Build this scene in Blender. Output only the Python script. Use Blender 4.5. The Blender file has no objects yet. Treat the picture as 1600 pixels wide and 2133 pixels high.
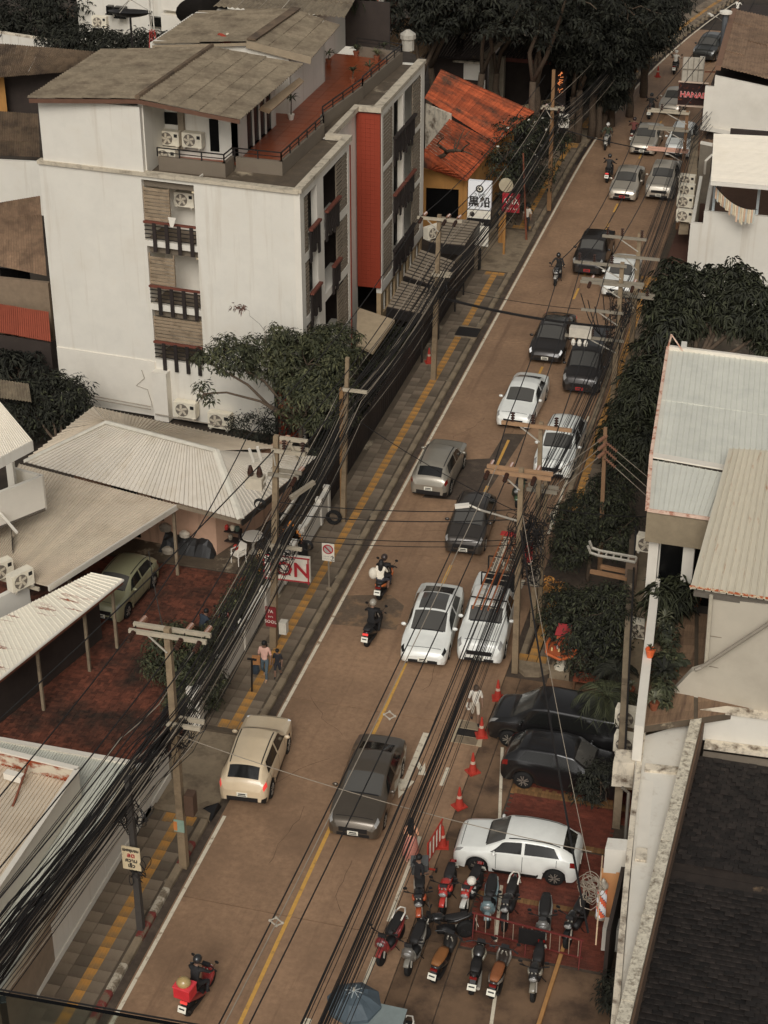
import bpy, math, random
import numpy as np
from mathutils import Vector, Matrix

S = bpy.context.scene
COL = S.collection
random.seed(7)
rng = np.random.default_rng(7)
PI = math.pi

# ------------------------------------------------------------------ camera, sky, sun, exposure
cam_d = bpy.data.cameras.new('camera')
cam = bpy.data.objects.new('camera', cam_d)
COL.objects.link(cam)
cam_d.sensor_fit = 'VERTICAL'
cam_d.sensor_height = 36.0
cam_d.lens = 3690.0 / 2133.0 * 36.0
cam_d.clip_start = 0.5
cam_d.clip_end = 1500
PITCH, YAW = math.radians(29.6269), math.radians(15.2461)
cam.location = (11.93, 0, 33)
cam.rotation_euler = (PI / 2 - PITCH, 0, YAW)
S.camera = cam

W = bpy.data.worlds.new('World')
S.world = W
W.use_nodes = True
wn = W.node_tree
wn.nodes.clear()
sky = wn.nodes.new('ShaderNodeTexSky')
sky.sky_type = 'NISHITA'
sky.sun_disc = False
SUN_EL, SUN_AZ = math.radians(40), math.radians(172)
sky.sun_elevation = SUN_EL
sky.sun_rotation = SUN_AZ
sky.dust_density = 4
hs = wn.nodes.new('ShaderNodeHueSaturation')
hs.inputs['Saturation'].default_value = 0.12
mx = wn.nodes.new('ShaderNodeMix')
mx.data_type = 'RGBA'
mx.blend_type = 'MULTIPLY'
mx.inputs['Factor'].default_value = 1
mx.inputs['B'].default_value = (1.0, 0.975, 0.935, 1)
bg = wn.nodes.new('ShaderNodeBackground')
bg.inputs['Strength'].default_value = 0.078
wo = wn.nodes.new('ShaderNodeOutputWorld')
wn.links.new(sky.outputs[0], hs.inputs['Color'])
wn.links.new(hs.outputs[0], mx.inputs['A'])
wn.links.new(mx.outputs['Result'], bg.inputs[0])
wn.links.new(bg.outputs[0], wo.inputs[0])

sun_d = bpy.data.lights.new('sun', 'SUN')
sun = bpy.data.objects.new('sun', sun_d)
COL.objects.link(sun)
sun_d.energy = 1.25
sun_d.angle = math.radians(28)
sun_d.color = (1.0, 0.975, 0.94)
sdir = Vector((math.sin(SUN_AZ) * math.cos(SUN_EL), math.cos(SUN_AZ) * math.cos(SUN_EL), math.sin(SUN_EL)))
sun.rotation_euler = sdir.to_track_quat('Z', 'Y').to_euler()

S.view_settings.view_transform = 'Standard'
S.view_settings.look = 'None'
S.view_settings.gamma = 1
S.view_settings.use_curve_mapping = False
S.view_settings.exposure = 0.0


# ------------------------------------------------------------------ materials
def lin(r, g, b, k=0.62):
	return tuple(min(.9, (((c / 255 + .055) / 1.055) ** 2.4 if c > 10 else c / 255 / 12.92) / k) for c in (r, g, b))


def mat(name, rgb, rough=.8, var=.12, sc=3., metal=0., bump=0., bsc=25., col2=None, mix=(.5, .68), sc2=.6,
		streak=None, isl=0., oi=0., spec=.5, coat=0., emit=0., stretch=None, streakz=.12):
	m = bpy.data.materials.new(name)
	m.use_nodes = True
	nt = m.node_tree
	N, L = nt.nodes, nt.links
	b = N['Principled BSDF']
	b.inputs['Roughness'].default_value = rough
	b.inputs['Metallic'].default_value = metal
	b.inputs['Specular IOR Level'].default_value = spec
	b.inputs['Coat Weight'].default_value = coat
	b.inputs['Coat Roughness'].default_value = .06
	tc = N.new('ShaderNodeTexCoord')
	vec = tc.outputs['Object']
	if stretch:
		mp = N.new('ShaderNodeMapping')
		mp.inputs['Scale'].default_value = stretch
		L.new(vec, mp.inputs[0])
		vec = mp.outputs[0]

	def noise(scale, det=6, v=None):
		n = N.new('ShaderNodeTexNoise')
		n.inputs['Scale'].default_value = scale
		n.inputs['Detail'].default_value = det
		n.inputs['Roughness'].default_value = .65
		L.new(v or vec, n.inputs['Vector'])
		return n.outputs['Fac']

	def ramp(f, a, bb, ca=(0, 0, 0, 1), cb=(1, 1, 1, 1)):
		r = N.new('ShaderNodeValToRGB')
		r.color_ramp.elements[0].position = a
		r.color_ramp.elements[1].position = bb
		r.color_ramp.elements[0].color = ca
		r.color_ramp.elements[1].color = cb
		L.new(f, r.inputs[0])
		return r.outputs[0]

	def mixc(fac, a, bcol, typ='MIX'):
		x = N.new('ShaderNodeMix')
		x.data_type = 'RGBA'
		x.blend_type = typ
		for k, vv in (('Factor', fac), ('A', a), ('B', bcol)):
			if isinstance(vv, (int, float)):
				x.inputs[k].default_value = vv
			elif isinstance(vv, tuple):
				x.inputs[k].default_value = vv if len(vv) == 4 else vv + (1,)
			else:
				L.new(vv, x.inputs[k])
		return x.outputs['Result']
	lo = tuple(c * (1 - var) for c in rgb) + (1,)
	hi = tuple(min(1, c * (1 + var)) for c in rgb) + (1,)
	col = ramp(noise(sc), .3, .7, lo, hi)
	if col2:
		col = mixc(ramp(noise(sc2, 9), *mix), col, tuple(col2))
	if streak:
		mp = N.new('ShaderNodeMapping')
		mp.inputs['Scale'].default_value = (2.2, 2.2, streakz) if streakz != 1. else (1.4, .09, 1)
		L.new(tc.outputs['Object'], mp.inputs[0])
		f = ramp(noise(1.3, 8, mp.outputs[0]), .54, .8)
		col = mixc(f, col, tuple(streak))
	for amt, kind in ((isl, 0), (oi, 1)):
		if amt:
			if kind == 0:
				r = N.new('ShaderNodeNewGeometry').outputs['Random Per Island']
			else:
				r = N.new('ShaderNodeObjectInfo').outputs['Random']
			g0, g1 = 1 - amt, 1 + amt
			col = mixc(1.0, col, ramp(r, 0, 1, (g0, g0, g0, 1), (g1, g1, g1, 1)), 'MULTIPLY')
	L.new(col, b.inputs['Base Color'])
	if emit:
		L.new(col, b.inputs['Emission Color'])
		b.inputs['Emission Strength'].default_value = emit
	if bump:
		bp = N.new('ShaderNodeBump')
		bp.inputs['Strength'].default_value = bump
		bp.inputs['Distance'].default_value = .02
		L.new(noise(bsc, 4), bp.inputs['Height'])
		L.new(bp.outputs[0], b.inputs['Normal'])
	return m


def glossmat(name, rgb, rough=.08, metal=0., spec=.6):
	m = bpy.data.materials.new(name)
	m.use_nodes = True
	b = m.node_tree.nodes['Principled BSDF']
	b.inputs['Base Color'].default_value = rgb + (1,)
	b.inputs['Roughness'].default_value = rough
	b.inputs['Metallic'].default_value = metal
	b.inputs['Specular IOR Level'].default_value = spec
	return m


K = {}


def paint(rgb, metal=0., rough=.28):
	key = ('paint', rgb, metal)
	if key not in K:
		K[key] = mat('car_paint', lin(*rgb), rough, .05, 2.5, metal=metal, coat=.6)
	return K[key]


def plain(rgb, rough=.7, metal=0., var=.12, bump=0.):
	key = ('plain', rgb, rough, metal)
	if key not in K:
		K[key] = mat('painted', lin(*rgb), rough, var, 4., metal=metal, bump=bump)
	return K[key]


white_wall = mat('white_wall', lin(185, 180, 169), .85, .05, 1.2, col2=lin(174, 167, 154), mix=(.52, .8), streak=lin(166, 157, 142), bump=.15)
cornice_m = mat('weathered_cornice', lin(160, 150, 132), .9, .12, 4, col2=lin(92, 82, 70), mix=(.52, .75), sc2=2.5, bump=.2)
white_clean = mat('white_plaster', lin(188, 182, 170), .85, .04, 1.5, col2=lin(176, 169, 156), mix=(.5, .8), bump=.1)
stained = mat('stained_white', lin(182, 172, 154), .9, .12, 3, col2=lin(88, 74, 60), mix=(.5, .66), sc2=2.2, streak=lin(70, 60, 50), streakz=.5, bump=.3)
coping_m = mat('mouldy_coping', lin(176, 168, 150), .9, .15, 5, col2=lin(92, 80, 66), mix=(.46, .7), sc2=9, bump=.4)
fibre = mat('fibre_cement', lin(106, 95, 78), .9, .18, 6, col2=lin(72, 61, 49), mix=(.45, .75), sc2=1.4, oi=.12, bump=.3)
fibre_brown = mat('brown_fibre_cement', lin(88, 73, 57), .9, .2, 6, col2=lin(52, 42, 34), mix=(.45, .7), sc2=1.2, oi=.16, bump=.3)
fibre_tan = mat('tan_fibre_cement', lin(116, 94, 74), .9, .18, 5, col2=lin(80, 62, 48), mix=(.45, .75), sc2=1.4, oi=.12, bump=.2)
metal_cream = mat('cream_metal_roof', lin(168, 161, 149), .55, .05, 3, col2=lin(154, 144, 128), mix=(.52, .8), sc2=1.2, oi=.05)
metal_flat = mat('beige_metal_roof', lin(172, 160, 142), .6, .06, 3, col2=lin(154, 140, 121), mix=(.5, .8), sc2=.9, oi=.05)
metal_white = mat('white_metal_roof', lin(190, 183, 170), .5, .03, 3, col2=lin(184, 176, 160), mix=(.55, .8), oi=.03)
metal_blue = mat('pale_blue_metal_roof', lin(178, 177, 166), .5, .05, 2, col2=lin(162, 162, 152), mix=(.5, .8), sc2=1.1, oi=.05)
metal_rust = mat('rust_streaked_metal', lin(198, 190, 174), .6, .06, 3, col2=lin(120, 62, 32), mix=(.57, .66), sc2=1., stretch=(.6, 5, 1), oi=.04)
metal_old = mat('old_cream_metal', lin(172, 164, 146), .6, .07, 3, col2=lin(140, 100, 66), mix=(.6, .75), sc2=1.5, stretch=(4, .7, 1), oi=.06)
rust = mat('rust', lin(104, 60, 42), .9, .3, 6, col2=lin(80, 40, 26), sc2=3)
concrete_road = mat('road_concrete', lin(132, 105, 81), .62, .2, 5.5, col2=lin(104, 82, 63), mix=(.4, .76), sc2=.42, bump=.3, bsc=60, oi=.09, streak=lin(92, 70, 54), streakz=1.)
concrete_fore = mat('forecourt_concrete', lin(104, 82, 62), .7, .2, 1.3, col2=lin(62, 48, 37), mix=(.45, .66), sc2=.8, bump=.3, bsc=40, oi=.06)
concrete = mat('concrete', lin(120, 106, 86), .85, .15, 2.5, col2=lin(84, 72, 58), mix=(.48, .7), sc2=1.2, bump=.3)
concrete_dark = mat('damp_concrete', lin(74, 64, 52), .7, .25, 2, col2=lin(140, 128, 108), mix=(.58, .66), sc2=.7, bump=.2)
pole_m = mat('pole_concrete', lin(118, 102, 80), .85, .14, 3, col2=lin(84, 70, 54), mix=(.48, .7), sc2=1.6, bump=.2)
asphalt = mat('asphalt_patch', lin(64, 54, 45), .75, .2, 6, col2=lin(84, 72, 60), mix=(.5, .7), sc2=2, bump=.4, bsc=80)
earth = mat('earth', lin(52, 44, 36), .95, .3, 1.5, col2=lin(30, 27, 22), sc2=.6)
tile_m = mat('grey_paving_tile', lin(102, 90, 75), .8, .14, 3, col2=lin(76, 64, 52), mix=(.45, .72), sc2=.9, oi=.3, isl=.22, bump=.2)
tactile_m = mat('yellow_tactile_tile', lin(162, 118, 60), .75, .14, 4, col2=lin(112, 90, 62), mix=(.44, .66), sc2=1.4, oi=.12, isl=.1)
brick_m = mat('red_paving_brick', lin(106, 60, 43), .85, .28, 4, col2=lin(50, 37, 28), mix=(.44, .64), sc2=.55, isl=.35, oi=.35)  # dark tones hold moss and wet, plus some shade put into the colour
brick_right = mat('terracotta_brick', lin(88, 44, 32), .75, .18, 4, col2=lin(54, 33, 26), mix=(.5, .75), sc2=.8, isl=.2, oi=.2)
brick_yellow = mat('yellow_border_brick', lin(104, 76, 46), .8, .18, 4, oi=.25, isl=.25)
mark_white = mat('white_road_paint', lin(186, 176, 156), .7, .08, 5, col2=lin(128, 108, 84), mix=(.55, .68), sc2=4)
mark_yellow = mat('yellow_road_paint', lin(176, 134, 66), .7, .1, 5, col2=lin(128, 98, 66), mix=(.54, .7), sc2=4)
kerb_red = mat('worn_red_kerb_paint', lin(104, 46, 40), .8, .15, 5, col2=lin(100, 86, 70), mix=(.48, .58), sc2=5)
kerb_white = mat('worn_white_kerb_paint', lin(160, 150, 132), .8, .1, 5, col2=lin(100, 88, 72), mix=(.46, .58), sc2=5)
orange_tile = mat('orange_terrace_tile', lin(116, 58, 33), .3, .1, 2, col2=lin(104, 48, 26), mix=(.45, .75), sc2=1.2, oi=.08)
orange_wall = mat('orange_mosaic_wall', lin(124, 48, 29), .6, .06, 8, col2=lin(110, 42, 27), mix=(.5, .75), sc2=2, bump=.2, oi=.02, isl=.02)
orange_roof = mat('orange_clay_tile', lin(140, 66, 37), .85, .22, 3, col2=lin(68, 46, 33), mix=(.47, .66), sc2=.8, isl=.28, oi=.16)
dark_roof = mat('dark_clay_tile', lin(36, 29, 24), .85, .3, 3, col2=lin(112, 92, 70), mix=(.62, .74), sc2=1.4, isl=.3)
shingle_m = mat('dark_roof_shingle', lin(30, 25, 22), .8, .2, 3, isl=.5, oi=.5, col2=lin(48, 41, 36), mix=(.55, .75), sc2=6)
planter_m = mat('brown_parapet', lin(98, 88, 75), .85, .06, 2, col2=lin(92, 82, 70), sc2=1)
louvre_m = mat('weathered_louvre', lin(124, 108, 88), .8, .14, 8, oi=.12, col2=lin(92, 78, 62), sc2=4)
louvre_d = mat('grey_louvre', lin(112, 101, 86), .75, .1, 8, oi=.08)
wood_dark = mat('dark_wood', lin(34, 27, 24), .7, .25, 6, oi=.2)
wood_red = mat('red_wood', lin(92, 50, 38), .7, .2, 6)
wood_floor = mat('wood_deck', lin(110, 88, 68), .7, .18, 3, stretch=(9, .8, 1), col2=lin(74, 56, 44), oi=.15)
black_metal = mat('black_metal', lin(28, 25, 23), .5, .15, 4)
grey_metal = mat('galvanised_metal', lin(160, 154, 142), .5, .1, 5, metal=.3)
dark_glass = glossmat('dark_window_glass', (.006, .006, .006), .25, spec=.25)
car_glass = glossmat('tinted_car_glass', (.014, .014, .013), .12, spec=.6)
tyre_m = mat('tyre_rubber', (.012, .011, .010), .85, .2, 5)
rim_m = mat('alloy_rim', lin(140, 134, 124), .35, .1, 5, metal=.6)
rim_dark = mat('dark_alloy_rim', lin(70, 66, 62), .4, .1, 5, metal=.6)
black_plastic = mat('black_plastic', (.013, .012, .012), .55, .2, 5)
screen_sky_glass = glossmat('windscreen_sky_grey', (.095, .09, .08), .08, spec=.6)  # base colour raised to grey in place of reflected sky
lamp_glass = glossmat('clear_lamp_glass', (.32, .31, .29), .1)
red_lamp = glossmat('red_lamp_glass', (.22, .015, .012), .15)
red_lamp_on = mat('lit_red_lamp', (.75, .06, .05), .3, .05, emit=.7)
cable_m = mat('black_cable', (.014, .012, .011), .6, .2, 5)
cable_g = mat('grey_cable', lin(128, 118, 104), .6, .15, 5)
pink_wall = mat('pink_wall', lin(164, 132, 110), .85, .08, 2, streak=lin(110, 84, 68))
ochre_wall = mat('ochre_wall', lin(150, 108, 58), .85, .1, 2, streak=lin(110, 76, 44))
grey_stucco = mat('rough_grey_stucco', lin(120, 108, 88), .95, .12, 3, bump=1., bsc=18)
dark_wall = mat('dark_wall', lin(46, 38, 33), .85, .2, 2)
plate_m = mat('number_plate', lin(200, 194, 180), .5, .03, 3)
plate_red = mat('red_number_plate', lin(150, 40, 40), .5, .03, 3)
plate_ink = mat('plate_ink', (.03, .03, .03), .6, .05)
skin_m = mat('skin', (.26, .15, .10), .6, .08, 8)
hair_m = mat('hair', (.012, .010, .009), .6, .2, 20)
terracotta = mat('terracotta', lin(112, 64, 42), .8, .12, 5)
bark = mat('bark', lin(74, 62, 50), .95, .25, 8, bump=.6)
leaf_mango = mat('mango_leaf', (.032, .034, .016), .75, .25, 2, isl=.55, col2=(.011, .013, .008), sc2=.5)
leaf_green = mat('green_leaf', (.040, .044, .018), .75, .25, 2, isl=.55, col2=(.019, .022, .012), sc2=.6)
leaf_light = mat('light_leaf', (.078, .078, .032), .75, .25, 2, isl=.5, col2=(.034, .037, .019), sc2=.8)
leaf_dark = mat('dark_leaf', (.019, .0195, .011), .85, .3, 2, isl=.6, col2=(.011, .012, .008), sc2=.5)
leaf_pale = mat('pale_rosette_leaf', (.16, .16, .10), .5, .2, 3, isl=.4)
leaf_rust = mat('rusty_leaf', (.10, .045, .028), .6, .25, 3, isl=.4)

# ------------------------------------------------------------------ mesh builder
OFF = {}


class MB:
	def __init__(s):
		s.v, s.f, s.mi, s.sm, s.cur, s.smooth = [], [], [], [], 0, False

	def add(s, vs, fs):
		o = len(s.v)
		s.v.extend([tuple(p) for p in vs])
		for f in fs:
			s.f.append([i + o for i in f])
			s.mi.append(s.cur)
			s.sm.append(s.smooth)
		return s

	def pbox(s, o, a, b, c):
		o, a, b, c = Vector(o), Vector(a), Vector(b), Vector(c)
		if a.cross(b).dot(c) < 0:
			a, b = b, a
		return s.add([o, o + a, o + a + b, o + b, o + c, o + a + c, o + a + b + c, o + b + c],
					 [(3, 2, 1, 0), (4, 5, 6, 7), (0, 1, 5, 4), (1, 2, 6, 5), (2, 3, 7, 6), (3, 0, 4, 7)])

	def box(s, x0, x1, y0, y1, z0, z1):
		return s.pbox((x0, y0, z0), (x1 - x0, 0, 0), (0, y1 - y0, 0), (0, 0, z1 - z0))

	def cbox(s, c, d, rz=0., rx=0., ry=0.):
		m = Matrix.Rotation(rz, 3, 'Z') @ Matrix.Rotation(ry, 3, 'Y') @ Matrix.Rotation(rx, 3, 'X')
		a, b, e = (m @ Vector(q) for q in ((d[0], 0, 0), (0, d[1], 0), (0, 0, d[2])))
		return s.pbox(Vector(c) - (a + b + e) / 2, a, b, e)

	def beam(s, p, q, w, h):
		p, q = Vector(p), Vector(q)
		d = q - p
		u = d.cross(Vector((0, 0, 1)))
		if u.length < 1e-5:
			u = Vector((1, 0, 0))
		u.normalize()
		n = u.cross(d).normalized()
		return s.pbox(p - u * w / 2 - n * h / 2, d, u * w, n * h)

	def prism(s, poly, z0, z1):
		n = len(poly)
		ar = sum(poly[i][0] * poly[(i + 1) % n][1] - poly[(i + 1) % n][0] * poly[i][1] for i in range(n))
		if ar < 0:
			poly = poly[::-1]
		vs = [(p[0], p[1], z0) for p in poly] + [(p[0], p[1], z1) for p in poly]
		return s.add(vs, [tuple(range(n - 1, -1, -1)), tuple(range(n, 2 * n))] + [(i, (i + 1) % n, (i + 1) % n + n, i + n) for i in range(n)])

	def slab(s, a, b, c, d, t):
		a, b, c, d = (Vector(p) for p in (a, b, c, d))
		n = (c - a).cross(d - b).normalized()
		if n.z < 0:
			a, b, c, d = d, c, b, a
			n = -n
		q = [p - n * t for p in (a, b, c, d)]
		return s.add([a, b, c, d] + q, [(0, 1, 2, 3), (7, 6, 5, 4), (1, 0, 4, 5), (2, 1, 5, 6), (3, 2, 6, 7), (0, 3, 7, 4)])

	def quad(s, a, b, c, d):
		return s.add([a, b, c, d], [(0, 1, 2, 3)])

	def tube(s, pts, r, n=6, cap=True):
		pts = [Vector(p) for p in pts]
		m = len(pts)
		rs = r if isinstance(r, (list, tuple)) else [r] * m
		vs, fs, u = [], [], None
		for i, p in enumerate(pts):
			d = (pts[min(i + 1, m - 1)] - pts[max(i - 1, 0)]).normalized()
			if u is None:
				u = d.orthogonal().normalized()
			else:
				u = (u - d * u.dot(d))
				u = u.normalized() if u.length > 1e-6 else d.orthogonal().normalized()
			w = d.cross(u)
			for k in range(n):
				a = 2 * PI * k / n
				vs.append(p + (u * math.cos(a) + w * math.sin(a)) * rs[i])
		for i in range(m - 1):
			for k in range(n):
				fs.append((i * n + k, i * n + (k + 1) % n, (i + 1) * n + (k + 1) % n, (i + 1) * n + k))
		if cap:
			fs.append(tuple(range(n - 1, -1, -1)))
			fs.append(tuple(range((m - 1) * n, m * n)))
		return s.add(vs, fs)

	def lathe(s, prof, c=(0, 0, 0), n=12, axis='Z', M=None):
		vs, fs = [], []
		for r, h in prof:
			for k in range(n):
				a = 2 * PI * k / n
				p = Vector((r * math.cos(a), r * math.sin(a), h))
				if axis == 'X':
					p = Vector((p.z, p.x, p.y))
				elif axis == 'Y':
					p = Vector((p.y, p.z, p.x))
				if M:
					p = M @ p
				vs.append(p + Vector(c))
		m = len(prof)
		for i in range(m - 1):
			for k in range(n):
				fs.append((i * n + k, i * n + (k + 1) % n, (i + 1) * n + (k + 1) % n, (i + 1) * n + k))
		fs.append(tuple(range(n - 1, -1, -1)))
		fs.append(tuple(range((m - 1) * n, m * n)))
		return s.add(vs, fs)

	def loft(s, secs, n=10):
		"""secs: (centre, half width across X, half thickness), section planes square to the path."""
		ps = [Vector(q[0]) for q in secs]
		vs, fs, m = [], [], len(secs)
		for i, (c, a, b) in enumerate(secs):
			d = (ps[min(i + 1, m - 1)] - ps[max(i - 1, 0)]).normalized()
			x = Vector((1, 0, 0))
			x = (x - d * x.dot(d)).normalized()
			w = d.cross(x)
			for k in range(n):
				t = 2 * PI * k / n
				vs.append(Vector(c) + x * (a * math.cos(t)) + w * (b * math.sin(t)))
		for i in range(m - 1):
			for k in range(n):
				fs.append((i * n + k, i * n + (k + 1) % n, (i + 1) * n + (k + 1) % n, (i + 1) * n + k))
		fs.append(tuple(range(n - 1, -1, -1)))
		fs.append(tuple(range((m - 1) * n, m * n)))
		return s.add(vs, fs)

	def ball(s, c, r, n=10, m=6):
		r = r if isinstance(r, (tuple, list)) else (r, r, r)
		prof = [(math.sin(PI * i / m), -math.cos(PI * i / m)) for i in range(1, m)]
		prof = [(.02, -1)] + prof + [(.02, 1)]
		return s.lathe(prof, c, n, M=Matrix.Diagonal(r))

	def build(s, name, m=None, parent=None, **props):
		o3 = OFF.get(parent, None)
		me = bpy.data.meshes.new(name)
		vs = s.v
		if o3 is not None and any(o3):
			vs = [(p[0] - o3[0], p[1] - o3[1], p[2] - o3[2]) for p in vs]
		me.from_pydata(vs, [], s.f)
		ms = m if isinstance(m, (list, tuple)) else [m]
		for x in ms:
			me.materials.append(x)
		if len(ms) > 1:
			me.polygons.foreach_set('material_index', s.mi)
		if any(s.sm):
			me.polygons.foreach_set('use_smooth', s.sm)
		ob = bpy.data.objects.new(name, me)
		COL.objects.link(ob)
		if parent is not None:
			ob.parent = parent
			OFF[ob] = o3
		for k, v in props.items():
			ob[k] = v
		return ob


def thing(name, label, cat, loc=(0, 0, 0), rz=0., group=None, local=False):
	o = bpy.data.objects.new(name, None)
	COL.objects.link(o)
	o.location = loc
	o.rotation_euler = (0, 0, rz)
	o.empty_display_size = .3
	o['label'] = label
	o['category'] = cat
	if group:
		o['group'] = group
	OFF[o] = None if local else tuple(loc)
	return o


def tag(o, label, cat, group=None):
	o['label'] = label
	o['category'] = cat
	if group:
		o['group'] = group
	return o


def struct(o):
	o['kind'] = 'structure'
	return o


def inst(src, parent, loc, rot=None, name=None, scale=None):
	c = src.copy()
	COL.objects.link(c)
	c.parent = parent
	c.location = loc
	if rot is not None:
		c.rotation_euler = rot
	if scale is not None:
		c.scale = scale
	return c


def copy_tree(o, parent=None):
	c = o.copy()
	COL.objects.link(c)
	if parent is not None:
		c.parent = parent
	for ch in list(o.children):
		copy_tree(ch, c)
	return c


def lerp(a, b, t):
	return tuple(a[i] + (b[i] - a[i]) * t for i in range(3))


def bil(a, b, c, d, u, v):
	return lerp(lerp(a, b, u), lerp(d, c, u), v)


def sheets(parent, a, b, c, d, nu, nv, waves, amp, m, name='roof_sheet', gap=.006, sag=.006, lap=.03, kind='sin', step=.018):
	"""Corrugated sheets: a-b is the eave, d-c the ridge; the waves run from eave to ridge; every sheet is one object."""
	a, b, c, d = (Vector(p) for p in (a, b, c, d))
	n = (b - a).cross(d - a).normalized()
	if n.z < 0:
		n = -n
	for j in range(nv):
		for i in range(nu):
			mb = MB()
			u0, u1 = i / nu, (i + 1) / nu
			v0, v1 = j / nv, (j + 1) / nv
			if j < nv - 1:
				v1 += lap / nv
			jit = random.uniform(-sag, sag)
			pr = []
			per = 8 if kind == 'sin' else 5
			if kind == 'sin':
				for k in range(waves * per // 2 + 1):
					t = k / (waves * per // 2)
					pr.append((t, amp * (.5 - .5 * math.cos(2 * PI * t * waves))))
			else:
				w = 1 / waves
				for k in range(waves):
					pr += [(k * w, 0), ((k + .78) * w, 0), ((k + .83) * w, amp), ((k + .94) * w, amp)]
				pr.append((1, 0))
			vs = []
			for (t, h) in pr:
				u = u0 + (u1 - u0) * t
				for vv, lift in ((v0, step), (v1, 0.)):
					p = Vector(bil(a, b, c, d, u, vv)) + n * (h + jit + lift)
					vs.append(p)
			mm = len(pr)
			fs = [(2 * k, 2 * k + 2, 2 * k + 3, 2 * k + 1) for k in range(mm - 1)]
			if (b - a).cross(d - a).z < 0:
				fs = [f[::-1] for f in fs]
			# eave lip
			o = len(vs)
			for k in range(mm):
				vs.append(vs[2 * k] - n * .03)
			fs += [(2 * k + 2, 2 * k, o + k, o + k + 1) for k in range(mm - 1)]
			mb.add(vs, fs)
			mb.build(name, m, parent)


def wallh(mb, o, u, W_, H_, t, holes=()):
	"""Wall from corner o along unit vector u, height H_, thickness t behind it (to the left of u), with holes (u0,u1,z0,z1)."""
	u = Vector(u).normalized()
	nrm = Vector((-u.y, u.x, 0))
	xs = sorted({0, W_} | {h[0] for h in holes} | {h[1] for h in holes})
	zs = sorted({0, H_} | {h[2] for h in holes} | {h[3] for h in holes})
	for i in range(len(xs) - 1):
		run = None
		for k in range(len(zs) - 1):
			cx, cz = (xs[i] + xs[i + 1]) / 2, (zs[k] + zs[k + 1]) / 2
			if any(h[0] < cx < h[1] and h[2] < cz < h[3] for h in holes):
				if run is not None:
					mb.pbox(Vector(o) + u * xs[i] + Vector((0, 0, run)), u * (xs[i + 1] - xs[i]), nrm * t, (0, 0, zs[k] - run))
					run = None
			elif run is None:
				run = zs[k]
		if run is not None:
			mb.pbox(Vector(o) + u * xs[i] + Vector((0, 0, run)), u * (xs[i + 1] - xs[i]), nrm * t, (0, 0, zs[-1] - run))


def text(parent, body, loc, rot, size, m, name='lettering', depth=.006, align='CENTER', sx=1., bold=0.):
	cu = bpy.data.curves.new(name, 'FONT')
	cu.body = body
	cu.size = size
	cu.align_x = align
	cu.align_y = 'CENTER'
	cu.extrude = depth
	cu.offset = bold
	cu.resolution_u = 2
	tmp = bpy.data.objects.new('tmp', cu)
	COL.objects.link(tmp)
	TEXTS.append((tmp, parent, loc, rot, sx, m, name))


TEXTS = []


def flush_texts():
	bpy.context.view_layer.update()
	dg = bpy.context.evaluated_depsgraph_get()
	for tmp, parent, loc, rot, sx, m, name in TEXTS:
		me = bpy.data.meshes.new_from_object(tmp.evaluated_get(dg))
		me.materials.clear()
		me.materials.append(m)
		o = bpy.data.objects.new(name, me)
		COL.objects.link(o)
		o.parent = parent
		o3 = OFF.get(parent) or (0, 0, 0)
		o.location = tuple(loc[i] - o3[i] for i in range(3))
		o.rotation_euler = rot
		o.scale = (sx, 1, 1)
	for t in TEXTS:
		cu = t[0].data
		bpy.data.objects.remove(t[0])
		bpy.data.curves.remove(cu)


# ------------------------------------------------------------------ foliage
def leaf_mesh(name, pts, nrm, ln, wd, m, parent=None, droop=.3, along=None, **props):
	"""One folded leaf (two triangles pairs) per point; numpy, so that a crown of thousands stays quick."""
	pts = np.asarray(pts, float)
	n = len(pts)
	nrm = nrm / np.maximum(np.linalg.norm(nrm, axis=1, keepdims=True), 1e-6)
	r = rng.normal(size=(n, 3)) if along is None else along + rng.normal(size=(n, 3)) * .35
	a = r - nrm * (r * nrm).sum(1, keepdims=True)
	a /= np.maximum(np.linalg.norm(a, axis=1, keepdims=True), 1e-6)
	b = np.cross(nrm, a)
	L_ = ln * rng.uniform(.65, 1.25, (n, 1))
	W_ = wd * rng.uniform(.7, 1.2, (n, 1))
	p0 = pts
	p1 = pts + a * L_ * .5 + b * W_ * .5 - nrm * 0.1 * W_
	p2 = pts + a * L_ - np.array([0, 0, 1]) * L_ * droop
	p3 = pts + a * L_ * .5 - b * W_ * .5 - nrm * 0.1 * W_
	v = np.stack([p0, p1, p2, p3], 1).reshape(-1, 3)
	o3 = OFF.get(parent)
	if o3:
		v = v - np.array(o3)
	me = bpy.data.meshes.new(name)
	me.vertices.add(4 * n)
	me.vertices.foreach_set('co', v.ravel())
	idx = np.arange(4 * n).reshape(n, 4)
	tri = np.concatenate([idx[:, [0, 1, 2]], idx[:, [0, 2, 3]]], 1).reshape(-1)
	me.loops.add(6 * n)
	me.loops.foreach_set('vertex_index', tri)
	me.polygons.add(2 * n)
	me.polygons.foreach_set('loop_start', np.arange(0, 6 * n, 3))
	me.polygons.foreach_set('loop_total', np.full(2 * n, 3))
	me.update()
	me.validate()
	me.materials.append(m)
	ob = bpy.data.objects.new(name, me)
	COL.objects.link(ob)
	if parent is not None:
		ob.parent = parent
		OFF[ob] = o3
	ob['kind'] = 'stuff'
	return ob


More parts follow.
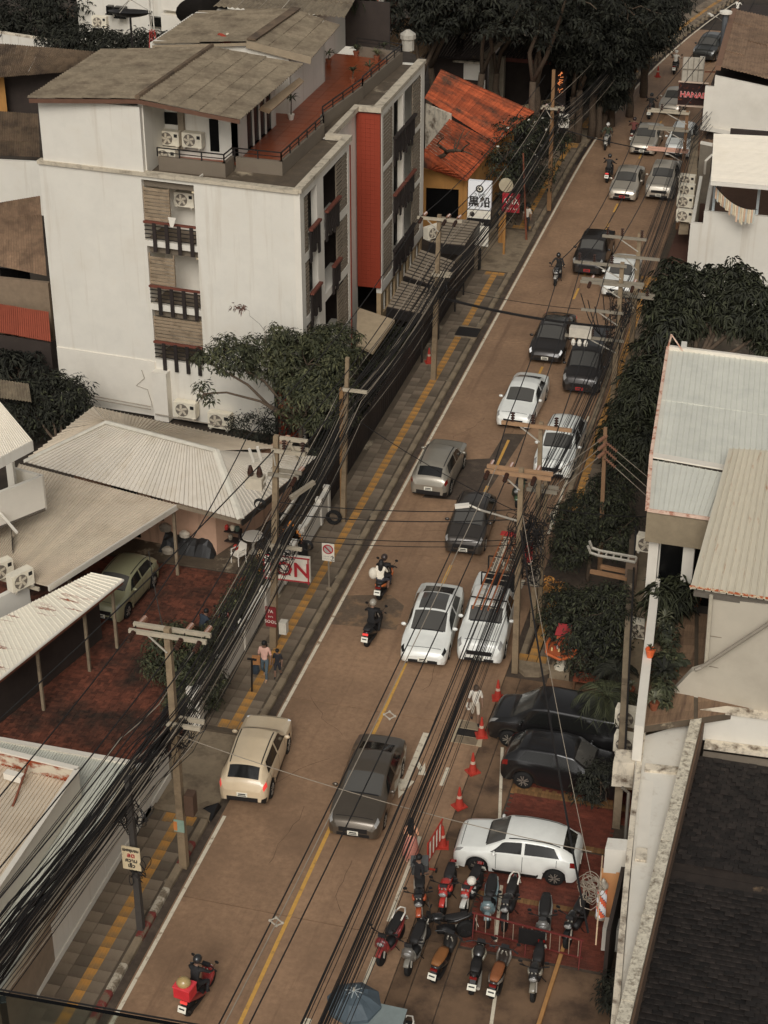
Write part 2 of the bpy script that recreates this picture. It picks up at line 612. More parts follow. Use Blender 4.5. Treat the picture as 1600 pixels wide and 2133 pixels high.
def crown_points(ells, nclump, per, cr):
	"""Leaf clumps spread through ellipsoids; returns points and outward normals."""
	P, Nn, D = [], [], []
	vol = np.array([e[1][0] * e[1][1] * e[1][2] for e in ells]) ** .8
	vol = vol / vol.sum()
	for e, w in zip(ells, vol):
		k = max(3, int(nclump * w))
		d = rng.normal(size=(k, 3))
		d /= np.linalg.norm(d, axis=1, keepdims=True)
		rad = rng.uniform(.45, 1.06, (k, 1)) ** .6
		c = np.array(e[0]) + d * rad * np.array(e[1])
		for j in range(k):
			cc = c[j]
			rr = cr * random.uniform(.6, 1.35)
			q = rng.normal(size=(per, 3))
			q /= np.linalg.norm(q, axis=1, keepdims=True)
			q[:, 2] = np.abs(q[:, 2]) * .8 - .25
			P.append(cc + q * rr * rng.uniform(.25, 1, (per, 1)))
			Nn.append(q * .7 + d[j] * .5 + np.array([0, 0, .7]) + rng.normal(size=(per, 3)) * .35)
			D.append(q)
	return np.concatenate(P), np.concatenate(Nn), np.concatenate(D)


def limb(mb, p, q, r0, r1, n=6, wob=.08):
	pts, rs = [], []
	L_ = (Vector(q) - Vector(p)).length
	for i in range(5):
		t = i / 4
		pt = lerp(p, q, t)
		k = wob * L_ * math.sin(PI * t)
		pts.append((pt[0] + random.uniform(-k, k), pt[1] + random.uniform(-k, k), pt[2] + random.uniform(0, k)))
		rs.append(r0 + (r1 - r0) * t)
	mb.tube(pts, rs, n)


def tree(name, label, base, ells, leafm, nclump=120, per=30, cr=.45, ln=.2, wd=.07, tr=.12, cat='tree', group=None, droop=.3, m2=None, f2=.25):
	t = thing(name, label, cat, base, 0, group)
	mb = MB()
	mb.smooth = True
	es = [((base[0] + e[0][0], base[1] + e[0][1], base[2] + e[0][2]), e[1]) for e in ells]
	top = max(e[0][2] for e in es)
	fork = (base[0], base[1], base[2] + (top - base[2]) * .45)
	limb(mb, (base[0], base[1], base[2] - .1), fork, tr, tr * .75, 8, .04)
	mb.build('trunk', bark, t)
	br = MB()
	br.smooth = True
	for e in es:
		limb(br, fork, e[0], tr * .6, tr * .25)
		for k in range(4):
			q = [e[0][i] + e[1][i] * random.uniform(-.8, .8) for i in range(3)]
			limb(br, e[0], q, tr * .25, tr * .08, 5)
	br.build('branches', bark, t)
	P, Nn, D = crown_points(es, nclump, per, cr)
	if m2:
		k = rng.random(len(P)) < f2
		leaf_mesh('crown_tips', P[k], Nn[k], ln, wd, m2, t, droop, D[k])
		P, Nn, D = P[~k], Nn[~k], D[~k]
	leaf_mesh('crown', P, Nn, ln, wd, leafm, t, droop, D)
	return t


def rosette(name, label, base, r, n, m, pot=None, h=0., cat='potted plant', group=None, up=.6):
	t = thing(name, label, cat, base, 0, group)
	if pot:
		mb = MB()
		mb.lathe([(.09, 0), (.13, .18), (.15, .24), (.15, .27), (.12, .27), (.11, .22)], base, 10)
		mb.build('pot', pot, t)
	z0 = base[2] + (.24 if pot else 0)
	if h:
		s_ = MB()
		s_.tube([(base[0], base[1], z0), (base[0] + .03, base[1], z0 + h)], [.03, .02], 5)
		s_.build('stem', bark, t)
	mb = MB()
	for k in range(n):
		a = 2 * PI * k / n * 2.4 + random.random()
		e = random.uniform(.15, 1.1) * up
		d = Vector((math.cos(a) * math.cos(e), math.sin(a) * math.cos(e), math.sin(e)))
		sd = Vector((-math.sin(a), math.cos(a), 0)) * .03 * (r / .35)
		o = Vector((base[0], base[1], z0 + h))
		L_ = r * random.uniform(.75, 1.15)
		md = o + d * L_ * .55
		tip = o + d * L_ - Vector((0, 0, L_ * .28))
		mb.add([o - sd * .5, o + sd * .5, md + sd, tip, md - sd], [(0, 1, 2, 4), (4, 2, 3)])
	mb.build('leaves', m, t)
	return t


# ------------------------------------------------------------------ the setting: ground, road, pavements
def cxr(y):                     # the road is straight, then swings to the right in the distance
	return .0027 * max(0., y - 96) ** 2


mb = MB()
mb.box(-120, 130, -30, 330, -.4, -.14)
struct(mb.build('ground', earth))

road = struct(MB().prism([(-3.62, 10), (8.6, 10), (8.6, 98), (-3.62, 98)], -.13, -.035).build('road', asphalt))
ys = [34.1 + 9.6 * k for k in range(-3, 11)]
for k in range(len(ys) - 1):
	y0, y1 = ys[k] + .02, ys[k + 1] - .02
	for xa, xb in ((-3.2, -.008), (.008, 3.28)):
		mb = MB()
		n = 1 if y1 < 96 else 4
		for j in range(n):
			ya, yb = y0 + (y1 - y0) * j / n, y0 + (y1 - y0) * (j + 1) / n
			mb.prism([(xa + cxr(ya), ya), (xb + cxr(ya), ya), (xb + cxr(yb), yb), (xa + cxr(yb), yb)], -.12, 0)
		mb.build('concrete_slab', concrete_road, road)
# far forecourt strip right of the road and gutter strip
mb = MB()
for j in range(20):
	ya, yb = 62 + j * 4, 66 + j * 4
	mb.prism([(3.3 + cxr(ya), ya), (12 + cxr(ya), ya), (12 + cxr(yb), yb), (3.3 + cxr(yb), yb)], -.12, -.02)
struct(mb.build('verge', concrete_dark))

mb = MB()
for j in range(58):
	ya, yb = 20 + j * 2, 22 + j * 2
	if 37.3 < (ya + yb) / 2 < 41.3:
		continue
	mb.prism([(-3.66 + cxr(ya), ya), (-3.21 + cxr(ya), ya), (-3.21 + cxr(yb), yb), (-3.66 + cxr(yb), yb)], -.12, -.07 - (j % 2) * .01)
struct(mb.build('gutter', mat('gutter_dark', lin(42, 34, 29), .8, .3, 3, col2=lin(92, 78, 62), mix=(.6, .7), sc2=1.2)))  # gutter coloured darker than the slabs, with paler patches


def strip(name, m, segs, w, z=.004, parent=None):
	mb = MB()
	for (xa, ya, xb, yb) in segs:
		n = max(1, int(abs(yb - ya) / 4))
		for j in range(n):
			y0, y1 = ya + (yb - ya) * j / n, ya + (yb - ya) * (j + 1) / n
			x0, x1 = xa + (xb - xa) * j / n + cxr(y0), xa + (xb - xa) * (j + 1) / n + cxr(y1)
			mb.quad((x0 - w / 2, y0, z), (x0 + w / 2, y0, z), (x1 + w / 2, y1, z), (x1 - w / 2, y1, z))
	o = mb.build(name, m, parent)
	if parent is None:
		struct(o)
	return o


strip('edge_line', mark_white, [(-3.1, 18, -3.1, 37.6), (-3.1, 41.6, -3.1, 140)], .11)
strip('centre_line', mark_yellow, [(0, 18, 0, 46.5), (0, 48.6, 0, 52.9), (0, 54.2, 0, 59.0), (0, 60, 0, 63)], .11, .009)
strip('centre_dash', mark_yellow, [(0, 65.8 + 3.1 * k, 0, 67.2 + 3.1 * k) for k in range(0, 20)], .11)
strip('kerb_line', mark_white, [(2.62, 31.0, 2.62, 33.2), (2.62, 34.6, 2.58, 38.2), (2.95, 56, 2.75, 66)], .11)
strip('dashed_line', mark_white, [(2.62, 40.6, 2.62, 41.5), (2.7, 52.0, 2.7, 52.6), (2.72, 53.6, 2.72, 54.1), (2.74, 55.0, 2.74, 55.5), (2.8, 57.2, 2.8, 57.7)], .12)

crack_m = mat('crack_tone', lin(80, 62, 48), .9, .2, 4)  # crack colour, somewhat darker than the slab concrete
# hairline cracks in the slabs
for (x, y, dx, dy, n) in ((-1.2, 36, .3, 1, 9), (-2.0, 47.6, .5, .6, 8), (1.3, 34.6, -.2, 1, 7), (-1.5, 55, 1, .2, 7), (.9, 45.2, .15, 1, 10), (-.9, 42.2, -.5, .8, 8), (-2.2, 62.5, .25, 1, 8), (-1.3, 69, .9, .3, 7), (-2.4, 39, .5, .9, 7), (-1.9, 78, .3, 1, 8), (-.7, 51.0, .6, .5, 6)):
	mb = MB()
	p = (x, y)
	for k in range(n):
		q = (p[0] + dx * .3 + random.uniform(-.14, .14), p[1] + dy * .3 + random.uniform(-.1, .1))
		nx_, ny_ = -(q[1] - p[1]), q[0] - p[0]
		w_ = random.uniform(.004, .008) / max(.05, math.hypot(nx_, ny_))
		mb.quad((p[0] - nx_ * w_, p[1] - ny_ * w_, .003), (p[0] + nx_ * w_, p[1] + ny_ * w_, .003), (q[0] + nx_ * w_, q[1] + ny_ * w_, .003), (q[0] - nx_ * w_, q[1] - ny_ * w_, .003))
		p = q
	mb.build('crack', crack_m, road, kind='stuff')
# dark asphalt repairs in the concrete
struct(MB().prism([(-2.215, 57.464), (0.045, 57.691), (0.561, 63.683), (-0.27, 63.545), (-0.412, 61.248), (-1.453, 60.837)], .0, .004).build('asphalt_patch', asphalt))
gravel_wet = mat('worn_wet_patch', lin(88, 74, 60), .5, .25, 8, col2=lin(120, 96, 72), mix=(.5, .62), sc2=1.5, bump=.4, bsc=70)
struct(MB().prism([(-3.04, 48.095), (-0.813, 48.336), (-0.942, 49.853), (-1.55, 50.393), (-3.049, 49.984)], .0, .004).build('worn_patch', gravel_wet))


def arrow(name, y, x, right):
	"""Straight-and-turn arrow painted in the right-hand lane, pointing to the camera."""
	mb = MB()
	z = .0045
	mb.add([(x - .08, y + 3.3, z), (x - .08, y + .9, z), (x + .08, y + .9, z), (x + .10, y + 3.3, z)], [(0, 1, 2, 3)])
	mb.add([(x - .26, y + .9, z), (x, y, z), (x + .26, y + .9, z)], [(0, 1, 2)])
	mb.add([(x + .09, y + 1.7, z), (x + .32, y + 1.35, z), (x + .32, y + 1.6, z), (x + .09, y + 1.95, z)], [(0, 1, 2, 3)])
	mb.add([(x + .25, y + 1.22, z), (x + .5, y + 1.25, z), (x + .34, y + 1.85, z)], [(0, 1, 2)])
	struct(mb.build(name, mark_white))


arrow('road_arrow', 39.7, 1.55, 1)
arrow('road_arrow', 51.9, 1.55, 1)
arrow('road_arrow', 27.4, 1.6, 1)

# ---- pavements: base, kerb stones, tiles
def pavement(name, y0, y1, xi=-5.2, xk=-3.66, zt=.11, tiles=True, cap=300, slope=0.):
	base = MB()
	n = max(1, int((y1 - y0) / 4))
	for j in range(n):
		a, b = y0 + (y1 - y0) * j / n, y0 + (y1 - y0) * (j + 1) / n
		base.prism([(xi - 1.2 + cxr(a) + slope * (a - y0), a), (xk + cxr(a) + slope * (a - y0), a), (xk + cxr(b) + slope * (b - y0), b), (xi - 1.2 + cxr(b) + slope * (b - y0), b)], -.13, zt - .02)
	return struct(base.build(name, concrete_dark))


tile_me = MB().box(-.193, .193, -.193, .193, -.03, 0).build('tile', tile_m)
tact = MB().box(-.146, .146, -.193, .193, -.03, 0)
for i in range(4):
	tact.box(-.115 + i * .066, -.085 + i * .066, -.17, .17, 0, .006)
tact_me = tact.build('tactile_tile', tactile_m)
stone = MB()
stone.add([(-.1, -.49, -.2), (.1, -.49, -.2), (.1, .49, -.2), (-.1, .49, -.2), (-.1, -.49, .115), (.06, -.49, .115), (.06, .49, .115), (-.1, .49, .115), (.1, -.49, .07), (.1, .49, .07)],
		  [(4, 5, 6, 7), (5, 8, 9, 6), (1, 2, 9, 8), (0, 1, 8, 5, 4), (2, 3, 7, 6, 9), (3, 0, 4, 7)])
stone_me = {m.name: stone.build('kerb_stone', m) for m in (concrete, kerb_red, kerb_white)}
PROTO = [tile_me, tact_me] + list(stone_me.values())


def fill_tiles(pv, y0, y1, xs, xt, budget, xk, colour=None, gapz=.11, strips=True, slope=0.):
	far_t, far_y = MB(), MB()
	y = y0 + .2
	k = 0
	while y < y1 - .15:
		row = [x for x in xs]
		for x in row:
			xx = x + cxr(y) + slope * (y - y0)
			z = gapz + random.uniform(-.006, .004)
			if budget[0] > 0:
				inst(tile_me, pv, (xx, y, z), (random.uniform(-.012, .012), random.uniform(-.012, .012), random.uniform(-.01, .01)))
				budget[0] -= 1
			else:
				far_t.cbox((xx, y, z - .015), (.385, .385, .03), random.uniform(-.01, .01))
		end = (y - y0 < .5 or y1 - y < .6)
		for x in ([xt - .32, xt, xt + .32] if end else [xt]):
			xx = x + cxr(y) + slope * (y - y0)
			zz = gapz + .003 + (.0 if x == xt else .006)
			if budget[1] > 0:
				inst(tact_me, pv, (xx, y, zz))
				budget[1] -= 1
			else:
				far_y.cbox((xx, y, zz - .013), (.29, .385, .03))
		y += .4
		k += 1
	if far_t.v:
		far_t.build('far_tiles', tile_m, pv, kind='stuff')
	if far_y.v:
		far_y.build('far_tactile_tiles', tactile_m, pv, kind='stuff')
	y = y0 + .5
	k = 0
	while y < y1 and xk is not None:
		c = 'concrete'
		if colour and y < colour:
			c = 'worn_red_kerb_paint' if k % 3 == 1 else 'worn_white_kerb_paint' if k % 3 == 2 else 'concrete'
		inst(stone_me[c], pv, (xk + cxr(y) + slope * (y - y0), y, random.uniform(-.008, .004)), (0, 0, random.uniform(-.006, .006) - slope))
		y += 1.0
		k += 1


XL = (-5.0, -4.6, -3.93)
XT = -4.26
pv = pavement('left_pavement', 22, 37.2)
fill_tiles(pv, 25.2, 37.2, XL, XT, [95, 60], -3.56, 36)
pv = pavement('left_pavement', 41.3, 80.6)
fill_tiles(pv, 41.5, 80.4, XL, XT, [290, 120], -3.56)
pv = pavement('left_pavement', 86.5, 101.5)
fill_tiles(pv, 86.6, 101.4, XL, XT, [0, 20], -3.56)
pv = pavement('left_pavement', 104.5, 118)
fill_tiles(pv, 104.6, 117.9, XL, XT, [0, 0], -3.56)
pv = pavement('left_pavement', 121, 142)
fill_tiles(pv, 121.2, 141.9, XL, XT, [0, 0], -3.56)
# right pavement with a slight splay
pv = pavement('right_pavement', 47.4, 52.6, xi=4.8, xk=3.75)
fill_tiles(pv, 47.5, 52.6, (4.36, 4.76, 5.16, 5.56), 3.98, [60, 20], 3.62, None, .11)
pv = pavement('right_pavement', 57.6, 82, xi=4.5, xk=3.3, slope=-.02)
fill_tiles(pv, 57.7, 82, (3.9, 4.3, 4.7), 3.6, [90, 60], 3.2, None, .11, slope=-.02)
for o in PROTO:
	pass

# rounded kerb noses at the driveways and their aprons
mb = MB()
mb.prism([(-5.2, 80.5), (-4.9, 81.2), (-4.3, 81.5), (-3.8, 81.0), (-3.46, 80.5)], -.1, .12)
struct(mb.build('kerb_nose', concrete))
mb = MB()
mb.prism([(3.55, 47.5), (3.6, 47.1), (3.9, 46.8), (4.35, 46.9), (4.75, 47.35), (4.8, 47.5)], -.1, .12)
struct(mb.build('kerb_nose', concrete))
mb = MB()
mb.prism([(-5.25, 37.25), (-3.46, 37.25), (-3.5, 37.7), (-3.75, 38.0), (-4.1, 37.6), (-5.25, 37.5)], -.1, .12)
struct(mb.build('kerb_nose', concrete))
struct(MB().prism([(-5.6, 37.25), (-3.44, 37.25), (-3.44, 41.4), (-5.6, 41.4)], -.13, .02).build('driveway', concrete))
struct(MB().prism([(-6.6, 80.8), (-3.44, 80.8), (-3.44, 86.5), (-6.6, 86.5)], -.13, .03).build('driveway', concrete))
struct(MB().prism([(-6.6, 101.5), (-3.3, 101.5), (-3.2, 104.5), (-6.6, 104.5)], -.13, .02).build('driveway', concrete))

# ---- forecourt on the right: concrete bays, red brick bay with yellow borders
fc = struct(MB().prism([(3.3, 14), (9.6, 14), (8.6, 47), (3.3, 47)], -.13, -.05).build('forecourt', asphalt))
for (xa, xb) in ((3.31, 3.79), (3.82, 4.62)):
	for k in range(7):
		y0 = 17.6 + k * 4.15
		MB().prism([(xa, y0 + .01), (xb, y0 + .01), (xb, y0 + 4.13), (xa, y0 + 4.13)], -.1, -.004 + .002 * (k % 2)).build('concrete_bay', concrete_fore, fc)
for k in range(3):
	y0 = 19.6 + k * 4.85
	MB().prism([(4.65, y0), (8.9, y0), (8.9, y0 + 4.82), (4.65, y0 + 4.82)], -.1, -.004).build('concrete_bay', concrete_fore, fc)
MB().prism([(4.65, 43.0), (8.6, 43.0), (8.6, 46.9), (4.65, 46.9)], -.1, -.004).build('concrete_bay', concrete_fore, fc)
bb = MB().box(-.098, .098, -.047, .047, -.05, 0).build('brick', brick_right)
by = MB().box(-.047, .047, -.098, .098, -.05, 0).build('border_brick', brick_yellow)
PROTO += [bb, by]
bays = MB()
bcount = 0
y = 34.3
while y < 42.9:
	j = int(round((y - 34.3) / .1))
	x = 4.68 + (.1 if j % 2 else 0)
	if abs(y - 38.9) < .11 or abs(y - 36.35) < .11 or abs(y - 41.0) < .11:
		if j % 2 == 0:
			xx = 4.7
			while xx < 8.4:
				inst(by, fc, (xx, y + .05, random.uniform(-.003, .002)))
				xx += .1
		y += .1
		continue
	while x < 8.4:
		z = random.uniform(-.004, .002)
		if bcount < 190 and 38.95 < y < 40.95:
			if j % 1 == 0 and x < 7.7:
				inst(bb, fc, (x + .1, y, z), (0, 0, random.uniform(-.02, .02)))
				bcount += 1
		else:
			bays.cbox((x + .1, y, z - .025), (.194, .094, .05), random.uniform(-.02, .02))
		x += .2
	y += .1
bays.build('paving_bricks', brick_right, fc, kind='stuff')
strip('bay_line', mark_white, [(3.98, 42.9, 4.9, 38.0), (5.25, 36.8, 5.55, 34.6), (5.9, 33.2, 6.25, 30.0)], .09, .006)

# ---- red brick yard on the left, herringbone
yard = struct(MB().prism([(-16, 33), (-5.5, 33), (-5.5, 50.4), (-16, 50.4)], -.13, -.05).build('brick_yard', earth))
bl = MB().box(-.098, .098, -.048, .048, -.05, 0).build('brick', brick_m)
PROTO.append(bl)
ymb = MB()
near = []
for i in range(0, 54):
	for j in range(0, 88):
		# basket-like herringbone in pairs
		cx_, cy_ = -15.8 + i * .2, 33.2 + j * .2
		if not (-15.9 < cx_ < -5.6 and 33.2 < cy_ < 50.3):
			continue
		rot = (i + j) % 2
		for s_ in (-.05, .05):
			px, py = (cx_, cy_ + s_) if not rot else (cx_ + s_, cy_)
			z = random.uniform(-.012, .006)
			if 36.2 < py < 38.4 and -9.0 < px < -5.7 and len(near) < 300:
				near.append((px, py, z, rot))
			else:
				ymb.cbox((px, py, z - .025), (.194, .094, .05), (PI / 2 if rot else 0) + random.uniform(-.03, .03))
for px, py, z, rot in near:
	inst(bl, yard, (px, py, z), (0, 0, (PI / 2 if rot else 0) + random.uniform(-.03, .03)))
ymb.build('yard_bricks', brick_m, yard, kind='stuff')
struct(MB().prism([(-16, 50.42), (-5.6, 50.42), (-5.6, 54), (-16, 54)], -.13, -.01).build('yard_concrete', concrete_dark))


# ------------------------------------------------------------------ reusable: air conditioner, railing
def aircon(label, loc, rz=0., s=1., group='outdoor air conditioner units', col=(190, 182, 164)):
	t = thing('air_conditioner', label, 'air conditioner', loc, rz, group, local=True)
	t.scale = (s, s, s)
	MB().box(-.42, .42, -.16, .16, .06, .64).build('casing', plain(col, .5), t)
	g = MB()
	g.lathe([(.24, 0), (.25, .012), (.235, .02)], (-.1, -.16, .35), 14, M=Matrix.Rotation(PI / 2, 3, 'X'))
	g.build('fan_guard', plain((96, 88, 78), .6), t)
	f = MB()
	for k in range(5):
		a = k * 2 * PI / 5
		f.pbox((-.1 + .03 * math.cos(a), -.186, .35 + .03 * math.sin(a)), (.18 * math.cos(a + .25), 0, .18 * math.sin(a + .25)), (.09 * math.cos(a + 1.6), 0, .09 * math.sin(a + 1.6)), (0, -.004, 0))
	f.lathe([(.05, 0), (.04, .02)], (-.1, -.185, .35), 8, M=Matrix.Rotation(PI / 2, 3, 'X'))
	f.build('fan', plain((170, 160, 142), .6), t)
	MB().box(.22, .36, -.168, -.158, .42, .55).build('badge', black_plastic, t)
	MB().box(-.36, -.28, -.2, .2, 0, .06).box(.28, .36, -.2, .2, 0, .06).build('feet', grey_metal, t)
	return t


def railing(parent, pts, h, name='railing', m=None, nb=2, every=1.1):
	mb = MB()
	for p, q in zip(pts[:-1], pts[1:]):
		p, q = Vector(p), Vector(q)
		for k in range(nb):
			z = Vector((0, 0, h * (1 - k / max(nb, 1))))
			mb.beam(p + z, q + z, .05 if k == 0 else .03, .04 if k == 0 else .03)
		n = max(1, round((q - p).length / every))
		for i in range(n + 1):
			a = p + (q - p) * i / n
			mb.beam(a, a + Vector((0, 0, h)), .045, .045)
	return mb.build(name, m or black_metal, parent)


def louvre(parent, o, u, w, z0, z1, slats=True, m=None, sp=.15, sh=.105, name='louvre'):
	"""Louvred screen: frame plus separate slats across direction u."""
	u = Vector(u).normalized()
	nrm = Vector((u.y, -u.x, 0))
	o = Vector(o)
	fr = MB()
	for a in (0, w - .05):
		fr.pbox(o + u * a + Vector((0, 0, z0)) - nrm * .03, u * .05, nrm * .05, (0, 0, z1 - z0))
	f = fr.build(name, m or louvre_m, parent)
	z = z0 + .03
	if slats:
		while z + sh < z1:
			mb = MB()
			j = random.uniform(-.006, .006)
			mb.pbox(o + u * .0 + Vector((0, 0, z + j)) + nrm * .022, u * w, nrm * .02 + Vector((0, 0, -.01)), (0, 0, sh))
			mb.build('slat', m or louvre_m, f)
			z += sp
	else:
		mb = MB()
		while z + sh < z1:
			mb.pbox(o + u * .03 + Vector((0, 0, z)) + nrm * .005, u * (w - .06), nrm * .05 + Vector((0, 0, -.03)), (0, 0, sh))
			z += sp
		mb.build('slats', m or louvre_m, f)
	return f


# ------------------------------------------------------------------ white apartment building
ap = thing('apartment_building', 'white four storey apartment building with brown fibre roofs and orange mosaic strip', 'building', (-13, 61, 0))
U0 = Vector((10.96, -.74, 0)).normalized()
fo = Vector((-19.0, 61.62, 0))
fw = MB()
def fu(x):
	return (x + 19.0) / U0.x
holes = [(fu(-14.55), fu(-12.33), 7.75, 10.25), (fu(-14.5), fu(-12.3), 5.05, 7.52), (fu(-14.47), fu(-12.3), 2.62, 4.8)]
wallh(fw, fo, U0, 10.98, 10.42, .2, holes)
fw.build('front_wall', white_wall, ap)
for (a, b, z0, z1) in holes:
	n = Vector((-U0.y, U0.x, 0))
	o = fo + U0 * a + n * .2
	mb = MB()
	mb.pbox(o + n * 1.3 + Vector((0, 0, z0 - .1)), U0 * (b - a), n * .05, (0, 0, z1 - z0 + .3))
	mb.pbox(o + Vector((0, 0, z0 - .1)), U0 * -.05, n * 1.3, (0, 0, z1 - z0 + .3))
	mb.pbox(o + U0 * (b - a) + Vector((0, 0, z0 - .1)), U0 * .05, n * 1.3, (0, 0, z1 - z0 + .3))
	mb.build('balcony_wall', white_clean, ap)
	mb = MB()
	mb.pbox(o - n * .16 + Vector((0, 0, z0 - .101)), U0 * (b - a), n * 1.5, (0, 0, .1))
	mb.pbox(o + n * .02 + Vector((0, 0, z1 - .32)), U0 * (b - a), n * 1.27, (0, 0, .3))
	mb.build('balcony_slab', planter_m, ap)
	w = (b - a)
	top = z1 - .32
	lw = w * .5 if z0 > 3 else w
	louvre(ap, fo + U0 * a + n * .12, U0, lw, z0 + .82, top, True, louvre_m)
	if z0 < 3:
		pass
	wn_ = MB().pbox(o + U0 * (w * .66) + n * 1.28 + Vector((0, 0, top - .45)), U0 * (w * .34), n * .04, (0, 0, .34)).build('window', dark_glass, ap)
	rl = MB()
	rl.pbox(o - n * .26 + U0 * -.02 + Vector((0, 0, z0 + .74)), U0 * (w + .02), n * .12, (0, 0, .08))
	rail = rl.build('balcony_rail', wood_red, ap)
	bars = MB()
	for k in range(4):
		bars.pbox(o - n * .22 + Vector((0, 0, z0 + .1 + k * .17)), U0 * w, n * .03, (0, 0, .035))
	bars.build('rail_bars', black_metal, rail)
	for k in range(4):
		uu = w * (.17 + .24 * k)
		MB().pbox(o - n * .3 + U0 * uu + Vector((0, 0, z0 - .42)), U0 * .15, n * .05, (0, 0, 1.2)).build('plank', wood_dark, rail)
	MB().pbox(o + U0 * (w - .22) + n * .06 + Vector((0, 0, top - .1)), U0 * .17, n * .05, (0, 0, .2)).build('meter_box', plain((196, 180, 150)), ap)
# thin dirty sill along the front and the lower skirting, pier and pipes
mb = MB()
mb.pbox(fo + Vector((0, 0, 10.42)) - Vector((-U0.y, U0.x, 0)) * .12, U0 * 11.05, Vector((-U0.y, U0.x, 0)) * .34, (0, 0, .14))
mb.build('cornice', cornice_m, ap)
mb = MB()
mb.pbox(fo - Vector((-U0.y, U0.x, 0)) * .05 + U0 * .02, U0 * 4.5, Vector((-U0.y, U0.x, 0)) * .05, (0, 0, 2.5))
mb.pbox(fo - Vector((-U0.y, U0.x, 0)) * .4 + U0 * fu(-14.5), U0 * .65, Vector((-U0.y, U0.x, 0)) * .4, (0, 0, 2.2))
mb.build('plinth', white_clean, ap)
mb = MB()
n_ = -Vector((-U0.y, U0.x, 0))
for dz, x0, x1 in ((.75, -18.4, -14.6), (.62, -18.4, -14.6), (.35, -14.4, -9.6)):
	p = fo + U0 * fu(x0) + n_ * .5 + Vector((0, 0, dz))
	q = fo + U0 * fu(x1) + n_ * .5 + Vector((0, 0, dz - .1))
	mb.tube([p, q], .025, 5)
mb.tube([fo + U0 * fu(-15.1) + n_ * .08 + Vector((0, 0, z)) + U0 * dx for z, dx in ((2.05, 0), (1.7, .1), (1.3, -.3), (1.2, .2), (.6, .35), (.4, .35))], .014, 4)
mb.build('pipes', cable_g, ap)

# road side of wing one and two
RX = -7.95
f1 = MB()
h1 = []
for z0, z1 in ((7.8, 10.1), (5.15, 7.45), (2.6, 4.8)):
	h1 += [(.48, 2.15, z0, z1), (3.0, 6.4, z0, z1)]
wallh(f1, (RX, 60.86, 0), (0, 1, 0), 6.68, 10.45, .25, h1)
f1.build('road_wall', white_clean, ap)
f2 = MB()
h2 = []
for z0, z1 in ((7.8, 10.15), (5.15, 7.6), (2.5, 4.95)):
	h2 += [(.28, 3.66, z0, z1), (3.9, 7.0, z0, z1)]
wallh(f2, (-7.76, 71.84, 2.0), (0, 1, 0), 7.6, 8.45, .25, [(a, b, c - 2, d - 2) for a, b, c, d in h2])
f2.build('road_wall', white_clean, ap)


def bay(x, y0, z0, spec, ztop):
	"""Dressing of one facade opening: louvre, dark recess, recessed white panel, rail with hanging planks."""
	for kind, a, b in spec:
		if kind == 'l':
			louvre(ap, (x - .06, y0 + a, 0), (0, 1, 0), b - a, z0, ztop, True, louvre_d, sp=.16, sh=.1)
		elif kind == 'p':
			MB().box(x - .5, x - .42, y0 + a, y0 + b, z0, ztop).build('recess_panel', white_clean, ap)
			MB().box(x - .42, x - .4, y0 + (a + b) / 2 - .02, y0 + (a + b) / 2 + .02, z0, ztop).build('panel_joint', plain((120, 110, 96)), ap)
		elif kind == 'd':
			MB().box(x - .75, x - .68, y0 + a, y0 + b, z0, ztop).build('window', dark_glass, ap)
			MB().box(x - .68, x - .62, y0 + (a + b) / 2 - .03, y0 + (a + b) / 2 + .03, z0, ztop).build('window_mullion', black_metal, ap)
	MB().box(x - .8, x - .251, y0 + min(s[1] for s in spec), y0 + max(s[2] for s in spec), z0 - .1, z0 - .002).box(x - .8, x - .251, y0 + min(s[1] for s in spec), y0 + max(s[2] for s in spec), ztop + .002, ztop + .1).build('recess_slab', white_clean, ap)


def hang_rail(x, ya, yb, z0, red):
	r = MB().box(x, x + .16, ya, yb, z0 + .8, z0 + .89).build('balcony_rail', wood_red if red else wood_dark, ap)
	y = ya
	k = 0
	while y < yb - .1:
		h = (1.25, .95, 1.1, .85)[k % 4] + random.uniform(-.1, .1)
		MB().box(x + .02, x + .08, y, y + .2, z0 + .78 - h, z0 + .8).build('plank', wood_dark, r)
		y += .27
		k += 1


for r, (z0, z1) in enumerate(((7.8, 10.1), (5.15, 7.45), (2.6, 4.8))):
	bay(RX, 60.86, z0, [('l', .5, 1.02), ('d', 1.02, 2.13)], z1)
	bay(RX, 60.86, z0, [('d', 3.02, 4.9), ('l', 4.9, 6.38)], z1)
	if r < 2:
		hang_rail(RX + .02, 60.86 + .95, 60.86 + 2.2, z0, True)
		hang_rail(RX + .02, 60.86 + (3.05 if r == 0 else 3.9), 60.86 + 4.95, z0, True)
for r, (z0, z1) in enumerate(((7.8, 10.15), (5.15, 7.6), (2.5, 4.95))):
	bay(-7.76, 71.84, z0, [('l', .3, 1.85), ('p', 1.85, 3.64)], z1)
	bay(-7.76, 71.84, z0, [('d', 3.92, 5.55), ('l', 5.55, 6.98)], z1)
	hang_rail(-7.74, 71.84 + 1.85, 71.84 + 3.7, z0, r == 1)
	hang_rail(-7.74, 71.84 + 3.92, 71.84 + 5.6, z0, r == 1)
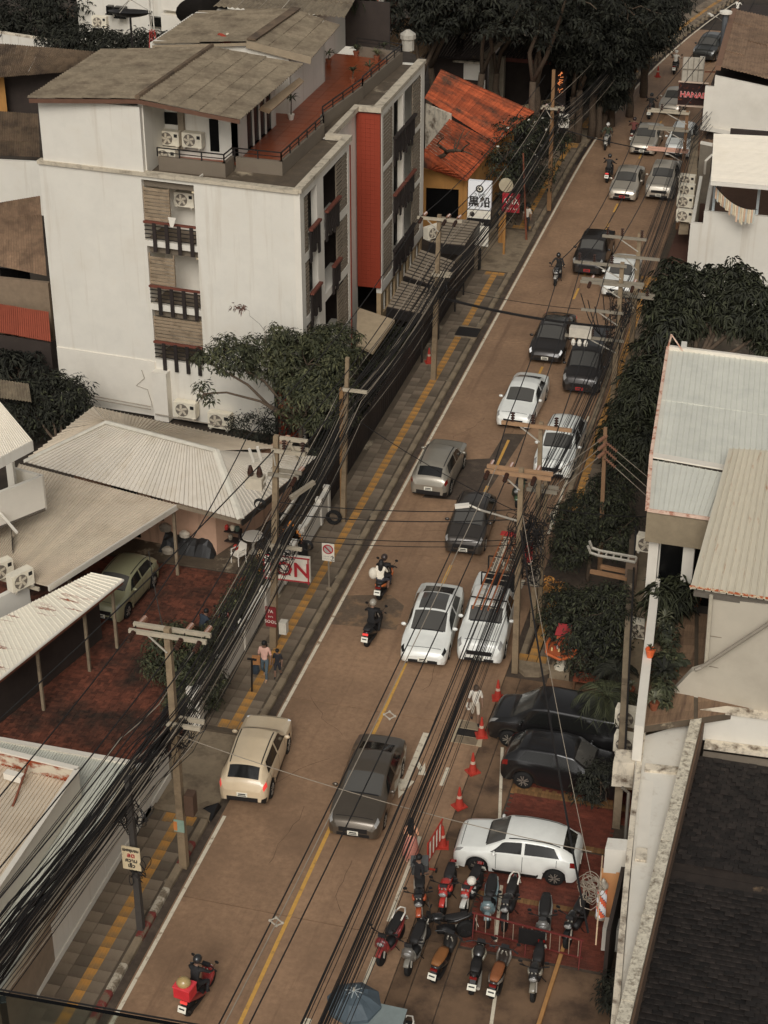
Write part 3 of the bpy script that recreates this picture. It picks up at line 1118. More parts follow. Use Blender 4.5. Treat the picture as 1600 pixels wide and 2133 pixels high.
# ground floor strip of wing two: buff panels with small windows
gf = MB()
wallh(gf, (-7.8, 71.84, 0), (0, 1, 0), 7.6, 2.0, .2, [(.4 + 1.2 * k, 1.3 + 1.2 * k, .9, 1.85) for k in range(6)])
gf.build('ground_wall', plain((150, 128, 98), .85), ap)
for k in range(6):
	w_ = MB().box(-7.95, -7.9, 72.24 + 1.2 * k, 73.14 + 1.2 * k, .9, 1.85).build('window', dark_glass, ap)
	MB().box(-7.9, -7.84, 72.66 + 1.2 * k, 72.72 + 1.2 * k, .9, 1.85).build('frame', white_clean, w_)
# orange mosaic strips and the notch between the wings
mb = MB()
mb.box(-8.85, -7.78, 71.70, 71.83, 2.3, 10.3)
mb.build('mosaic_strip', orange_wall, ap)
om = MB().box(0, .198, -.012, 0, 0, .193).build('mosaic_panel', orange_wall)
PROTO.append(om)
for i in range(5):
	for k in range(40):
		inst(om, ap, (-8.84 + .205 * i + 13, 71.698 - 61, 2.32 + .198 * k))
MB().box(-8.3, -7.93, 67.55, 67.68, .8, 10.2).build('mosaic_strip', orange_wall, ap)
mb = MB()
mb.box(-9.1, -8.9, 67.6, 71.9, 0, 10.39)
mb.build('notch_wall', white_clean, ap)
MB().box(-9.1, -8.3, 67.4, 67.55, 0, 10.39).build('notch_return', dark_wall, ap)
# body behind (keeps light out), left side
MB().box(-18.98, -18.75, 61.9, 80, 0, 10.4).box(-18.98, -7.9, 79.3, 79.5, 0, 10.4).build('side_wall', white_wall, ap)
MB().box(-10.9, -8.96, 67.5, 72.0, 10.1, 10.38).box(-18.7, -10.95, 63.5, 79.2, 10.1, 10.38).box(-10.95, -8.2, 61.4, 67.5, 10.1, 10.38).box(-10.95, -8.1, 72.0, 79.2, 10.1, 10.38).box(-18.7, -10.95, 61.9, 63.5, 10.1, 10.38).build('roof_slab', concrete_dark, ap)
# pale parapet along the road edge
pa = MB()
pa.box(-8.18, -7.86, 60.8, 67.44, 10.451, 10.62).box(-8.1, -7.7, 71.81, 79.5, 10.451, 10.62).box(-8.95, -7.86, 67.445, 67.7, 10.4, 10.62).box(-8.95, -8.7, 67.71, 71.54, 10.4, 10.62).box(-8.95, -7.7, 71.55, 71.8, 10.4, 10.62)
pa.build('parapet', cornice_m, ap)
# terrace floor and brown planter walls with black rails
tz = 10.5
TF = [(-14.3, 63.3), (-11.4, 63.5), (-9.6, 63.0), (-9.5, 68.4), (-9.4, 73.4), (-9.3, 79.6), (-14.3, 79.9)]
tf = MB().prism(TF, 10.385, tz).build('terrace_floor', orange_tile, ap)
ot = MB().box(-.29, .29, -.29, .29, 0, .012).build('floor_tile', orange_tile)
PROTO.append(ot)
for i in range(6):
	for j in range(36):
		x, y = -11.1 + i * .6, 62.6 + j * .6
		if x < -9.85 and 63.7 < y < 79.3:
			inst(ot, tf, (x + 13, y - 61, tz), (0, 0, 0))
pts1 = [(-14.803, 61.959, 10.7), (-14.099, 62.095, 10.95), (-11.301, 61.96, 10.95), (-11.271, 62.926, 10.95)]
pts2 = [(-11.178, 62.83, 10.95), (-9.251, 62.756, 10.95), (-9.099, 67.857, 10.95), (-9.463, 68.915, 10.95), (-9.009, 73.382, 10.95), (-9.069, 73.671, 10.95), (-8.779, 79.261, 10.95), (-11.097, 79.758, 10.95)]


def planter(pts, z0=10.385):
	mb = MB()
	for p, q in zip(pts[:-1], pts[1:]):
		p, q = Vector(p), Vector(q)
		d = (q - p).normalized()
		n = Vector((-d.y, d.x, 0)).normalized()
		mb.pbox((p.x, p.y, z0), (q.x - p.x, q.y - p.y, 0), n * .14, (0, 0, p.z - z0))
	mb.build('brown_parapet', planter_m, ap)
	railing(ap, [(p[0] - .05, p[1] + .05, p[2]) for p in pts], .34)


planter(pts1[1:])
planter(pts2)
# penthouse one
pz = 13.0
mb = MB()
mb.pbox((-18.75, 61.58, 10.56), U0 * 4.35, Vector((-U0.y, U0.x, 0)) * .2, (0, 0, 2.55))
mb.box(-18.7, -18.5, 61.8, 68.4, 10.4, 13.1)
mb.box(-14.55, -14.35, 61.5, 63.6, 10.4, 13.25)
mb.box(-14.4, -11.4, 63.6, 63.8, 10.4, 13.15)
wallh(mb, (-11.4, 63.6, 10.4), (0, 1, 0), 4.9, 2.6, .2, [(1.3, 4.4, .1, 2.1)])
mb.box(-18.7, -11.4, 68.3, 68.5, 10.4, 13.1)
mb.build('penthouse_wall', white_wall, ap)
for k in range(4):
	MB().box(-11.5, -11.45, 64.95 + k * .78, 65.65 + k * .78, 10.5, 12.5).build('glass_door', dark_glass, ap)
	MB().box(-11.45, -11.39, 65.65 + k * .78, 65.72 + k * .78, 10.5, 12.5).build('door_frame', white_clean, ap)
W1 = lambda px, py: None
def fpanel(name, m, p, q, d=.03):
	MB().box(p[0], q[0], p[1] - d, p[1] - .005, q[2], p[2]).build(name, m, ap)
fpanel('window', dark_glass, (-14.443, 63.6, 12.271), (-13.79, 63.6, 11.785))
fpanel('window', dark_glass, (-12.488, 63.6, 12.141), (-12.114, 63.6, 10.838))
fpanel('pipe_screen', louvre_d, (-13.734, 63.6, 12.366), (-13.501, 63.6, 10.875), .2)
pr = MB()
pr.tube([(-15.239, 63.5, 12.16), (-15.253, 63.5, 11.403)], .04, 6)
pr.tube([(-14.43, 63.5, 12.494), (-14.479, 63.5, 11.448)], .04, 6)
pr.build('pipes', white_clean, ap)
ra, rb = (-14.38, 61.1, 13.5), (-14.18, 68.7, 13.5)
sheets(ap, (-18.9, 68.2, 13.17), (-18.9, 61.02, 13.17), ra, rb, 8, 4, 4, .07, fibre, sag=.012, step=.03)
sheets(ap, (-10.28, 61.15, 12.98), (-10.28, 68.95, 12.98), rb, ra, 8, 5, 4, .07, fibre, sag=.012, step=.03)
for k in range(9):
	p = Vector(lerp(ra, rb, k / 9))
	q = Vector(lerp(ra, rb, (k + 1.05) / 9))
	MB().tube([p + Vector((0, 0, .05)), q + Vector((0, 0, .065))], .11, 6).build('ridge_cap', fibre_brown, ap)
fa = MB()
fa.beam((-18.85, 61.06, 13.08), (-14.4, 61.12, 13.38), .04, .16)
fa.beam((-14.4, 61.12, 13.38), (-10.35, 61.2, 12.9), .04, .16)
fa.build('fascia', plain((84, 58, 44)), ap)
MB().slab((-10.65, 64.574, 12.5), (-10.305, 64.828, 12.3), (-10.288, 68.983, 12.3), (-10.432, 68.798, 12.5), .22).build('door_awning', plain((136, 116, 92), .7), ap)
# penthouse two and three
mb = MB()
mb.box(-17.5, -17.3, 70.1, 75.2, 10.4, 13.1)
wallh(mb, (-11.3, 70.2, 10.4), (0, 1, 0), 5.0, 2.6, .2)
mb.box(-17.3, -11.3, 70.1, 70.3, 10.4, 13.2)
mb.box(-17.3, -11.3, 75.0, 75.2, 10.4, 13.2)
mb.box(-17, -12.2, 77.0, 77.2, 10.4, 12.9)
mb.box(-12.4, -12.2, 77.2, 82, 10.4, 12.9)
mb.build('penthouse_wall', white_wall, ap)
ra2, rb2 = (-13.1, 70.0, 13.5), (-12.87, 75.6, 13.5)
sheets(ap, (-17.3, 75.6, 13.1), (-17.3, 69.9, 13.1), ra2, rb2, 6, 4, 4, .07, fibre, sag=.012, step=.03)
sheets(ap, (-10.2, 69.9, 13.0), (-10.6, 75.3, 13.0), rb2, ra2, 6, 3, 4, .07, fibre, sag=.012, step=.03)
MB().slab((-13.1, 69.97, 13.62), (-12.7, 69.97, 13.6), (-12.5, 75.6, 13.6), (-12.9, 75.6, 13.62), .05).build('ridge_board', fibre_brown, ap)
MB().beam((-13.1, 69.95, 13.38), (-10.25, 69.87, 12.92), .05, .3).beam((-13.1, 69.95, 13.38), (-17.3, 69.87, 13.0), .05, .12).build('fascia', plain((128, 114, 94)), ap)
sheets(ap, (-17, 76.6, 13.1), (-10.9, 77.0, 12.9), (-11.5, 83, 13.3), (-17, 82.6, 13.5), 6, 3, 4, .07, fibre, sag=.012, step=.03)
MB().box(-12.2, -10.0, 81.5, 81.6, 10.4, 12.6).build('screen_wall', dark_wall, ap)
# awnings in front of the ground floor
MB().slab((-7.987, 68.682, 2.6), (-6.063, 67.797, 2.6), (-6.087, 64.351, 2.6), (-6.982, 64.955, 2.6), .12).build('concrete_canopy', plain((146, 130, 106), .85), ap)


def slat_awning(label, a, b, c, d, n, drop=.5):
	t = thing('slatted_awning', label, 'awning', (a[0], a[1], 0), 0, 'slatted awnings along the pavement')
	mb = MB()
	mb.slab(lerp(a, a, 0), b, c, d, .04)
	o = mb.build('backing', dark_wall, t)
	for k in range(n):
		p, q = lerp(a, d, (k + .15) / n), lerp(b, c, (k + .15) / n)
		p2, q2 = lerp(a, d, (k + .62) / n), lerp(b, c, (k + .62) / n)
		up = Vector((0, 0, .03))
		MB().slab(Vector(p) + up, Vector(q) + up, Vector(q2) + up * 1.9, Vector(p2) + up * 1.9, .025).build('slat', louvre_d, t)
	mb = MB()
	for p, q in ((a, b), (b, c)):
		mb.beam(Vector(p) - Vector((0, 0, .25)), Vector(q) - Vector((0, 0, .25)), .05, .45)
	for p in (a, b, c, d):
		mb.beam((p[0], p[1], 0), (p[0], p[1], p[2] - .05), .07, .07)
	mb.build('frame', black_metal, t)
	return t


slat_awning('dark slatted awning nearest the orange mosaic strip', (-6.859, 69.477, 2.4), (-5.181, 69.111, 2.4), (-5.18, 71.915, 2.4), (-7.002, 72.589, 2.4), 9)
slat_awning('dark slatted awning in the middle behind the concrete pole', (-6.94, 72.69, 2.6), (-5.072, 71.732, 2.6), (-5.074, 75.02, 2.6), (-6.987, 76.07, 2.6), 9)
slat_awning('dark slatted awning farthest up, below the restaurant light box', (-6.842, 77.077, 2.6), (-5.141, 77.087, 2.6), (-5.142, 80.422, 2.6), (-7.252, 80.681, 2.6), 9)
# air conditioners on this building
AF = U0.angle_signed(Vector((1, 0, 0))) if False else math.atan2(U0.y, U0.x)
aircon('left of two air conditioners side by side under the penthouse eave', (-14.05, 63.35, 10.98), AF)
aircon('right of two air conditioners side by side under the penthouse eave', (-13.1, 63.35, 10.98), AF)
aircon('lower air conditioner behind the black roof railing of the white building', (-14.05, 62.9, 10.4), AF)
aircon('left of two air conditioners low on the white wall above the hip roof', (-13.1, 60.95, .3), AF, 1.15)
aircon('right of two air conditioners low on the white wall, beside the shrub', (-11.6, 60.85, .05), AF, 1.15)
aircon('small air conditioner on the topmost front balcony behind the louvre', (-13.15, 62.3, 8.9), AF)
aircon('air conditioner on the pole side wall above the slatted awnings', (-6.792, 77.342, 2.7), 1.0)
# washing on the balcony
mb = MB()
mb.quad((-13.382, 60.95, 8.952), (-13.045, 60.95, 8.945), (-13.19, 60.95, 8.538), (-13.309, 60.95, 8.546))
mb.add([(-13.374, 60.93, 8.96), (-13.3, 60.93, 8.554), (-13.181, 60.93, 8.546), (-13.037, 60.93, 8.953)], [(0, 1, 2, 3)])
tag(mb.build('towel', white_clean), 'small white towel hung over the topmost balcony rail', 'towel')
# plants on the terrace
rosette('potted_palm', 'potted palm in a white square pot by the terrace glass doors', (-11.008, 69.321, 10.5), .5, 14, leaf_green, white_clean, .7)
rosette('potted_plant', 'potted plant against the white penthouse wall far along the terrace', (-11.93, 77.823, 10.5), .5, 16, leaf_green, terracotta, .3)
for i, (p, lb) in enumerate((((-11.095, 79.494, 10.5), 'low round pot of dark leaves on the orange terrace below the rail'), ((-9.578, 76.418, 10.5), 'bushy pot plant standing at the rail in the middle of the terrace'), ((-9.993, 75.117, 10.5), 'small green pot plant in the corner of the terrace rail'), ((-9.941, 78.954, 10.5), 'tall sparse plant in a clay pot at the far terrace rail'), ((-9.835, 79.837, 10.5), 'leafy pot plant at the far end of the terrace rail'))):
	rosette('potted_plant', lb, p, .45, 18, leaf_green if i != 3 else leaf_light, terracotta, .1 + .12 * (i % 3), up=1.)
tree('terrace_palm', 'spiky palm at the far end of the roof terrace', (-11.945, 82.71, 10.6), [((0, 0, 1.9), (1.1, 1.1, .9))], leaf_green, 40, 30, .5, .5, .07, .06, 'palm', droop=.5)


# ------------------------------------------------------------------ single storey house with the pale hip roof
hb = thing('hip_roof_house', 'single storey pink house under a cream ribbed metal hip roof', 'house', (-9, 52, 0))
RL, RR = (-12.705, 52.346, 4.3), (-8.138, 51.316, 4.3)
EFL, EFR, ERB = (-8.997, 49.582, 3), (-6.495, 49.091, 3), (-5.356, 54.142, 3)
HL = (-15.433, 51.012, 3)
BL, BR = (-14.796, 55.803, 3), (-6.729, 54.429, 3)
sheets(hb, HL, EFR, RR, RL, 16, 1, 3, .045, metal_cream, kind='trap')
sheets(hb, EFR, ERB, lerp(RR, RR, 0), RR, 8, 1, 3, .045, metal_cream, kind='trap')
sheets(hb, BR, BL, RL, RR, 12, 1, 4, .04, metal_flat, kind='trap')
sheets(hb, BL, HL, RL, lerp(RL, RL, 0), 5, 1, 3, .04, metal_flat, kind='trap')
for p, q in ((HL, RL), (RL, RR), (RR, EFR)):
	p, q = Vector(p) + Vector((0, 0, .07)), Vector(q) + Vector((0, 0, .07))
	d = (q - p).normalized()
	s_ = Vector((0, 0, 1)).cross(d).normalized()
	mb = MB()
	mb.slab(p - s_ * .13 - Vector((0, 0, .04)), p, q, q - s_ * .13 - Vector((0, 0, .04)), .02)
	mb.slab(p, p + s_ * .13 - Vector((0, 0, .04)), q + s_ * .13 - Vector((0, 0, .04)), q, .02)
	mb.build('ridge_flashing', plain((176, 170, 156), .6), hb)
PW = (-8.322, 51.335, 0)
mb = MB()
wallh(mb, (PW[0] - 5.6, PW[1] + .55, 0), (5.6, -.5, 0), 5.62, 2.95, .15, [(3.05, 3.55, .9, 2.4)])
mb.pbox((PW[0], PW[1] + .05, 0), (1.5, 4.2, 0), (-.15, .05, 0), (0, 0, 2.95))
mb.build('wall', pink_wall, hb)
for k in range(5):
	MB().cbox((PW[0] - 5.6 + 3.3, PW[1] + .32, 1.02 + k * .3), (.46, .06, .05), -.09).build('vent_block', concrete_dark, hb)
MB().cbox((PW[0] - 3.6, PW[1] + .38, 1.2), (1.1, .08, 2.2), -.09).build('door', dark_glass, hb)
MB().beam(Vector(EFL) + Vector((0, -.02, -.08)), Vector(EFR) + Vector((0, -.02, -.08)), .08, .12).build('gutter', plain((110, 98, 82), .6), hb)
MB().beam(Vector(EFR) + Vector((.04, 0, -.12)), Vector(ERB) + Vector((.04, 0, -.12)), .06, .2).build('eave_board', black_metal, hb)
# flat carport roof
cp = thing('carport', 'wide flat beige ribbed metal carport roof beside the hip roof house', 'carport', (-12, 47, 0))
CFR, CFL = (-9.017, 49.619, 2.92), (-11.067, 43.55, 2.92)
CBL = Vector(CFL) + (Vector(HL) - Vector(EFL)) * 1.0
CBL = (-15.583, 50.141, 2.98)
CFL2 = (-11.85, 43.759, 2.92)
sheets(cp, CFL, CFR, Vector(HL) + Vector((0, 0, -.02)), (-15.061, 49.361, 2.98), 1, 1, 4, .03, metal_flat, kind='trap') if False else None
cA, cB, cC, cD = Vector(CFR), Vector(CFL), Vector((-13.994, 43.984, 2.95)), Vector((-15.49, 50.747, 3.05))
sheets(cp, cB, cC, cD, cA, 12, 1, 4, .03, metal_flat, kind='trap')
MB().beam(cB + Vector((.02, -.02, -.06)), cA + Vector((.02, -.02, -.06)), .07, .2).build('fascia', metal_cream, cp)
MB().beam(cB + Vector((-.3, -.05, -.12)), cC + Vector((0, -.05, -.12)), .07, .12).build('rear_fascia', plain((150, 140, 122)), cp)
mb = MB()
mb.pbox((-12.191, 52.137, 0), (-12.191, 52.137, 0) and (-1.9, -3.6, 0), (-.15, .05, 0), (0, 0, 2.7))
mb.build('side_wall', pink_wall, cp)
MB().pbox(Vector((-12.191, 52.137, 0)) + Vector((.02, -.05, 0)), (-1.9, -3.6, 0), (.02, -.01, 0), (0, 0, .9)).build('dado', plain((92, 66, 54)), cp)
for p in ((-9.047, 49.664, 2.7), (-10.893, 44.942, 2.7)):
	MB().beam((p[0] - .15, p[1] + .05, 0), (p[0] - .15, p[1] + .05, 2.78), .1, .1).build('post', concrete, cp)

# white block with a balcony at the left edge of the picture
wb = thing('balcony_building', 'white building cut by the left edge, with balcony and ribbed roof', 'building', (-13.5, 42, 0))
a = Vector((-13.903, 44.974, 4.9))
b = Vector((-12.673, 47.004, 4.9))
b0 = Vector((-13.793, 46.942, 4.9))
d = (b - a)
mb = MB()
mb.pbox(a + d * .0 - Vector((0, 0, 1.3)), d, (-.12, .06, 0), (0, 0, 1.3))
mb.pbox(b - Vector((0, 0, 1.3)), (-1.35, .28, 0), (0, .12, 0), (0, 0, 1.3))
mb.build('balcony_parapet', white_clean, wb)
MB().pbox(a - Vector((0, 0, 1.32)), d, (-1.4, .3, 0), (0, 0, .12)).build('balcony_slab', concrete_dark, wb)
MB().beam((-13.557, 45.494, 4.2), (-12.604, 44.747, 4), .07, .07).build('drain_spout', white_clean, wb)
mb = MB()
mb.pbox(Vector((-13.449, 46.515, 4.9)) - Vector((0, 0, 1.2)), (-.3, .1, 0), (-.1, .35, 0), (0, 0, 3.2))
mb.pbox((-17.5, 46.3, 0), (2.1, .0, 0), (0, .2, 0), (0, 0, 6.4))
mb.pbox((-15.8, 42.6, 0), (.25, 0, 0), (0, 3.6, 0), (0, 0, 6.4))
mb.build('wall', white_wall, wb)
MB().pbox((-13.023, 45.065, 3.3), (.02, .0, 0), (-.45, .9, 0), (0, 0, -1.0)).build('window', dark_glass, wb)
rA, rB, rC, rD = (-11.615, 44.542, 7.6), (-12.468, 42.12, 7.6), (-13.671, 43.844, 8.8), (-12.565, 44.563, 8.8)
sheets(wb, rB, rA, rD, rC, 6, 1, 5, .03, metal_white, kind='trap')
MB().beam(Vector(rA) + Vector((.03, 0, -.16)), Vector(rB) + Vector((.03, 0, -.16)), .04, .36).build('fascia', white_wall, wb)
mb = MB()
mb.pbox((-11.778, 43.6, 2.9), Vector((-12.453, 42.23, 2.9)) - Vector((-11.778, 43.6, 2.9)), (-.1, .2, 0), (0, 0, -1.4))
mb.build('low_wall', white_wall, wb)
aircon('air conditioner on the beige carport roof at the left edge', (-11.836, 43.201, 2.95), 1.1, 1.0)
aircon('air conditioner half cut by the left edge of the picture', (-12.77, 43.633, 2.9), 1.0, 1.0)

# canopy with rust streaks
rc = thing('rusty_canopy', 'white metal canopy with rust streaks above the parked green car', 'canopy', (-10, 42, 0))
cA, cB = Vector((-9.177, 45.052, 2.6)), Vector((-10.705, 38.285, 2.6))
cC, cD = Vector((-12.368, 40.702, 2.75)), Vector((-10.215, 44.949, 2.75))
sheets(rc, cB, cA, cD, cC, 9, 1, 4, .025, metal_rust, kind='trap')
MB().tube([cB + Vector((.03, 0, -.02)), cA + Vector((.03, 0, -.02))], .05, 6).build('gutter', metal_white, rc)
MB().beam(cB + Vector((0, 0, -.12)), cA + Vector((0, 0, -.12)), .05, .1).build('edge_beam', rust, rc)
for t_ in (.05, .4, .75, .97):
	p = cB.lerp(cA, t_)
	MB().beam((p.x - .25, p.y, 0), (p.x - .25, p.y, 2.52), .09, .09).build('post', concrete, rc)
w0 = cB.lerp(cA, .0)
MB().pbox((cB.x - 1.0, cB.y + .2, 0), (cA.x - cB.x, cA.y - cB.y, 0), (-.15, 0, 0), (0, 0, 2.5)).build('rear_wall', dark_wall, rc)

# blue roofed building at the lower left with a rusty roof well
lb = thing('blue_roof_building', 'low building with pale blue ribbed roof and a rusty sunken roof well', 'building', (-7, 33, 0))
A, B = Vector((-9.332, 35.607, 3)), Vector((-4.899, 35.578, 3))
Cc, D = Vector((-4.698, 29.487, 3)), Vector((-4.828, 25.773, 3))
D2 = A + (Cc - B) * 1.9
Cc2 = B + (Cc - B) * 1.9
sheets(lb, A, B, Cc2, D2, 14, 1, 4, .03, metal_blue, kind='trap', step=0)
MB().beam(A + Vector((0, .03, 0)), B + Vector((0, .03, 0)), .16, .12).build('ridge_flashing', metal_white, lb)
MB().beam(B + Vector((.04, 0, -.1)), Cc2 + Vector((.04, 0, -.1)), .08, .22).build('gutter', plain((150, 140, 122)), lb)
mb = MB()
mb.pbox((B.x - .5, B.y - .1, 0), (Cc2.x - B.x, Cc2.y - B.y, 0), (-.2, 0, 0), (0, 0, 2.8))
mb.pbox((A.x, A.y - .15, 0), (B.x - A.x - .5, B.y - A.y, 0), (0, -.2, 0), (0, 0, 2.85))
mb.build('wall', plain((120, 106, 90)), lb)
p1, p2, p3 = Vector((-7.984, 33.979, 4)), Vector((-5.717, 33.782, 4)), Vector((-5.706, 29.032, 4))
p0 = p1 + (p1 - p2) * .5
dd = (p3 - p2) * 1.2
MB().pbox(p0 - Vector((0, 0, .95)), p2 - p0, (0, .1, 0), (0, 0, .95)).build('well_wall_rusty', mat('rust_stained_panel', lin(170, 160, 142), .7, .08, 3, col2=lin(120, 54, 26), mix=(.46, .56), sc2=1.3, stretch=(1.2, 1.2, 2.2)), lb)
MB().pbox(p2 - Vector((0, 0, .95)), dd, (.1, 0, 0), (0, 0, .95)).build('well_wall', metal_white, lb)
MB().beam(p0 + Vector((0, .04, .02)), p2 + Vector((.06, .04, .02)), .16, .05).build('well_cap', metal_white, lb)
MB().beam(p2 + Vector((.05, 0, .02)), p2 + dd + Vector((.05, 0, .02)), .14, .05).build('well_cap', metal_white, lb)
q0, q1 = p0 - Vector((0, 0, .45)), p2 - Vector((.02, .02, .45))
sheets(lb, q0 + dd, q1 + dd, q1, q0, 6, 1, 5, .04, metal_flat, kind='trap')
MB().beam((-7.071, 33.738, 3.9), (-6.932, 32.465, 3.55), .05, .05).build('brace', rust, lb)
MB().beam((-7.583, 33.437, 3.75), (-7.052, 33.37, 3.75), .2, .2).build('vent_box', metal_white, lb)

# ------------------------------------------------------------------ boundary walls along the left pavement
bw = thing('boundary_wall', 'long low white garden wall between the left pavement and hedge', 'wall', (-5.4, 47, 0))
y0, y1 = 41.6, 55.2
k = 0
y = y0
while y < y1 - .5:
	e = min(y + 1.94, y1)
	MB().box(-5.44, -5.3, y, e, 0, 1.0).build('wall_panel', white_wall, bw)
	MB().box(-5.48, -5.26, y - .02, e + .01, 1.0, 1.06).build('coping', white_wall, bw)
	MB().box(-5.48, -5.24, e + .005, e + .2, 0, 1.2).build('pier', white_wall, bw)
	y = e + .2
MB().box(-5.62, -5.2, 41.3, 41.6, 0, 1.5).build('gate_pier', white_wall, bw)
lw = thing('boundary_wall', 'white wall with wire mesh at the lower left, below the thick cable bundle', 'wall', (-5.6, 31, 0))
y = 22.0
while y < 36.6:
	MB().box(-5.5, -5.24, y, y + 2.38, 0, 1.5).build('wall_panel', white_wall, lw)
	MB().box(-5.56, -5.2, y, y + 2.39, 0, .28).build('plinth', white_clean, lw)
	y += 2.4
MB().box(-5.62, -5.2, 36.45, 37.2, 0, 1.75).build('gate_pier', white_wall, lw)
ms = MB()
for k in range(60):
	ms.beam((-5.37, 22.1 + k * .12, 1.5), (-5.37, 22.1 + k * .12, 2.0), .012, .012)
for k in range(5):
	ms.beam((-5.37, 22.1, 1.55 + k * .1), (-5.37, 29.3, 1.55 + k * .1), .012, .012)
ms.build('wire_mesh', cable_g, lw, kind='stuff')
# dark fence behind the pavement beside the apartment building
df = thing('garden_fence', 'dark planked fence between the pavement and white apartment building', 'fence', (-5.6, 64, 0))
y = 55.6
while y < 80.5:
	MB().box(-5.5, -5.44, y, y + .27, 0, 1.45 + random.uniform(-.03, .03)).build('plank', wood_dark, df)
	y += .3
MB().box(-5.56, -5.505, 55.6, 80.5, 1.1, 1.2).build('fence_rail', black_metal, df)

# ------------------------------------------------------------------ restaurant with the orange tile roof
og = thing('orange_roof_restaurant', 'ochre restaurant with weathered orange tile roof below bare tree', 'restaurant', (-7, 88, 0))


def tiled(parent, a, b, c, d, nu, nv, m, name='roof_tile_row', amp=.05):
	"""Rows of clay tiles: every row one stepped strip with rolled tiles."""
	a, b, c, d = (Vector(p) for p in (a, b, c, d))
	n = (b - a).cross(d - a).normalized()
	if n.z < 0:
		n = -n
	for j in range(nv):
		mb = MB()
		v0, v1 = j / nv, (j + 1.12) / nv
		for i in range(nu):
			u0, u1 = i / nu, (i + .92) / nu
			um = (u0 + u1) / 2
			jt = n * random.uniform(0, .015)
			q = [Vector(bil(a, b, c, d, u, v)) + n * h + jt for u, v, h in ((u0, v0, .02), (um, v0, .035 + amp), (u1, v0, .02), (u1, min(v1, 1), 0), (um, min(v1, 1), amp), (u0, min(v1, 1), 0))]
			q += [q[0] - n * .05, q[2] - n * .05]
			fl = [(0, 1, 4, 5), (1, 2, 3, 4), (0, 6, 7, 2, 1)]
			if (b - a).cross(d - a).z < 0:
				fl = [f[::-1] for f in fl]
			mb.add(q, fl)
		mb.build(name, m, parent)


R1, R2, E1, E2 = (-10.969, 95.981, 5.4), (-10.52, 90.548, 5.4), (-5.618, 96.361, 3.3), (-6.525, 90.324, 3.3)
tiled(og, E2, E1, R1, R2, 26, 26, orange_roof)
R3, R4, E3, E4 = (-8.892, 89.64, 4.7), (-8.92, 84.216, 4.7), (-6.55, 90.959, 3.1), (-6.803, 84.681, 3.1)
tiled(og, E4, E3, R3, R4, 16, 18, orange_roof)
R5 = (-8.729, 83.489, 4)
tiled(og, (-8.484, 85.386, 3.2), E4, R4, R5, 8, 8, orange_roof)
MB().beam(R1, E1, .25, .12).build('verge', orange_roof, og)
gw = MB()
P1, P2 = Vector((-10.526, 90.896, 5.3)), Vector((-8.76, 89.414, 4.7))
mb = MB()
mb.pbox((P1.x, P1.y, 2), (P2.x - P1.x, P2.y - P1.y, 0), (0, .15, 0), (0, 0, 3.0))
mb.build('gable_wall', stained, og)
WY = (-7.566, 88.324, 0)[1] + 4.5
mb = MB()
fa_, fb_ = Vector((-8.991, 85.294, 0.8)), Vector((-6.933, 85.484, 0.8))
u = fb_ - fa_
wallh(mb, (fa_.x - 1, fa_.y, 0), (u.x, u.y, 0), u.length + 1.0, 3.3, .2, [(.9, u.length + .55, .5, 2.3)])
mb.pbox((fb_.x, fb_.y, 0), (.6, 9, 0), (-.2, 0, 0), (0, 0, 3.0))
mb.build('wall', ochre_wall, og)
MB().pbox((fa_.x - .2, fa_.y + .25, .4), (u.x + .1, u.y, 0), (0, .05, 0), (0, 0, 2.0)).build('shop_window', dark_glass, og)
# bare tree on the roof side
bt = thing('bare_tree', 'leafless dark tree with twisted limbs against the orange roof', 'tree', (-9.922, 89.05, 0.2))
mb = MB()
mb.smooth = True
def bl_(px, py, z): return None
br = [((-9.989, 89.321, 0.1), (-8.726, 85.11, 3.6), .16, .13), ((-8.726, 85.11, 3.6), (-7.807, 84.362, 4.6), .13, .10), ((-7.807, 84.362, 4.6), (-6.71, 82.997, 5.2), .10, .06), ((-7.807, 84.362, 4.6), (-7.98, 83.185, 5.4), .08, .05),
	  ((-6.71, 82.997, 5.2), (-6.196, 82.387, 5.8), .06, .03), ((-6.71, 82.997, 5.2), (-6.068, 82.632, 5.2), .05, .02), ((-7.252, 83.565, 4.9), (-6.697, 83.473, 6.2), .05, .02), ((-7.252, 83.565, 4.9), (-7.143, 83.559, 5.6), .05, .02), ((-7.98, 83.185, 5.4), (-7.52, 82.553, 6), .04, .02), ((-6.541, 82.819, 6), (-6.285, 82.936, 6.3), .03, .015), ((-6.196, 82.387, 5.8), (-6.32, 81.839, 6.2), .03, .015), ((-8.726, 85.11, 3.6), (-8.819, 84.721, 4.6), .06, .03)]
for p, q, r0, r1 in br:
	limb(mb, p, q, r0, r1, 6, .07)
mb.build('trunk', bark, bt)

# ------------------------------------------------------------------ roofs and houses along the left edge
def far_house(label, roof, wall_quads, m, nu, nv, cat='house', waves=5, wm=None, amp=.06, kind='sin', name='old_house'):
	c = sum((Vector(p) for p in roof), Vector()) / 4
	t = thing(name, label, cat, (c.x, c.y, 0))
	sheets(t, *roof, nu, nv, waves, amp, m, kind=kind, sag=.012)
	for nm, q, mm, th in wall_quads:
		q = [Vector(p) for p in q]
		n = (q[1] - q[0]).cross(q[3] - q[0]).normalized() * th
		mb = MB()
		mb.add(q + [p + n for p in q], [(0, 1, 2, 3), (7, 6, 5, 4), (1, 0, 4, 5), (2, 1, 5, 6), (3, 2, 6, 7), (0, 3, 7, 4)])
		mb.build(nm, mm, t)
	return t


def vq(p, q, z0):
	return [(p[0], p[1], z0), (q[0], q[1], z0), q, p]


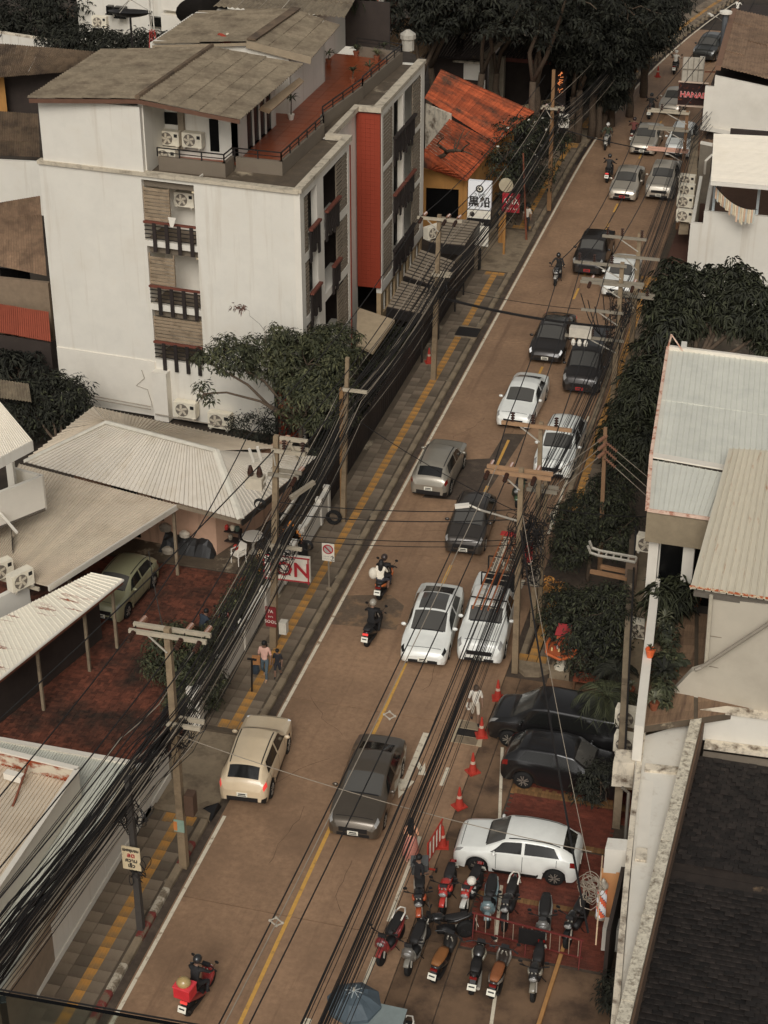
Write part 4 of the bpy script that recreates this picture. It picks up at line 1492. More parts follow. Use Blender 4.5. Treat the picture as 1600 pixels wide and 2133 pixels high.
far_house('house with brown corrugated roof and a deep red floored porch at the left edge',
		  [(-31.991, 81.919, 7.2), (-27.994, 84.393, 7.2), (-26.153, 84.248, 8.4), (-33.08, 84.407, 8.4)], [
	('porch_back', vq((-33.43, 83.65, 7), (-28.547, 84.98, 7), 3.5), dark_wall, -.1), ('wall', vq((-32.461, 83.345, 6.9), (-31.617, 83.762, 6.9), 3), ochre_wall, .3)], fibre_brown, 10, 3)
MB()
pf = MB().slab((-33.291, 84.982, 4.4), (-30.787, 85.665, 4.4), (-32.099, 89.122, 4.4), (-34.634, 88.914, 4.4), .2)
tag(pf.build('red_porch_floor', mat('dark_red_floor', lin(96, 36, 28), .6, .15, 3)), 'dark red porch floor below the upper brown corrugated roof', 'porch floor')
far_house('house with brown corrugated roof just left of the white apartment wall',
		  [(-29.28, 75.046, 5.6), (-25.86, 75.526, 5.6), (-26.837, 77.732, 7), (-30.382, 77.588, 7)], [
	('wall', vq((-28.65, 74.779, 5.5), (-25.736, 75.126, 5.5), 2.8), white_wall, -.2), ('door', vq((-28.306, 75.414, 4.6), (-27.7, 75.431, 4.6), 2.9), dark_glass, .03)], fibre_brown, 8, 3)
far_house('house with tan two level corrugated roof beside the white apartment wall',
		  [(-24.985, 65.695, 4.2), (-20.746, 64.83, 4.2), (-22.757, 68.951, 6.2), (-25.048, 66.782, 6.2)], [
	('wall', vq((-23.86, 64.75, 3.9), (-20.701, 64.763, 3.9), 1.2), plain((112, 96, 78)), -.2), ('window', vq((-23.867, 66.565, 3.6), (-22.447, 66.6, 3.6), 2.6), dark_glass, .04)], fibre_tan, 6, 4)
far_house('small red ribbed metal roof beside the foot of the white apartment wall',
		  [(-23.711, 62.719, 2.4), (-19.526, 62.2, 2.4), (-20.311, 63.808, 3), (-24.395, 64.223, 3)], [('wall', vq((-23.395, 62.515, 2.3), (-19.606, 62.257, 2.3), 0), dark_wall, -.1)], mat('red_metal_roof', lin(124, 62, 44), .6, .1, 3, oi=.06), 8, 1, kind='trap', waves=5, amp=.04, cat='lean-to roof')
far_house('scrap of grey corrugated roof among the plants at the left edge',
		  [(-20.448, 56.68, 2.4), (-17.843, 56.675, 2.4), (-18.267, 57.408, 2.8), (-20.808, 57.497, 2.8)], [], fibre, 4, 1, waves=5, cat='lean-to roof', name='lean_to')

# apartment block beyond, with dishes
wa = thing('apartment_block', 'long white apartment block with flat ledges beyond the fibre roofs', 'building', (-20, 105, 0))
Y_ = 98.
def fq(px0, py0, px1, py1):
	return None
wa0, wa1 = Vector((-34.637, 100, 10.282)), Vector((-14.513, 97, 10.434))
MB().pbox((wa0.x, wa0.y, 0), (wa1.x - wa0.x, wa1.y - wa0.y, 0), (0, .3, 0), (0, 0, 13)).build('wall', white_wall, wa)
for (xa, ya, xb, yb, dep) in ((380, 8, 780, 45, 1.2), (480, 60, 700, 78, .4)):
	p, q = Vector((-28.965, 99, 6.77)), Vector((-14.513, 97, 7.026))
	break
p, q = Vector((-28.574, 98.4, 6.797)), Vector((-14.629, 96.4, 7.168))
MB().pbox((p.x, p.y, p.z - 1.1), (q.x - p.x, q.y - p.y, 0), (0, 1.4, 0), (0, 0, 1.1)).build('ledge', white_clean, wa)
p, q = Vector((-28.578, 98.6, 7.927)), Vector((-14.683, 96.6, 8.402))
MB().pbox((p.x, p.y, p.z - .9), (q.x - p.x, q.y - p.y, 0), (0, 1.4, 0), (0, 0, .9)).build('ledge', white_clean, wa)
for (xa, xb, ya, yb) in ((305, 340, 38, 52), (362, 394, 50, 62), (420, 448, 52, 64), (598, 632, -8, 6), (650, 680, -6, 8), (240, 262, 18, 40), (170, 186, 8, 24), (205, 225, 15, 28)):
	pass
for i, (w0, w1) in enumerate([((-29.55, 98.5, 6.455), (-28.544, 98.5, 6.012)), ((-27.821, 98.5, 6.4), (-26.817, 98.5, 5.986)), ((-25.994, 98.3, 6.429), (-25.112, 98.3, 6.095)), ((-22.661, 98, 6.725), (-21.729, 98, 6.454)), ((-20.334, 97.5, 8.639), (-19.366, 97.5, 8.239)), ((-32.274, 98.5, 6.929), (-31.909, 98.5, 6.499)), ((-31.753, 98.5, 6.906), (-31.061, 98.5, 6.327))]):
	MB().box(w0[0], w1[0], 98.9, 99.3, w1[2], w0[2]).box(w0[0] - .05, w1[0] + .05, 98.85, 98.9, w1[2] - .08, w1[2] - .001).build('window', dark_glass, wa)
aircon('air conditioner on the upper ledge of the white apartment block', (-21.98, 96.3, 7.785), 0, 1.1)
aircon('air conditioner at the left end of the white apartment block, beside the shrubs', (-32.08, 97.5, 5.992), 0, 1.1)
fw_ = thing('white_fence_wall', 'low white garden wall below the dark trees at the top left', 'wall', (-30, 95, 0))
p, q = Vector((-39.248, 96.728, 5.5)), Vector((-29.666, 94.553, 5.5))
n = 8
for k in range(n):
	a_, b_ = p.lerp(q, k / n), p.lerp(q, (k + .985) / n)
	MB().pbox((a_.x, a_.y, 0), (b_.x - a_.x, b_.y - a_.y, 0), (0, .2, 0), (0, 0, 5.5)).build('wall_panel', white_wall, fw_)
	MB().pbox((a_.x, a_.y - .02, 5.5), (b_.x - a_.x, b_.y - a_.y, 0), (0, .24, 0), (0, 0, .1)).build('coping', stained, fw_)

# satellite dishes and red mast on the roofs
def dish(label, loc, r, az, el, h, m, name='satellite_dish'):
	t = thing(name, label, 'satellite dish', loc, 0, None, local=True)
	MB().tube([(0, 0, 0), (0, 0, h)], .06, 6).build('mast', black_metal, t)
	M_ = Matrix.Translation((0, 0, h)) @ Matrix.Rotation(az, 4, 'Z') @ Matrix.Rotation(el, 4, 'X')
	mb = MB()
	n, rings = 20, 4
	vs, fs = [(0, 0, -.02)], []
	for i in range(1, rings + 1):
		for k in range(n):
			a = 2 * PI * k / n
			q = i / rings * r
			vs.append((q * math.cos(a), q * math.sin(a), .24 * q * q / r))
	for k in range(n):
		fs.append((0, 1 + k, 1 + (k + 1) % n))
	for i in range(rings - 1):
		for k in range(n):
			fs.append((1 + i * n + k, 1 + (i + 1) * n + k, 1 + (i + 1) * n + (k + 1) % n, 1 + i * n + (k + 1) % n))
	o_ = len(vs)
	vs2 = [(v[0], v[1], v[2] - .03) for v in vs]
	mb.add([M_ @ Vector(v) for v in vs], fs)
	mb.add([M_ @ Vector(v) for v in vs2], [f[::-1] for f in fs])
	mb.build('reflector', m, t)
	st = MB()
	for k in range(3):
		a = 2 * PI * k / 3 + .4
		st.tube([M_ @ Vector((r * .95 * math.cos(a), r * .95 * math.sin(a), .22 * r)), M_ @ Vector((0, 0, r * .75))], .02, 4)
	f_ = st.build('feed_struts', grey_metal, t)
	MB().lathe([(.1, 0), (.12, .12), (.05, .2)], M_ @ Vector((0, 0, r * .72)), 8).build('feed_horn', plain((170, 160, 140)), f_)
	return t


dish('large black mesh dish on a pole, facing straight up', (-24.641, 84.758, 8.3), 1.15, 0, -.15, 1.9, black_metal)
dish('large black mesh dish tilted to the right beside the red mast', (-18.913, 80.102, 10.2), 1.25, .4, -.85, 1.5, black_metal)
dish('small red dish on the ridge between the two fibre roofs', (-14.453, 70.836, 12.9), .4, -.5, -1.1, .25, plain((150, 60, 45)))
t = thing('antenna_mast', 'thin lattice mast, red below and white above, between the black dishes', 'mast', (-23.535, 84.867, 8.4), 0, None, local=True)
for seg, (z0, z1, m_) in enumerate(((0, 1.2, plain((150, 50, 42))), (1.2, 6.5, white_clean))):
	mb = MB()
	for k in range(3):
		a = 2 * PI * k / 3
		ra_, rb_ = .26 - .16 * z0 / 2.4 if z0 < 2 else .1, .14 if z0 < 1 else .09
		r0_, r1_ = (.28, .13) if seg == 0 else (.13, .08)
		mb.tube([(r0_ * math.cos(a), r0_ * math.sin(a), z0), (r1_ * math.cos(a), r1_ * math.sin(a), z1)], .025, 4)
		for j in range(5):
			t0, t1 = j / 5, (j + 1) / 5
			b_ = a + 2 * PI / 3
			q0, q1 = r0_ + (r1_ - r0_) * t0, r0_ + (r1_ - r0_) * t1
			mb.tube([(q0 * math.cos(a), q0 * math.sin(a), z0 + (z1 - z0) * t0), (q1 * math.cos(b_), q1 * math.sin(b_), z0 + (z1 - z0) * t1)], .012, 3)
	mb.build('lower_lattice' if seg == 0 else 'upper_lattice', m_, t)

# ------------------------------------------------------------------ dark tile roof building and restaurant beyond the orange roof
dk = thing('tile_roof_building', 'building with dark moss covered clay tile roof under the big trees', 'building', (-8, 102, 0))
tiled(dk, (-12.757, 99.579, 5), (-9.444, 100.482, 5), (-7.176, 103.288, 6.8), (-12.545, 103.945, 6.8), 22, 18, dark_roof, amp=.07)
tiled(dk, (-15.878, 102.008, 5.2), (-12.757, 99.579, 5), (-12.269, 104.02, 6.8), (-14.713, 101.828, 6.6), 14, 14, mat('pale_old_tile', lin(140, 116, 88), .85, .2, 3, isl=.3, col2=lin(60, 48, 38), sc2=1.5), amp=.07)
MB().beam((-9.45, 100.503, 5.05), (-7.664, 102.144, 6.85), .35, .25).build('verge_wall', plain((108, 98, 84), .85), dk)
p, q = Vector((-12.843, 100.751, 4.6)), Vector((-9.507, 101.339, 4.6))
MB().pbox((p.x, p.y + .4, 0), (q.x - p.x, q.y - p.y, 0), (0, .2, 0), (0, 0, 4.7)).build('wall', dark_wall, dk)
sf = thing('white_shop_front', 'small white shop front with a blank signboard below dark tile roof', 'shop', (-6, 99, 0))
p, q = Vector((-11.519, 101.546, 4.4)), Vector((-9.634, 101.417, 4.4))
u = q - p
MB().pbox((p.x, p.y, 3.4), (u.x, u.y, 0), (0, .2, 0), (0, 0, 1.0)).build('signboard', white_clean, sf)
MB().pbox((p.x - .1, p.y - .15, 4.4), (u.x * 1.1, u.y, 0), (0, .5, 0), (0, 0, .12)).build('cornice', stained, sf)
MB().pbox((p.x, p.y + .3, 0), (u.x, u.y, 0), (0, .1, 0), (0, 0, 3.4)).build('wall', plain((150, 134, 108)), sf)
MB().pbox((p.x + u.x * .4, p.y + .27, 2.5), (u.x * .45, u.y * .45, 0), (0, .03, 0), (0, 0, .8)).build('window', dark_glass, sf)
for k in range(7):
	MB().pbox((p.x + .05, p.y + .24, .3 + k * .3), (u.x * .95, u.y * .95, 0), (0, .06, 0), (0, 0, .26)).build('shutter_slat', plain((150, 136, 112)), sf)
for s_ in (0, 1):
	MB().pbox((p.x + u.x * s_ - .08, p.y + .0, 0), (.16, 0, 0), (0, .2, 0), (0, 0, 3.39)).build('post', white_clean, sf)
rs = thing('dark_restaurant', 'dark open restaurant with two grey columns under the big trees', 'restaurant', (-4, 100, 0))
p, q = Vector((-9.662, 103.137, 4.4)), Vector((-5.608, 103.157, 4.4))
u = q - p
MB().pbox((p.x, p.y, 0), (.9, 0, 0), (0, .5, 0), (0, 0, 4.4)).build('corner_pier', plain((128, 118, 102), .85), rs)
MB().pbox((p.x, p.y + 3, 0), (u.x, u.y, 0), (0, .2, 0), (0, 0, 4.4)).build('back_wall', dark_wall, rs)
tiled(rs, Vector((-9.516, 103.558, 4.3)), Vector((-5.944, 103.443, 4.3)), (-4.86, 103.434, 5.6), (-8.549, 103.891, 5.6), 16, 10, dark_roof, amp=.07)
MB().beam((-9.49, 103.726, 4.2), (-5.968, 103.597, 4.2), .15, .3).build('fascia', plain((84, 44, 36)), rs)
for k, c_ in enumerate(((-9.059, 110.848, 0), (-7.667, 110.786, 0))):
	MB().lathe([(.3, 0), (.3, .3), (.24, .4), (.24, 3.9), (.3, 4.1)], c_, 10).build('column', plain((118, 110, 98), .85), rs)
lowroof = thing('low_tile_canopy', 'low strip of pale roof tiles below the restaurant columns', 'canopy', (-6.178, 100.638, 2.2))
tiled(lowroof, (-6.792, 100.175, 2), (-5.292, 102.863, 2), (-5.598, 102.046, 2.5), (-7.243, 99.906, 2.5), 12, 2, mat('pale_canopy_tile', lin(130, 116, 92), .85, .2, 3, isl=.2), amp=.07)
# red lean-to wall and white cabin behind the terrace
sb = thing('shed', 'brown shed with slatted roof behind the roof terrace palm', 'shed', (-9, 100, 0))
MB().pbox((-17.045, 101.108, 6), (-17.045, 101.108, 6) and (1.7, -.2, 0), (0, 2, 0), (0, 0, 4)).build('wall', plain((96, 54, 40)), sb)
tiled(sb, (-14.022, 89.013, 9.2), (-12.952, 88.904, 9.2), (-13.282, 91.515, 10.2), (-14.494, 92.059, 10.2), 8, 10, mat('red_slat_roof', lin(120, 70, 52), .8, .2, 3, isl=.2), amp=.04)
wc = thing('white_annex', 'white annex with air conditioners beside the dark clay tile roof', 'building', (-9.5, 98, 0))
MB().pbox((-16.989, 103.319, 4.5), (2.2, -.2, 0), (0, 1.5, 0), (0, 0, .5)).build('wall', white_wall, wc)
aircon('air conditioner on the white annex behind the terrace, left one', (-15.874, 101.995, 6.2), -.3, 1.2)
aircon('air conditioner on the white annex behind the terrace, right one', (-15.613, 103, 6.2), -.3, 1.2)
vt = thing('roof_vent', 'grey cowl vent at the far corner of the terrace roof', 'vent', (-8.952, 80.911, 10.6))
c_ = (-8.952, 80.911, 10.6)
MB().lathe([(.3, 0), (.3, .5), (.38, .55), (.38, .75), (.1, .95)], c_, 10).build('cowl', grey_metal, vt)


# ------------------------------------------------------------------ right side: terrace building with pale blue roof
td = thing('terrace_building', 'white building with pale blue ribbed roof, cream roof and plant terrace', 'building', (9, 46, 0))
A1, A2 = Vector((7.121, 49.763, 7)), Vector((12.467, 49.206, 7))
B1, B2 = Vector((6.649, 57.251, 7.35)), Vector((12.013, 57.032, 7.35))
sheets(td, A1, A2, B2, B1, 10, 2, 3, .025, metal_blue, kind='trap', step=.012)
MB().beam(A1 + Vector((0, 0, .03)), A2 + Vector((0, 0, .03)), .3, .05).build('flashing', metal_white, td)
L1, L2 = Vector((7.425, 46.812, 6.75)), Vector((10.961, 46.731, 6.75))
M1, M2 = A1 + Vector((.03, -.16, -.05)), A2 + Vector((-.8, -.16, -.05))
sheets(td, L1, L2, M2, M1, 8, 1, 3, .025, metal_blue, kind='trap', step=0)
pink_trim = mat('flaking_pink_trim', lin(186, 160, 142), .8, .15, 5, col2=lin(150, 100, 80), mix=(.5, .62), sc2=4)
MB().beam(L1 + Vector((-.05, 0, 0)), A1 + Vector((-.05, 0, 0)), .12, .16).build('edge_trim', pink_trim, td)
MB().beam(A1 + Vector((-.05, 0, .02)), B1 + Vector((-.05, 0, .02)), .1, .16).build('edge_trim', pink_trim, td)
MB().beam(B1 + Vector((-.05, .02, .05)), B2 + Vector((0, .02, .05)), .14, .14).build('edge_trim', metal_white, td)
st = MB()
st.beam(B1 + Vector((-.05, 0, 0)), (6.709, 57.028, 8), .05, .05)
st.beam((6.709, 57.028, 8), (7.126, 57.141, 7.4), .04, .04)
st.build('bracket', pink_trim, td)
MB().beam(L1 + Vector((-.04, -.04, -.02)), L2 + Vector((0, -.04, -.02)), .06, .1).build('edge_trim', pink_trim, td)
u = (L2 - L1)
MB().pbox(L1 + Vector((-.05, .02, -1.15)), u, (0, .25, 0), (0, 0, 1.12)).build('stucco_fascia', grey_stucco, td)
MB().pbox((A1.x + .5, L1.y + .7, 3), (.2, 0, 0), (-.75, 12, 0), (0, 0, 3.7)).build('side_wall', white_wall, td)
fz = 3.1
cp_ = L1 + Vector((0, .35, 0))
for k, (f, w) in enumerate(((.06, .3), (.37, .34), (.68, .34))):
	p = cp_ + u * f * .98
	MB().box(p.x - w / 2, p.x + w / 2, p.y, p.y + .3, fz, 5.62).build('column', white_clean, td)
p = cp_ + Vector((.1, .5, 0))
MB().pbox((p.x, p.y, fz), (u.x, u.y, 0), (0, .06, 0), (0, 0, 2.5)).build('glass_door', dark_glass, td)
MB().pbox((p.x, p.y - .06, 5.3), (u.x, u.y, 0), (0, .05, 0), (0, 0, .2)).build('door_head', white_clean, td)
# terrace deck of long planks, white rail wall
deck = [Vector(q) for q in ((7.543, 47.154, 3.1), (10.723, 47.225, 3.1), (11.148, 42.459, 3.1), (8.322, 40.883, 3.1))]
dk_ = MB().prism([(q.x, q.y) for q in deck], fz - .25, fz - .03).build('terrace_slab', concrete_dark, td)
for k in range(15):
	a0, a1 = k / 15, (k + .96) / 15
	for hlf in (0, 1):
		q = [bil(deck[3], deck[2], deck[1], deck[0], (hlf * .5 + (.02 if hlf else 0)) + s_ * .48, v) for s_, v in ((0, a0), (1, a0), (1, a1), (0, a1))]
		MB().prism([(p[0], p[1]) for p in q], fz - .028, fz + random.uniform(-.004, .006)).build('deck_plank', wood_floor, dk_)
r0, r1 = Vector((7.787, 47.395, 4)), Vector((8.367, 39.635, 4))
MB().pbox((r0.x - .14, r0.y, fz - .3), (r1.x - r0.x, r1.y - r0.y, 0), (.26, 0, 0), (0, 0, 1.2)).build('terrace_rail_wall', white_clean, td)
MB().pbox((r0.x - .04, r0.y, 0), (r1.x - r0.x, r1.y - r0.y, 0), (.2, 0, 0), (0, 0, 2.75)).build('lower_wall', white_wall, td)
# slot between the fence wall and the building: ledge with air conditioners
g0, g1 = Vector((6.449, 53.118, 2.4)), Vector((8.03, 39.972, 2.4))
gw_ = thing('fence_wall', 'grey concrete fence wall with dark rail behind the right hedge', 'wall', (7.2, 46, 0))
n = 7
for k in range(n):
	a_, b_ = g0.lerp(g1, k / n), g0.lerp(g1, (k + .98) / n)
	MB().pbox((a_.x - .22, a_.y, 0), (b_.x - a_.x, b_.y - a_.y, 0), (.22, 0, 0), (0, 0, 2.4)).build('wall_panel', concrete if k > 2 else concrete_dark, gw_)
	MB().beam((a_.x - .02, a_.y, 2.45), (b_.x - .02, b_.y, 2.45), .06, .09).build('top_rail', black_metal, gw_)
MB().pbox((g0.x + .01, g0.y, 1.5), (g1.x - g0.x, g1.y - g0.y, 0), (.95, .0, 0), (0, 0, .1)).build('ledge', concrete, td)
aw = -PI / 2 + .1
ROT = -.1
for i, (p, lb) in enumerate((((7.517, 47.577, 1.6), 'air conditioner alone on the ledge beside the white terrace rail wall'), ((7.771, 42.833, 1.6), 'air conditioner on the ledge below the rosette plant, upper of two'), ((7.935, 41.532, 1.6), 'air conditioner on the ledge behind the stained pier, lower of two'), ((7.148, 50.951, 2.8), 'air conditioner below the grey stucco fascia, nearest the cable tray'))):
	aircon(lb, p, ROT)
# cream roof and its wall
C1, C2, C3, C4 = Vector((9.143, 42.746, 6.7)), Vector((12.85, 42.628, 6.7)), Vector((12.346, 50.369, 7.5)), Vector((9.433, 49.941, 7.5))
sheets(td, C1, C2, C3, C4, 9, 1, 2, .05, metal_old, kind='trap', step=0)
MB().beam(C1 + Vector((-.02, .02, .035)), C2 + Vector((0, .02, .035)), .1, .012).build('rusty_eave', mat('rust_edge', lin(160, 78, 40), .9, .25, 9, col2=lin(186, 170, 140), mix=(.5, .56), sc2=9), td)
MB().beam(C1 + Vector((.12, -.05, -.12)), C2 + Vector((0, -.05, -.12)), .12, .14).build('gutter', plain((84, 78, 70), .5), td)
MB().beam(C1 + Vector((.02, 0, -.03)), C4 + Vector((.02, 0, -.03)), .04, .05).build('verge_strip', metal_old, td)
wy = 42.7
q = [Vector(v) for v in ((9.71, 42.7, 6.521), (12.865, 42.3, 6.72), (13.283, 42.3, 3.254), (9.687, 42.7, 2.652), (8.28, 42.75, 1.408), (8.215, 42.75, 1.92), (9.412, 42.7, 3.918), (9.815, 42.7, 4.157))]
mb = MB()
back = [v + Vector((0, .25, 0)) for v in q]
m_ = len(q)
mb.add(q + back, [tuple(range(m_ - 1, -1, -1)), tuple(range(m_, 2 * m_))] + [(i, (i + 1) % m_, (i + 1) % m_ + m_, i + m_) for i in range(m_)])
mb.build('gable_wall', mat('putty_wall', lin(156, 148, 133), .85, .04, 2, col2=lin(143, 134, 119), mix=(.5, .8)), td)
jn = MB()
for a_, b_ in (((10.68, 42.66, 6.518), (10.724, 42.66, 5.28)), ((9.842, 42.66, 5.255), (13.019, 42.62, 5.309)), ((9.907, 42.66, 4.234), (11.559, 42.64, 4.185))):
	a_, b_ = Vector(a_), Vector(b_)
	MB().beam(a_, b_, .012, .02).build('panel_joint', plain((110, 100, 86)), td)
dp = MB()
dp.tube([(9.755, 42.5, 6.698), (9.816, 42.45, 4.456)], .06, 7)
dp.build('downpipe', plain((150, 142, 126), .5), td)
dp = MB()
dp.tube([(12.758, 42.2, 7.656), (9.715, 42.3, 4.406), (9.543, 42.2, 4.342)], .06, 7)
dp.build('diagonal_pipe', plain((120, 112, 100), .5), td)

# ------------------------------------------------------------------ shingle roofed building, white flat roof with mouldy parapets
sg = thing('shingle_roof_building', 'dark shingle roofed building with mouldy white parapets at lower right', 'building', (11, 34, 0))
P0, P1 = Vector((9.727, 42.047, 3.05)), Vector((9.418, 28.859, 3.05))
d = P1 - P0
n = 9
for k in range(n):
	a_, b_ = P0.lerp(P1, k / n), P0.lerp(P1, (k + .995) / n)
	MB().pbox((a_.x - .12, a_.y, 2.6), (b_.x - a_.x, b_.y - a_.y, 0), (.3, 0, 0), (0, 0, .45 + random.uniform(-.015, .015))).build('parapet_block', coping_m, sg)
MB().pbox((P0.x + .19, P0.y, 2.0), (d.x, d.y, 0), (.06, 0, 0), (0, 0, .9)).build('inner_flashing', plain((80, 62, 48), .8), sg)
Q0, Q1 = Vector((9.795, 42.162, 3.05)), Vector((13.307, 42.312, 3.05))
MB().pbox((Q0.x, Q0.y, 2.0), (Q1.x - Q0.x, Q1.y - Q0.y, 0), (0, .28, 0), (0, 0, 1.03)).build('rear_parapet', white_wall, sg)
MB().beam(Q0 + Vector((0, .1, .02)), Q1 + Vector((0, .1, .02)), .36, .06).build('coping', stained, sg)
MB().pbox((Q0.x + .25, Q0.y - .35, 1.95), (Q1.x - Q0.x, Q1.y - Q0.y, 0), (0, .34, 0), (0, 0, .12)).build('rear_ledge', stained, sg)
MB().pbox((Q0.x + .25, Q0.y - .7, 1.8), (Q1.x - Q0.x, Q1.y - Q0.y, 0), (0, .33, 0), (0, 0, .1)).build('rear_gutter', plain((96, 88, 78), .5), sg)
sh0 = MB().prism([(P0.x + .1, P0.y - .6), (Q1.x + 1, Q1.y - .8), (Q1.x + 1, 22), (P1.x, 22)], 1.5, 1.9).build('shingle_base', dark_roof, sg)
tab = MB()
tab.add([(-.115, -.1, 0), (.115, -.1, 0), (.115, .1, 0), (-.115, .1, 0), (-.115, -.1, .03), (.115, -.1, .03), (.115, .1, .004), (-.115, .1, .004)], [(4, 5, 6, 7), (0, 1, 5, 4), (1, 2, 6, 5), (3, 0, 4, 7)])
tab = tab.build('shingle', shingle_m)
PROTO.append(tab)
cnt = 0
rest = MB()
y = 41.2
row = 0
def edge_x(y):
	return P0.x + d.x * (y - P0.y) / d.y + .3
while y > 26:
	zz = 2.3 - abs(y - 36) * .05
	if abs(y - 36) < .3:
		y -= .17
		continue
	x = edge_x(y) + (.12 if row % 2 else 0)
	while x < 13.4:
		up = .035 if random.random() < .3 else .0
		if y < 36 and cnt < 300 and x < 12.2 and y > 28.5:
			inst(tab, sh0, (x - 11, y - 34, zz + up), (.05 if y > 36 else -.05, random.uniform(-.02, .02), random.uniform(-.02, .02)))
			cnt += 1
		else:
			rest.pbox((x - .115, y - .1, zz + up), (.23, 0, random.uniform(-.006, .006)), (0, .2, -.012), (0, 0, .022))
		x += .245
	y -= .165
	row += 1
rest.build('far_shingles', shingle_m, sh0, kind='stuff')
MB().prism([(P0.x - 3, 41.6), (14, 41.6), (14, 36), (edge_x(36) - .2, 36)], 1.9, 2.0).build('roof_deck', dark_roof, sg) if False else None
MB().add([(edge_x(41.4) - .2, 41.4, 2.0), (14, 41.4, 2.0), (14, 36, 2.29), (edge_x(36) - .2, 36, 2.29)], [(3, 2, 1, 0)]).add([(edge_x(36) - .2, 36, 2.285), (14, 36, 2.285), (14, 24, 1.69), (edge_x(24) - .2, 24, 1.69)], [(3, 2, 1, 0)]).build('roof_deck', dark_roof, sg)
# white flat strip roof between parapet and the yard
WL = [(8.423, 41.047, 2.7), (8.677, 37.391, 2.7), (8.907, 34.532, 2.7), (9.42, 29.205, 2.7)]
mb = MB()
poly = [(P0.x - .1, P0.y), (P1.x - .1, P1.y)] + [(p[0], p[1]) for p in WL[::-1]]
mb.prism(poly, 2.3, 2.66)
mb.build('white_flat_roof', white_wall, sg)
WLb = [(8.281, 40.98, 2.72), (8.531, 37.326, 2.72), (8.769, 34.471, 2.72), (9.244, 29.137, 2.72)]
for k in range(3):
	p, q = WL[k], WL[k + 1]
	p2, q2 = WLb[k], WLb[k + 1]
	MB().prism([(p[0], p[1]), (q[0], q[1]), (q2[0], q2[1]), (p2[0], p2[1])], 2.2, 2.78).build('left_coping', stained, sg)
MB().prism([(8.613, 39.684, 2.7)[:2], (9.62, 39.781, 2.7)[:2], (9.626, 39.518, 2.7)[:2], (8.629, 39.378, 2.7)[:2]], 2.661, 2.74).build('cross_kerb', stained, sg)
MB().prism([(8.613, 39.023, 2.7)[:2], (8.928, 39.022, 2.7)[:2], (9.158, 36.218, 2.7)[:2], (8.856, 36.233, 2.7)[:2]], 2.664, 2.668).build('roof_patch', white_clean, sg)
MB().prism([(8.878, 36.082, 2.7)[:2], (9.159, 36.12, 2.7)[:2], (9.2, 35.647, 2.7)[:2], (8.906, 35.625, 2.7)[:2]], 2.665, 2.75).build('roof_hatch', stained, sg)
wl = MB()
for k in range(3):
	p, q = WL[k], WL[k + 1]
	wl.pbox((p[0], p[1], 0), (q[0] - p[0], q[1] - p[1], 0), (.25, 0, 0), (0, 0, 2.29))
wl.build('yard_wall', stained, sg)




def fb(name, p, q, h, dep, m):
	p, q = Vector(p), Vector(q)
	return MB().pbox((p.x, p.y, p.z - h), (q.x - p.x, q.y - p.y, 0), (0, dep, 0), (0, 0, h)).build(name, m, sg)


fb('stained_pier', (7.744, 39.492, 2.75), (8.318, 39.581, 2.75), .85, .6, stained)
fb('pier_beam', (8.103, 35.81, 2.75), (8.654, 35.883, 2.75), .8, .45, white_wall)
fb('lower_beam', (8.294, 34.961, 0.85), (8.834, 35.035, 0.85), .8, .4, white_wall)
MB().tube([(8.112, 38.759, 2.5), (8.302, 38.811, 2.3), (8.437, 37.607, 1.4)], .05, 6).build('drain_pipe', plain((96, 90, 80), .5), sg)
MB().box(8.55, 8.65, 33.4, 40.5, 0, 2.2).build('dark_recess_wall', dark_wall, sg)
bd = thing('barber_board', 'tan board with a barber pole mounted at its left side', 'shop board', (8.427, 35.986, 0))
p, q = Vector((8.056, 35.844, 2)), Vector((8.683, 35.86, 2))
MB().pbox((p.x, p.y, .25), (q.x - p.x, q.y - p.y, 0), (0, .08, 0), (0, 0, 1.75)).build('board', mat('tan_board', lin(172, 124, 82), .6, .05, 2), bd)
MB().pbox((p.x + (q.x - p.x) * .9, p.y - .04, .25), (.07, 0, 0), (0, .04, 0), (0, 0, 1.75)).build('edge_strip', plain((120, 84, 60)), bd)
MB().pbox((p.x + (q.x - p.x) * .7, p.y - .05, .95), (.1, 0, 0), (0, .05, 0), (0, 0, .16)).build('switch_box', white_clean, bd)
bp = thing('barber_pole', 'striped red and white barber pole with chrome caps on tan board', 'barber pole', (p.x + .06, p.y - .16, 0))
cc = (p.x + .08, p.y - .17)
prof_r = .13
mb = MB()
nn, hh = 16, 24
mb.cur = 0
for j in range(hh):
	for k in range(nn):
		a0, a1 = 2 * PI * k / nn, 2 * PI * (k + 1) / nn
		z0, z1 = .62 + j * .95 / hh, .62 + (j + 1) * .95 / hh
		mb.cur = 1 if (k * 2 + j) % 12 < 5 else (2 if (k * 2 + j) % 12 == 5 else 0)
		mb.add([(cc[0] + prof_r * math.cos(a0), cc[1] + prof_r * math.sin(a0), z0), (cc[0] + prof_r * math.cos(a1), cc[1] + prof_r * math.sin(a1), z0), (cc[0] + prof_r * math.cos(a1), cc[1] + prof_r * math.sin(a1), z1), (cc[0] + prof_r * math.cos(a0), cc[1] + prof_r * math.sin(a0), z1)], [(0, 1, 2, 3)])
mb.build('striped_tube', [mat('lit_white', lin(225, 220, 214), .3, .02, 2, emit=.25), mat('lit_red', lin(200, 92, 60), .3, .05, 2, emit=.2), mat('lit_blue', lin(60, 70, 100), .3, .05, 2)], bp)
MB().lathe([(.1, .5), (.15, .54), (.15, .6), (.13, .62)], (cc[0], cc[1], 0), 14).build('lower_cap', grey_metal, bp)
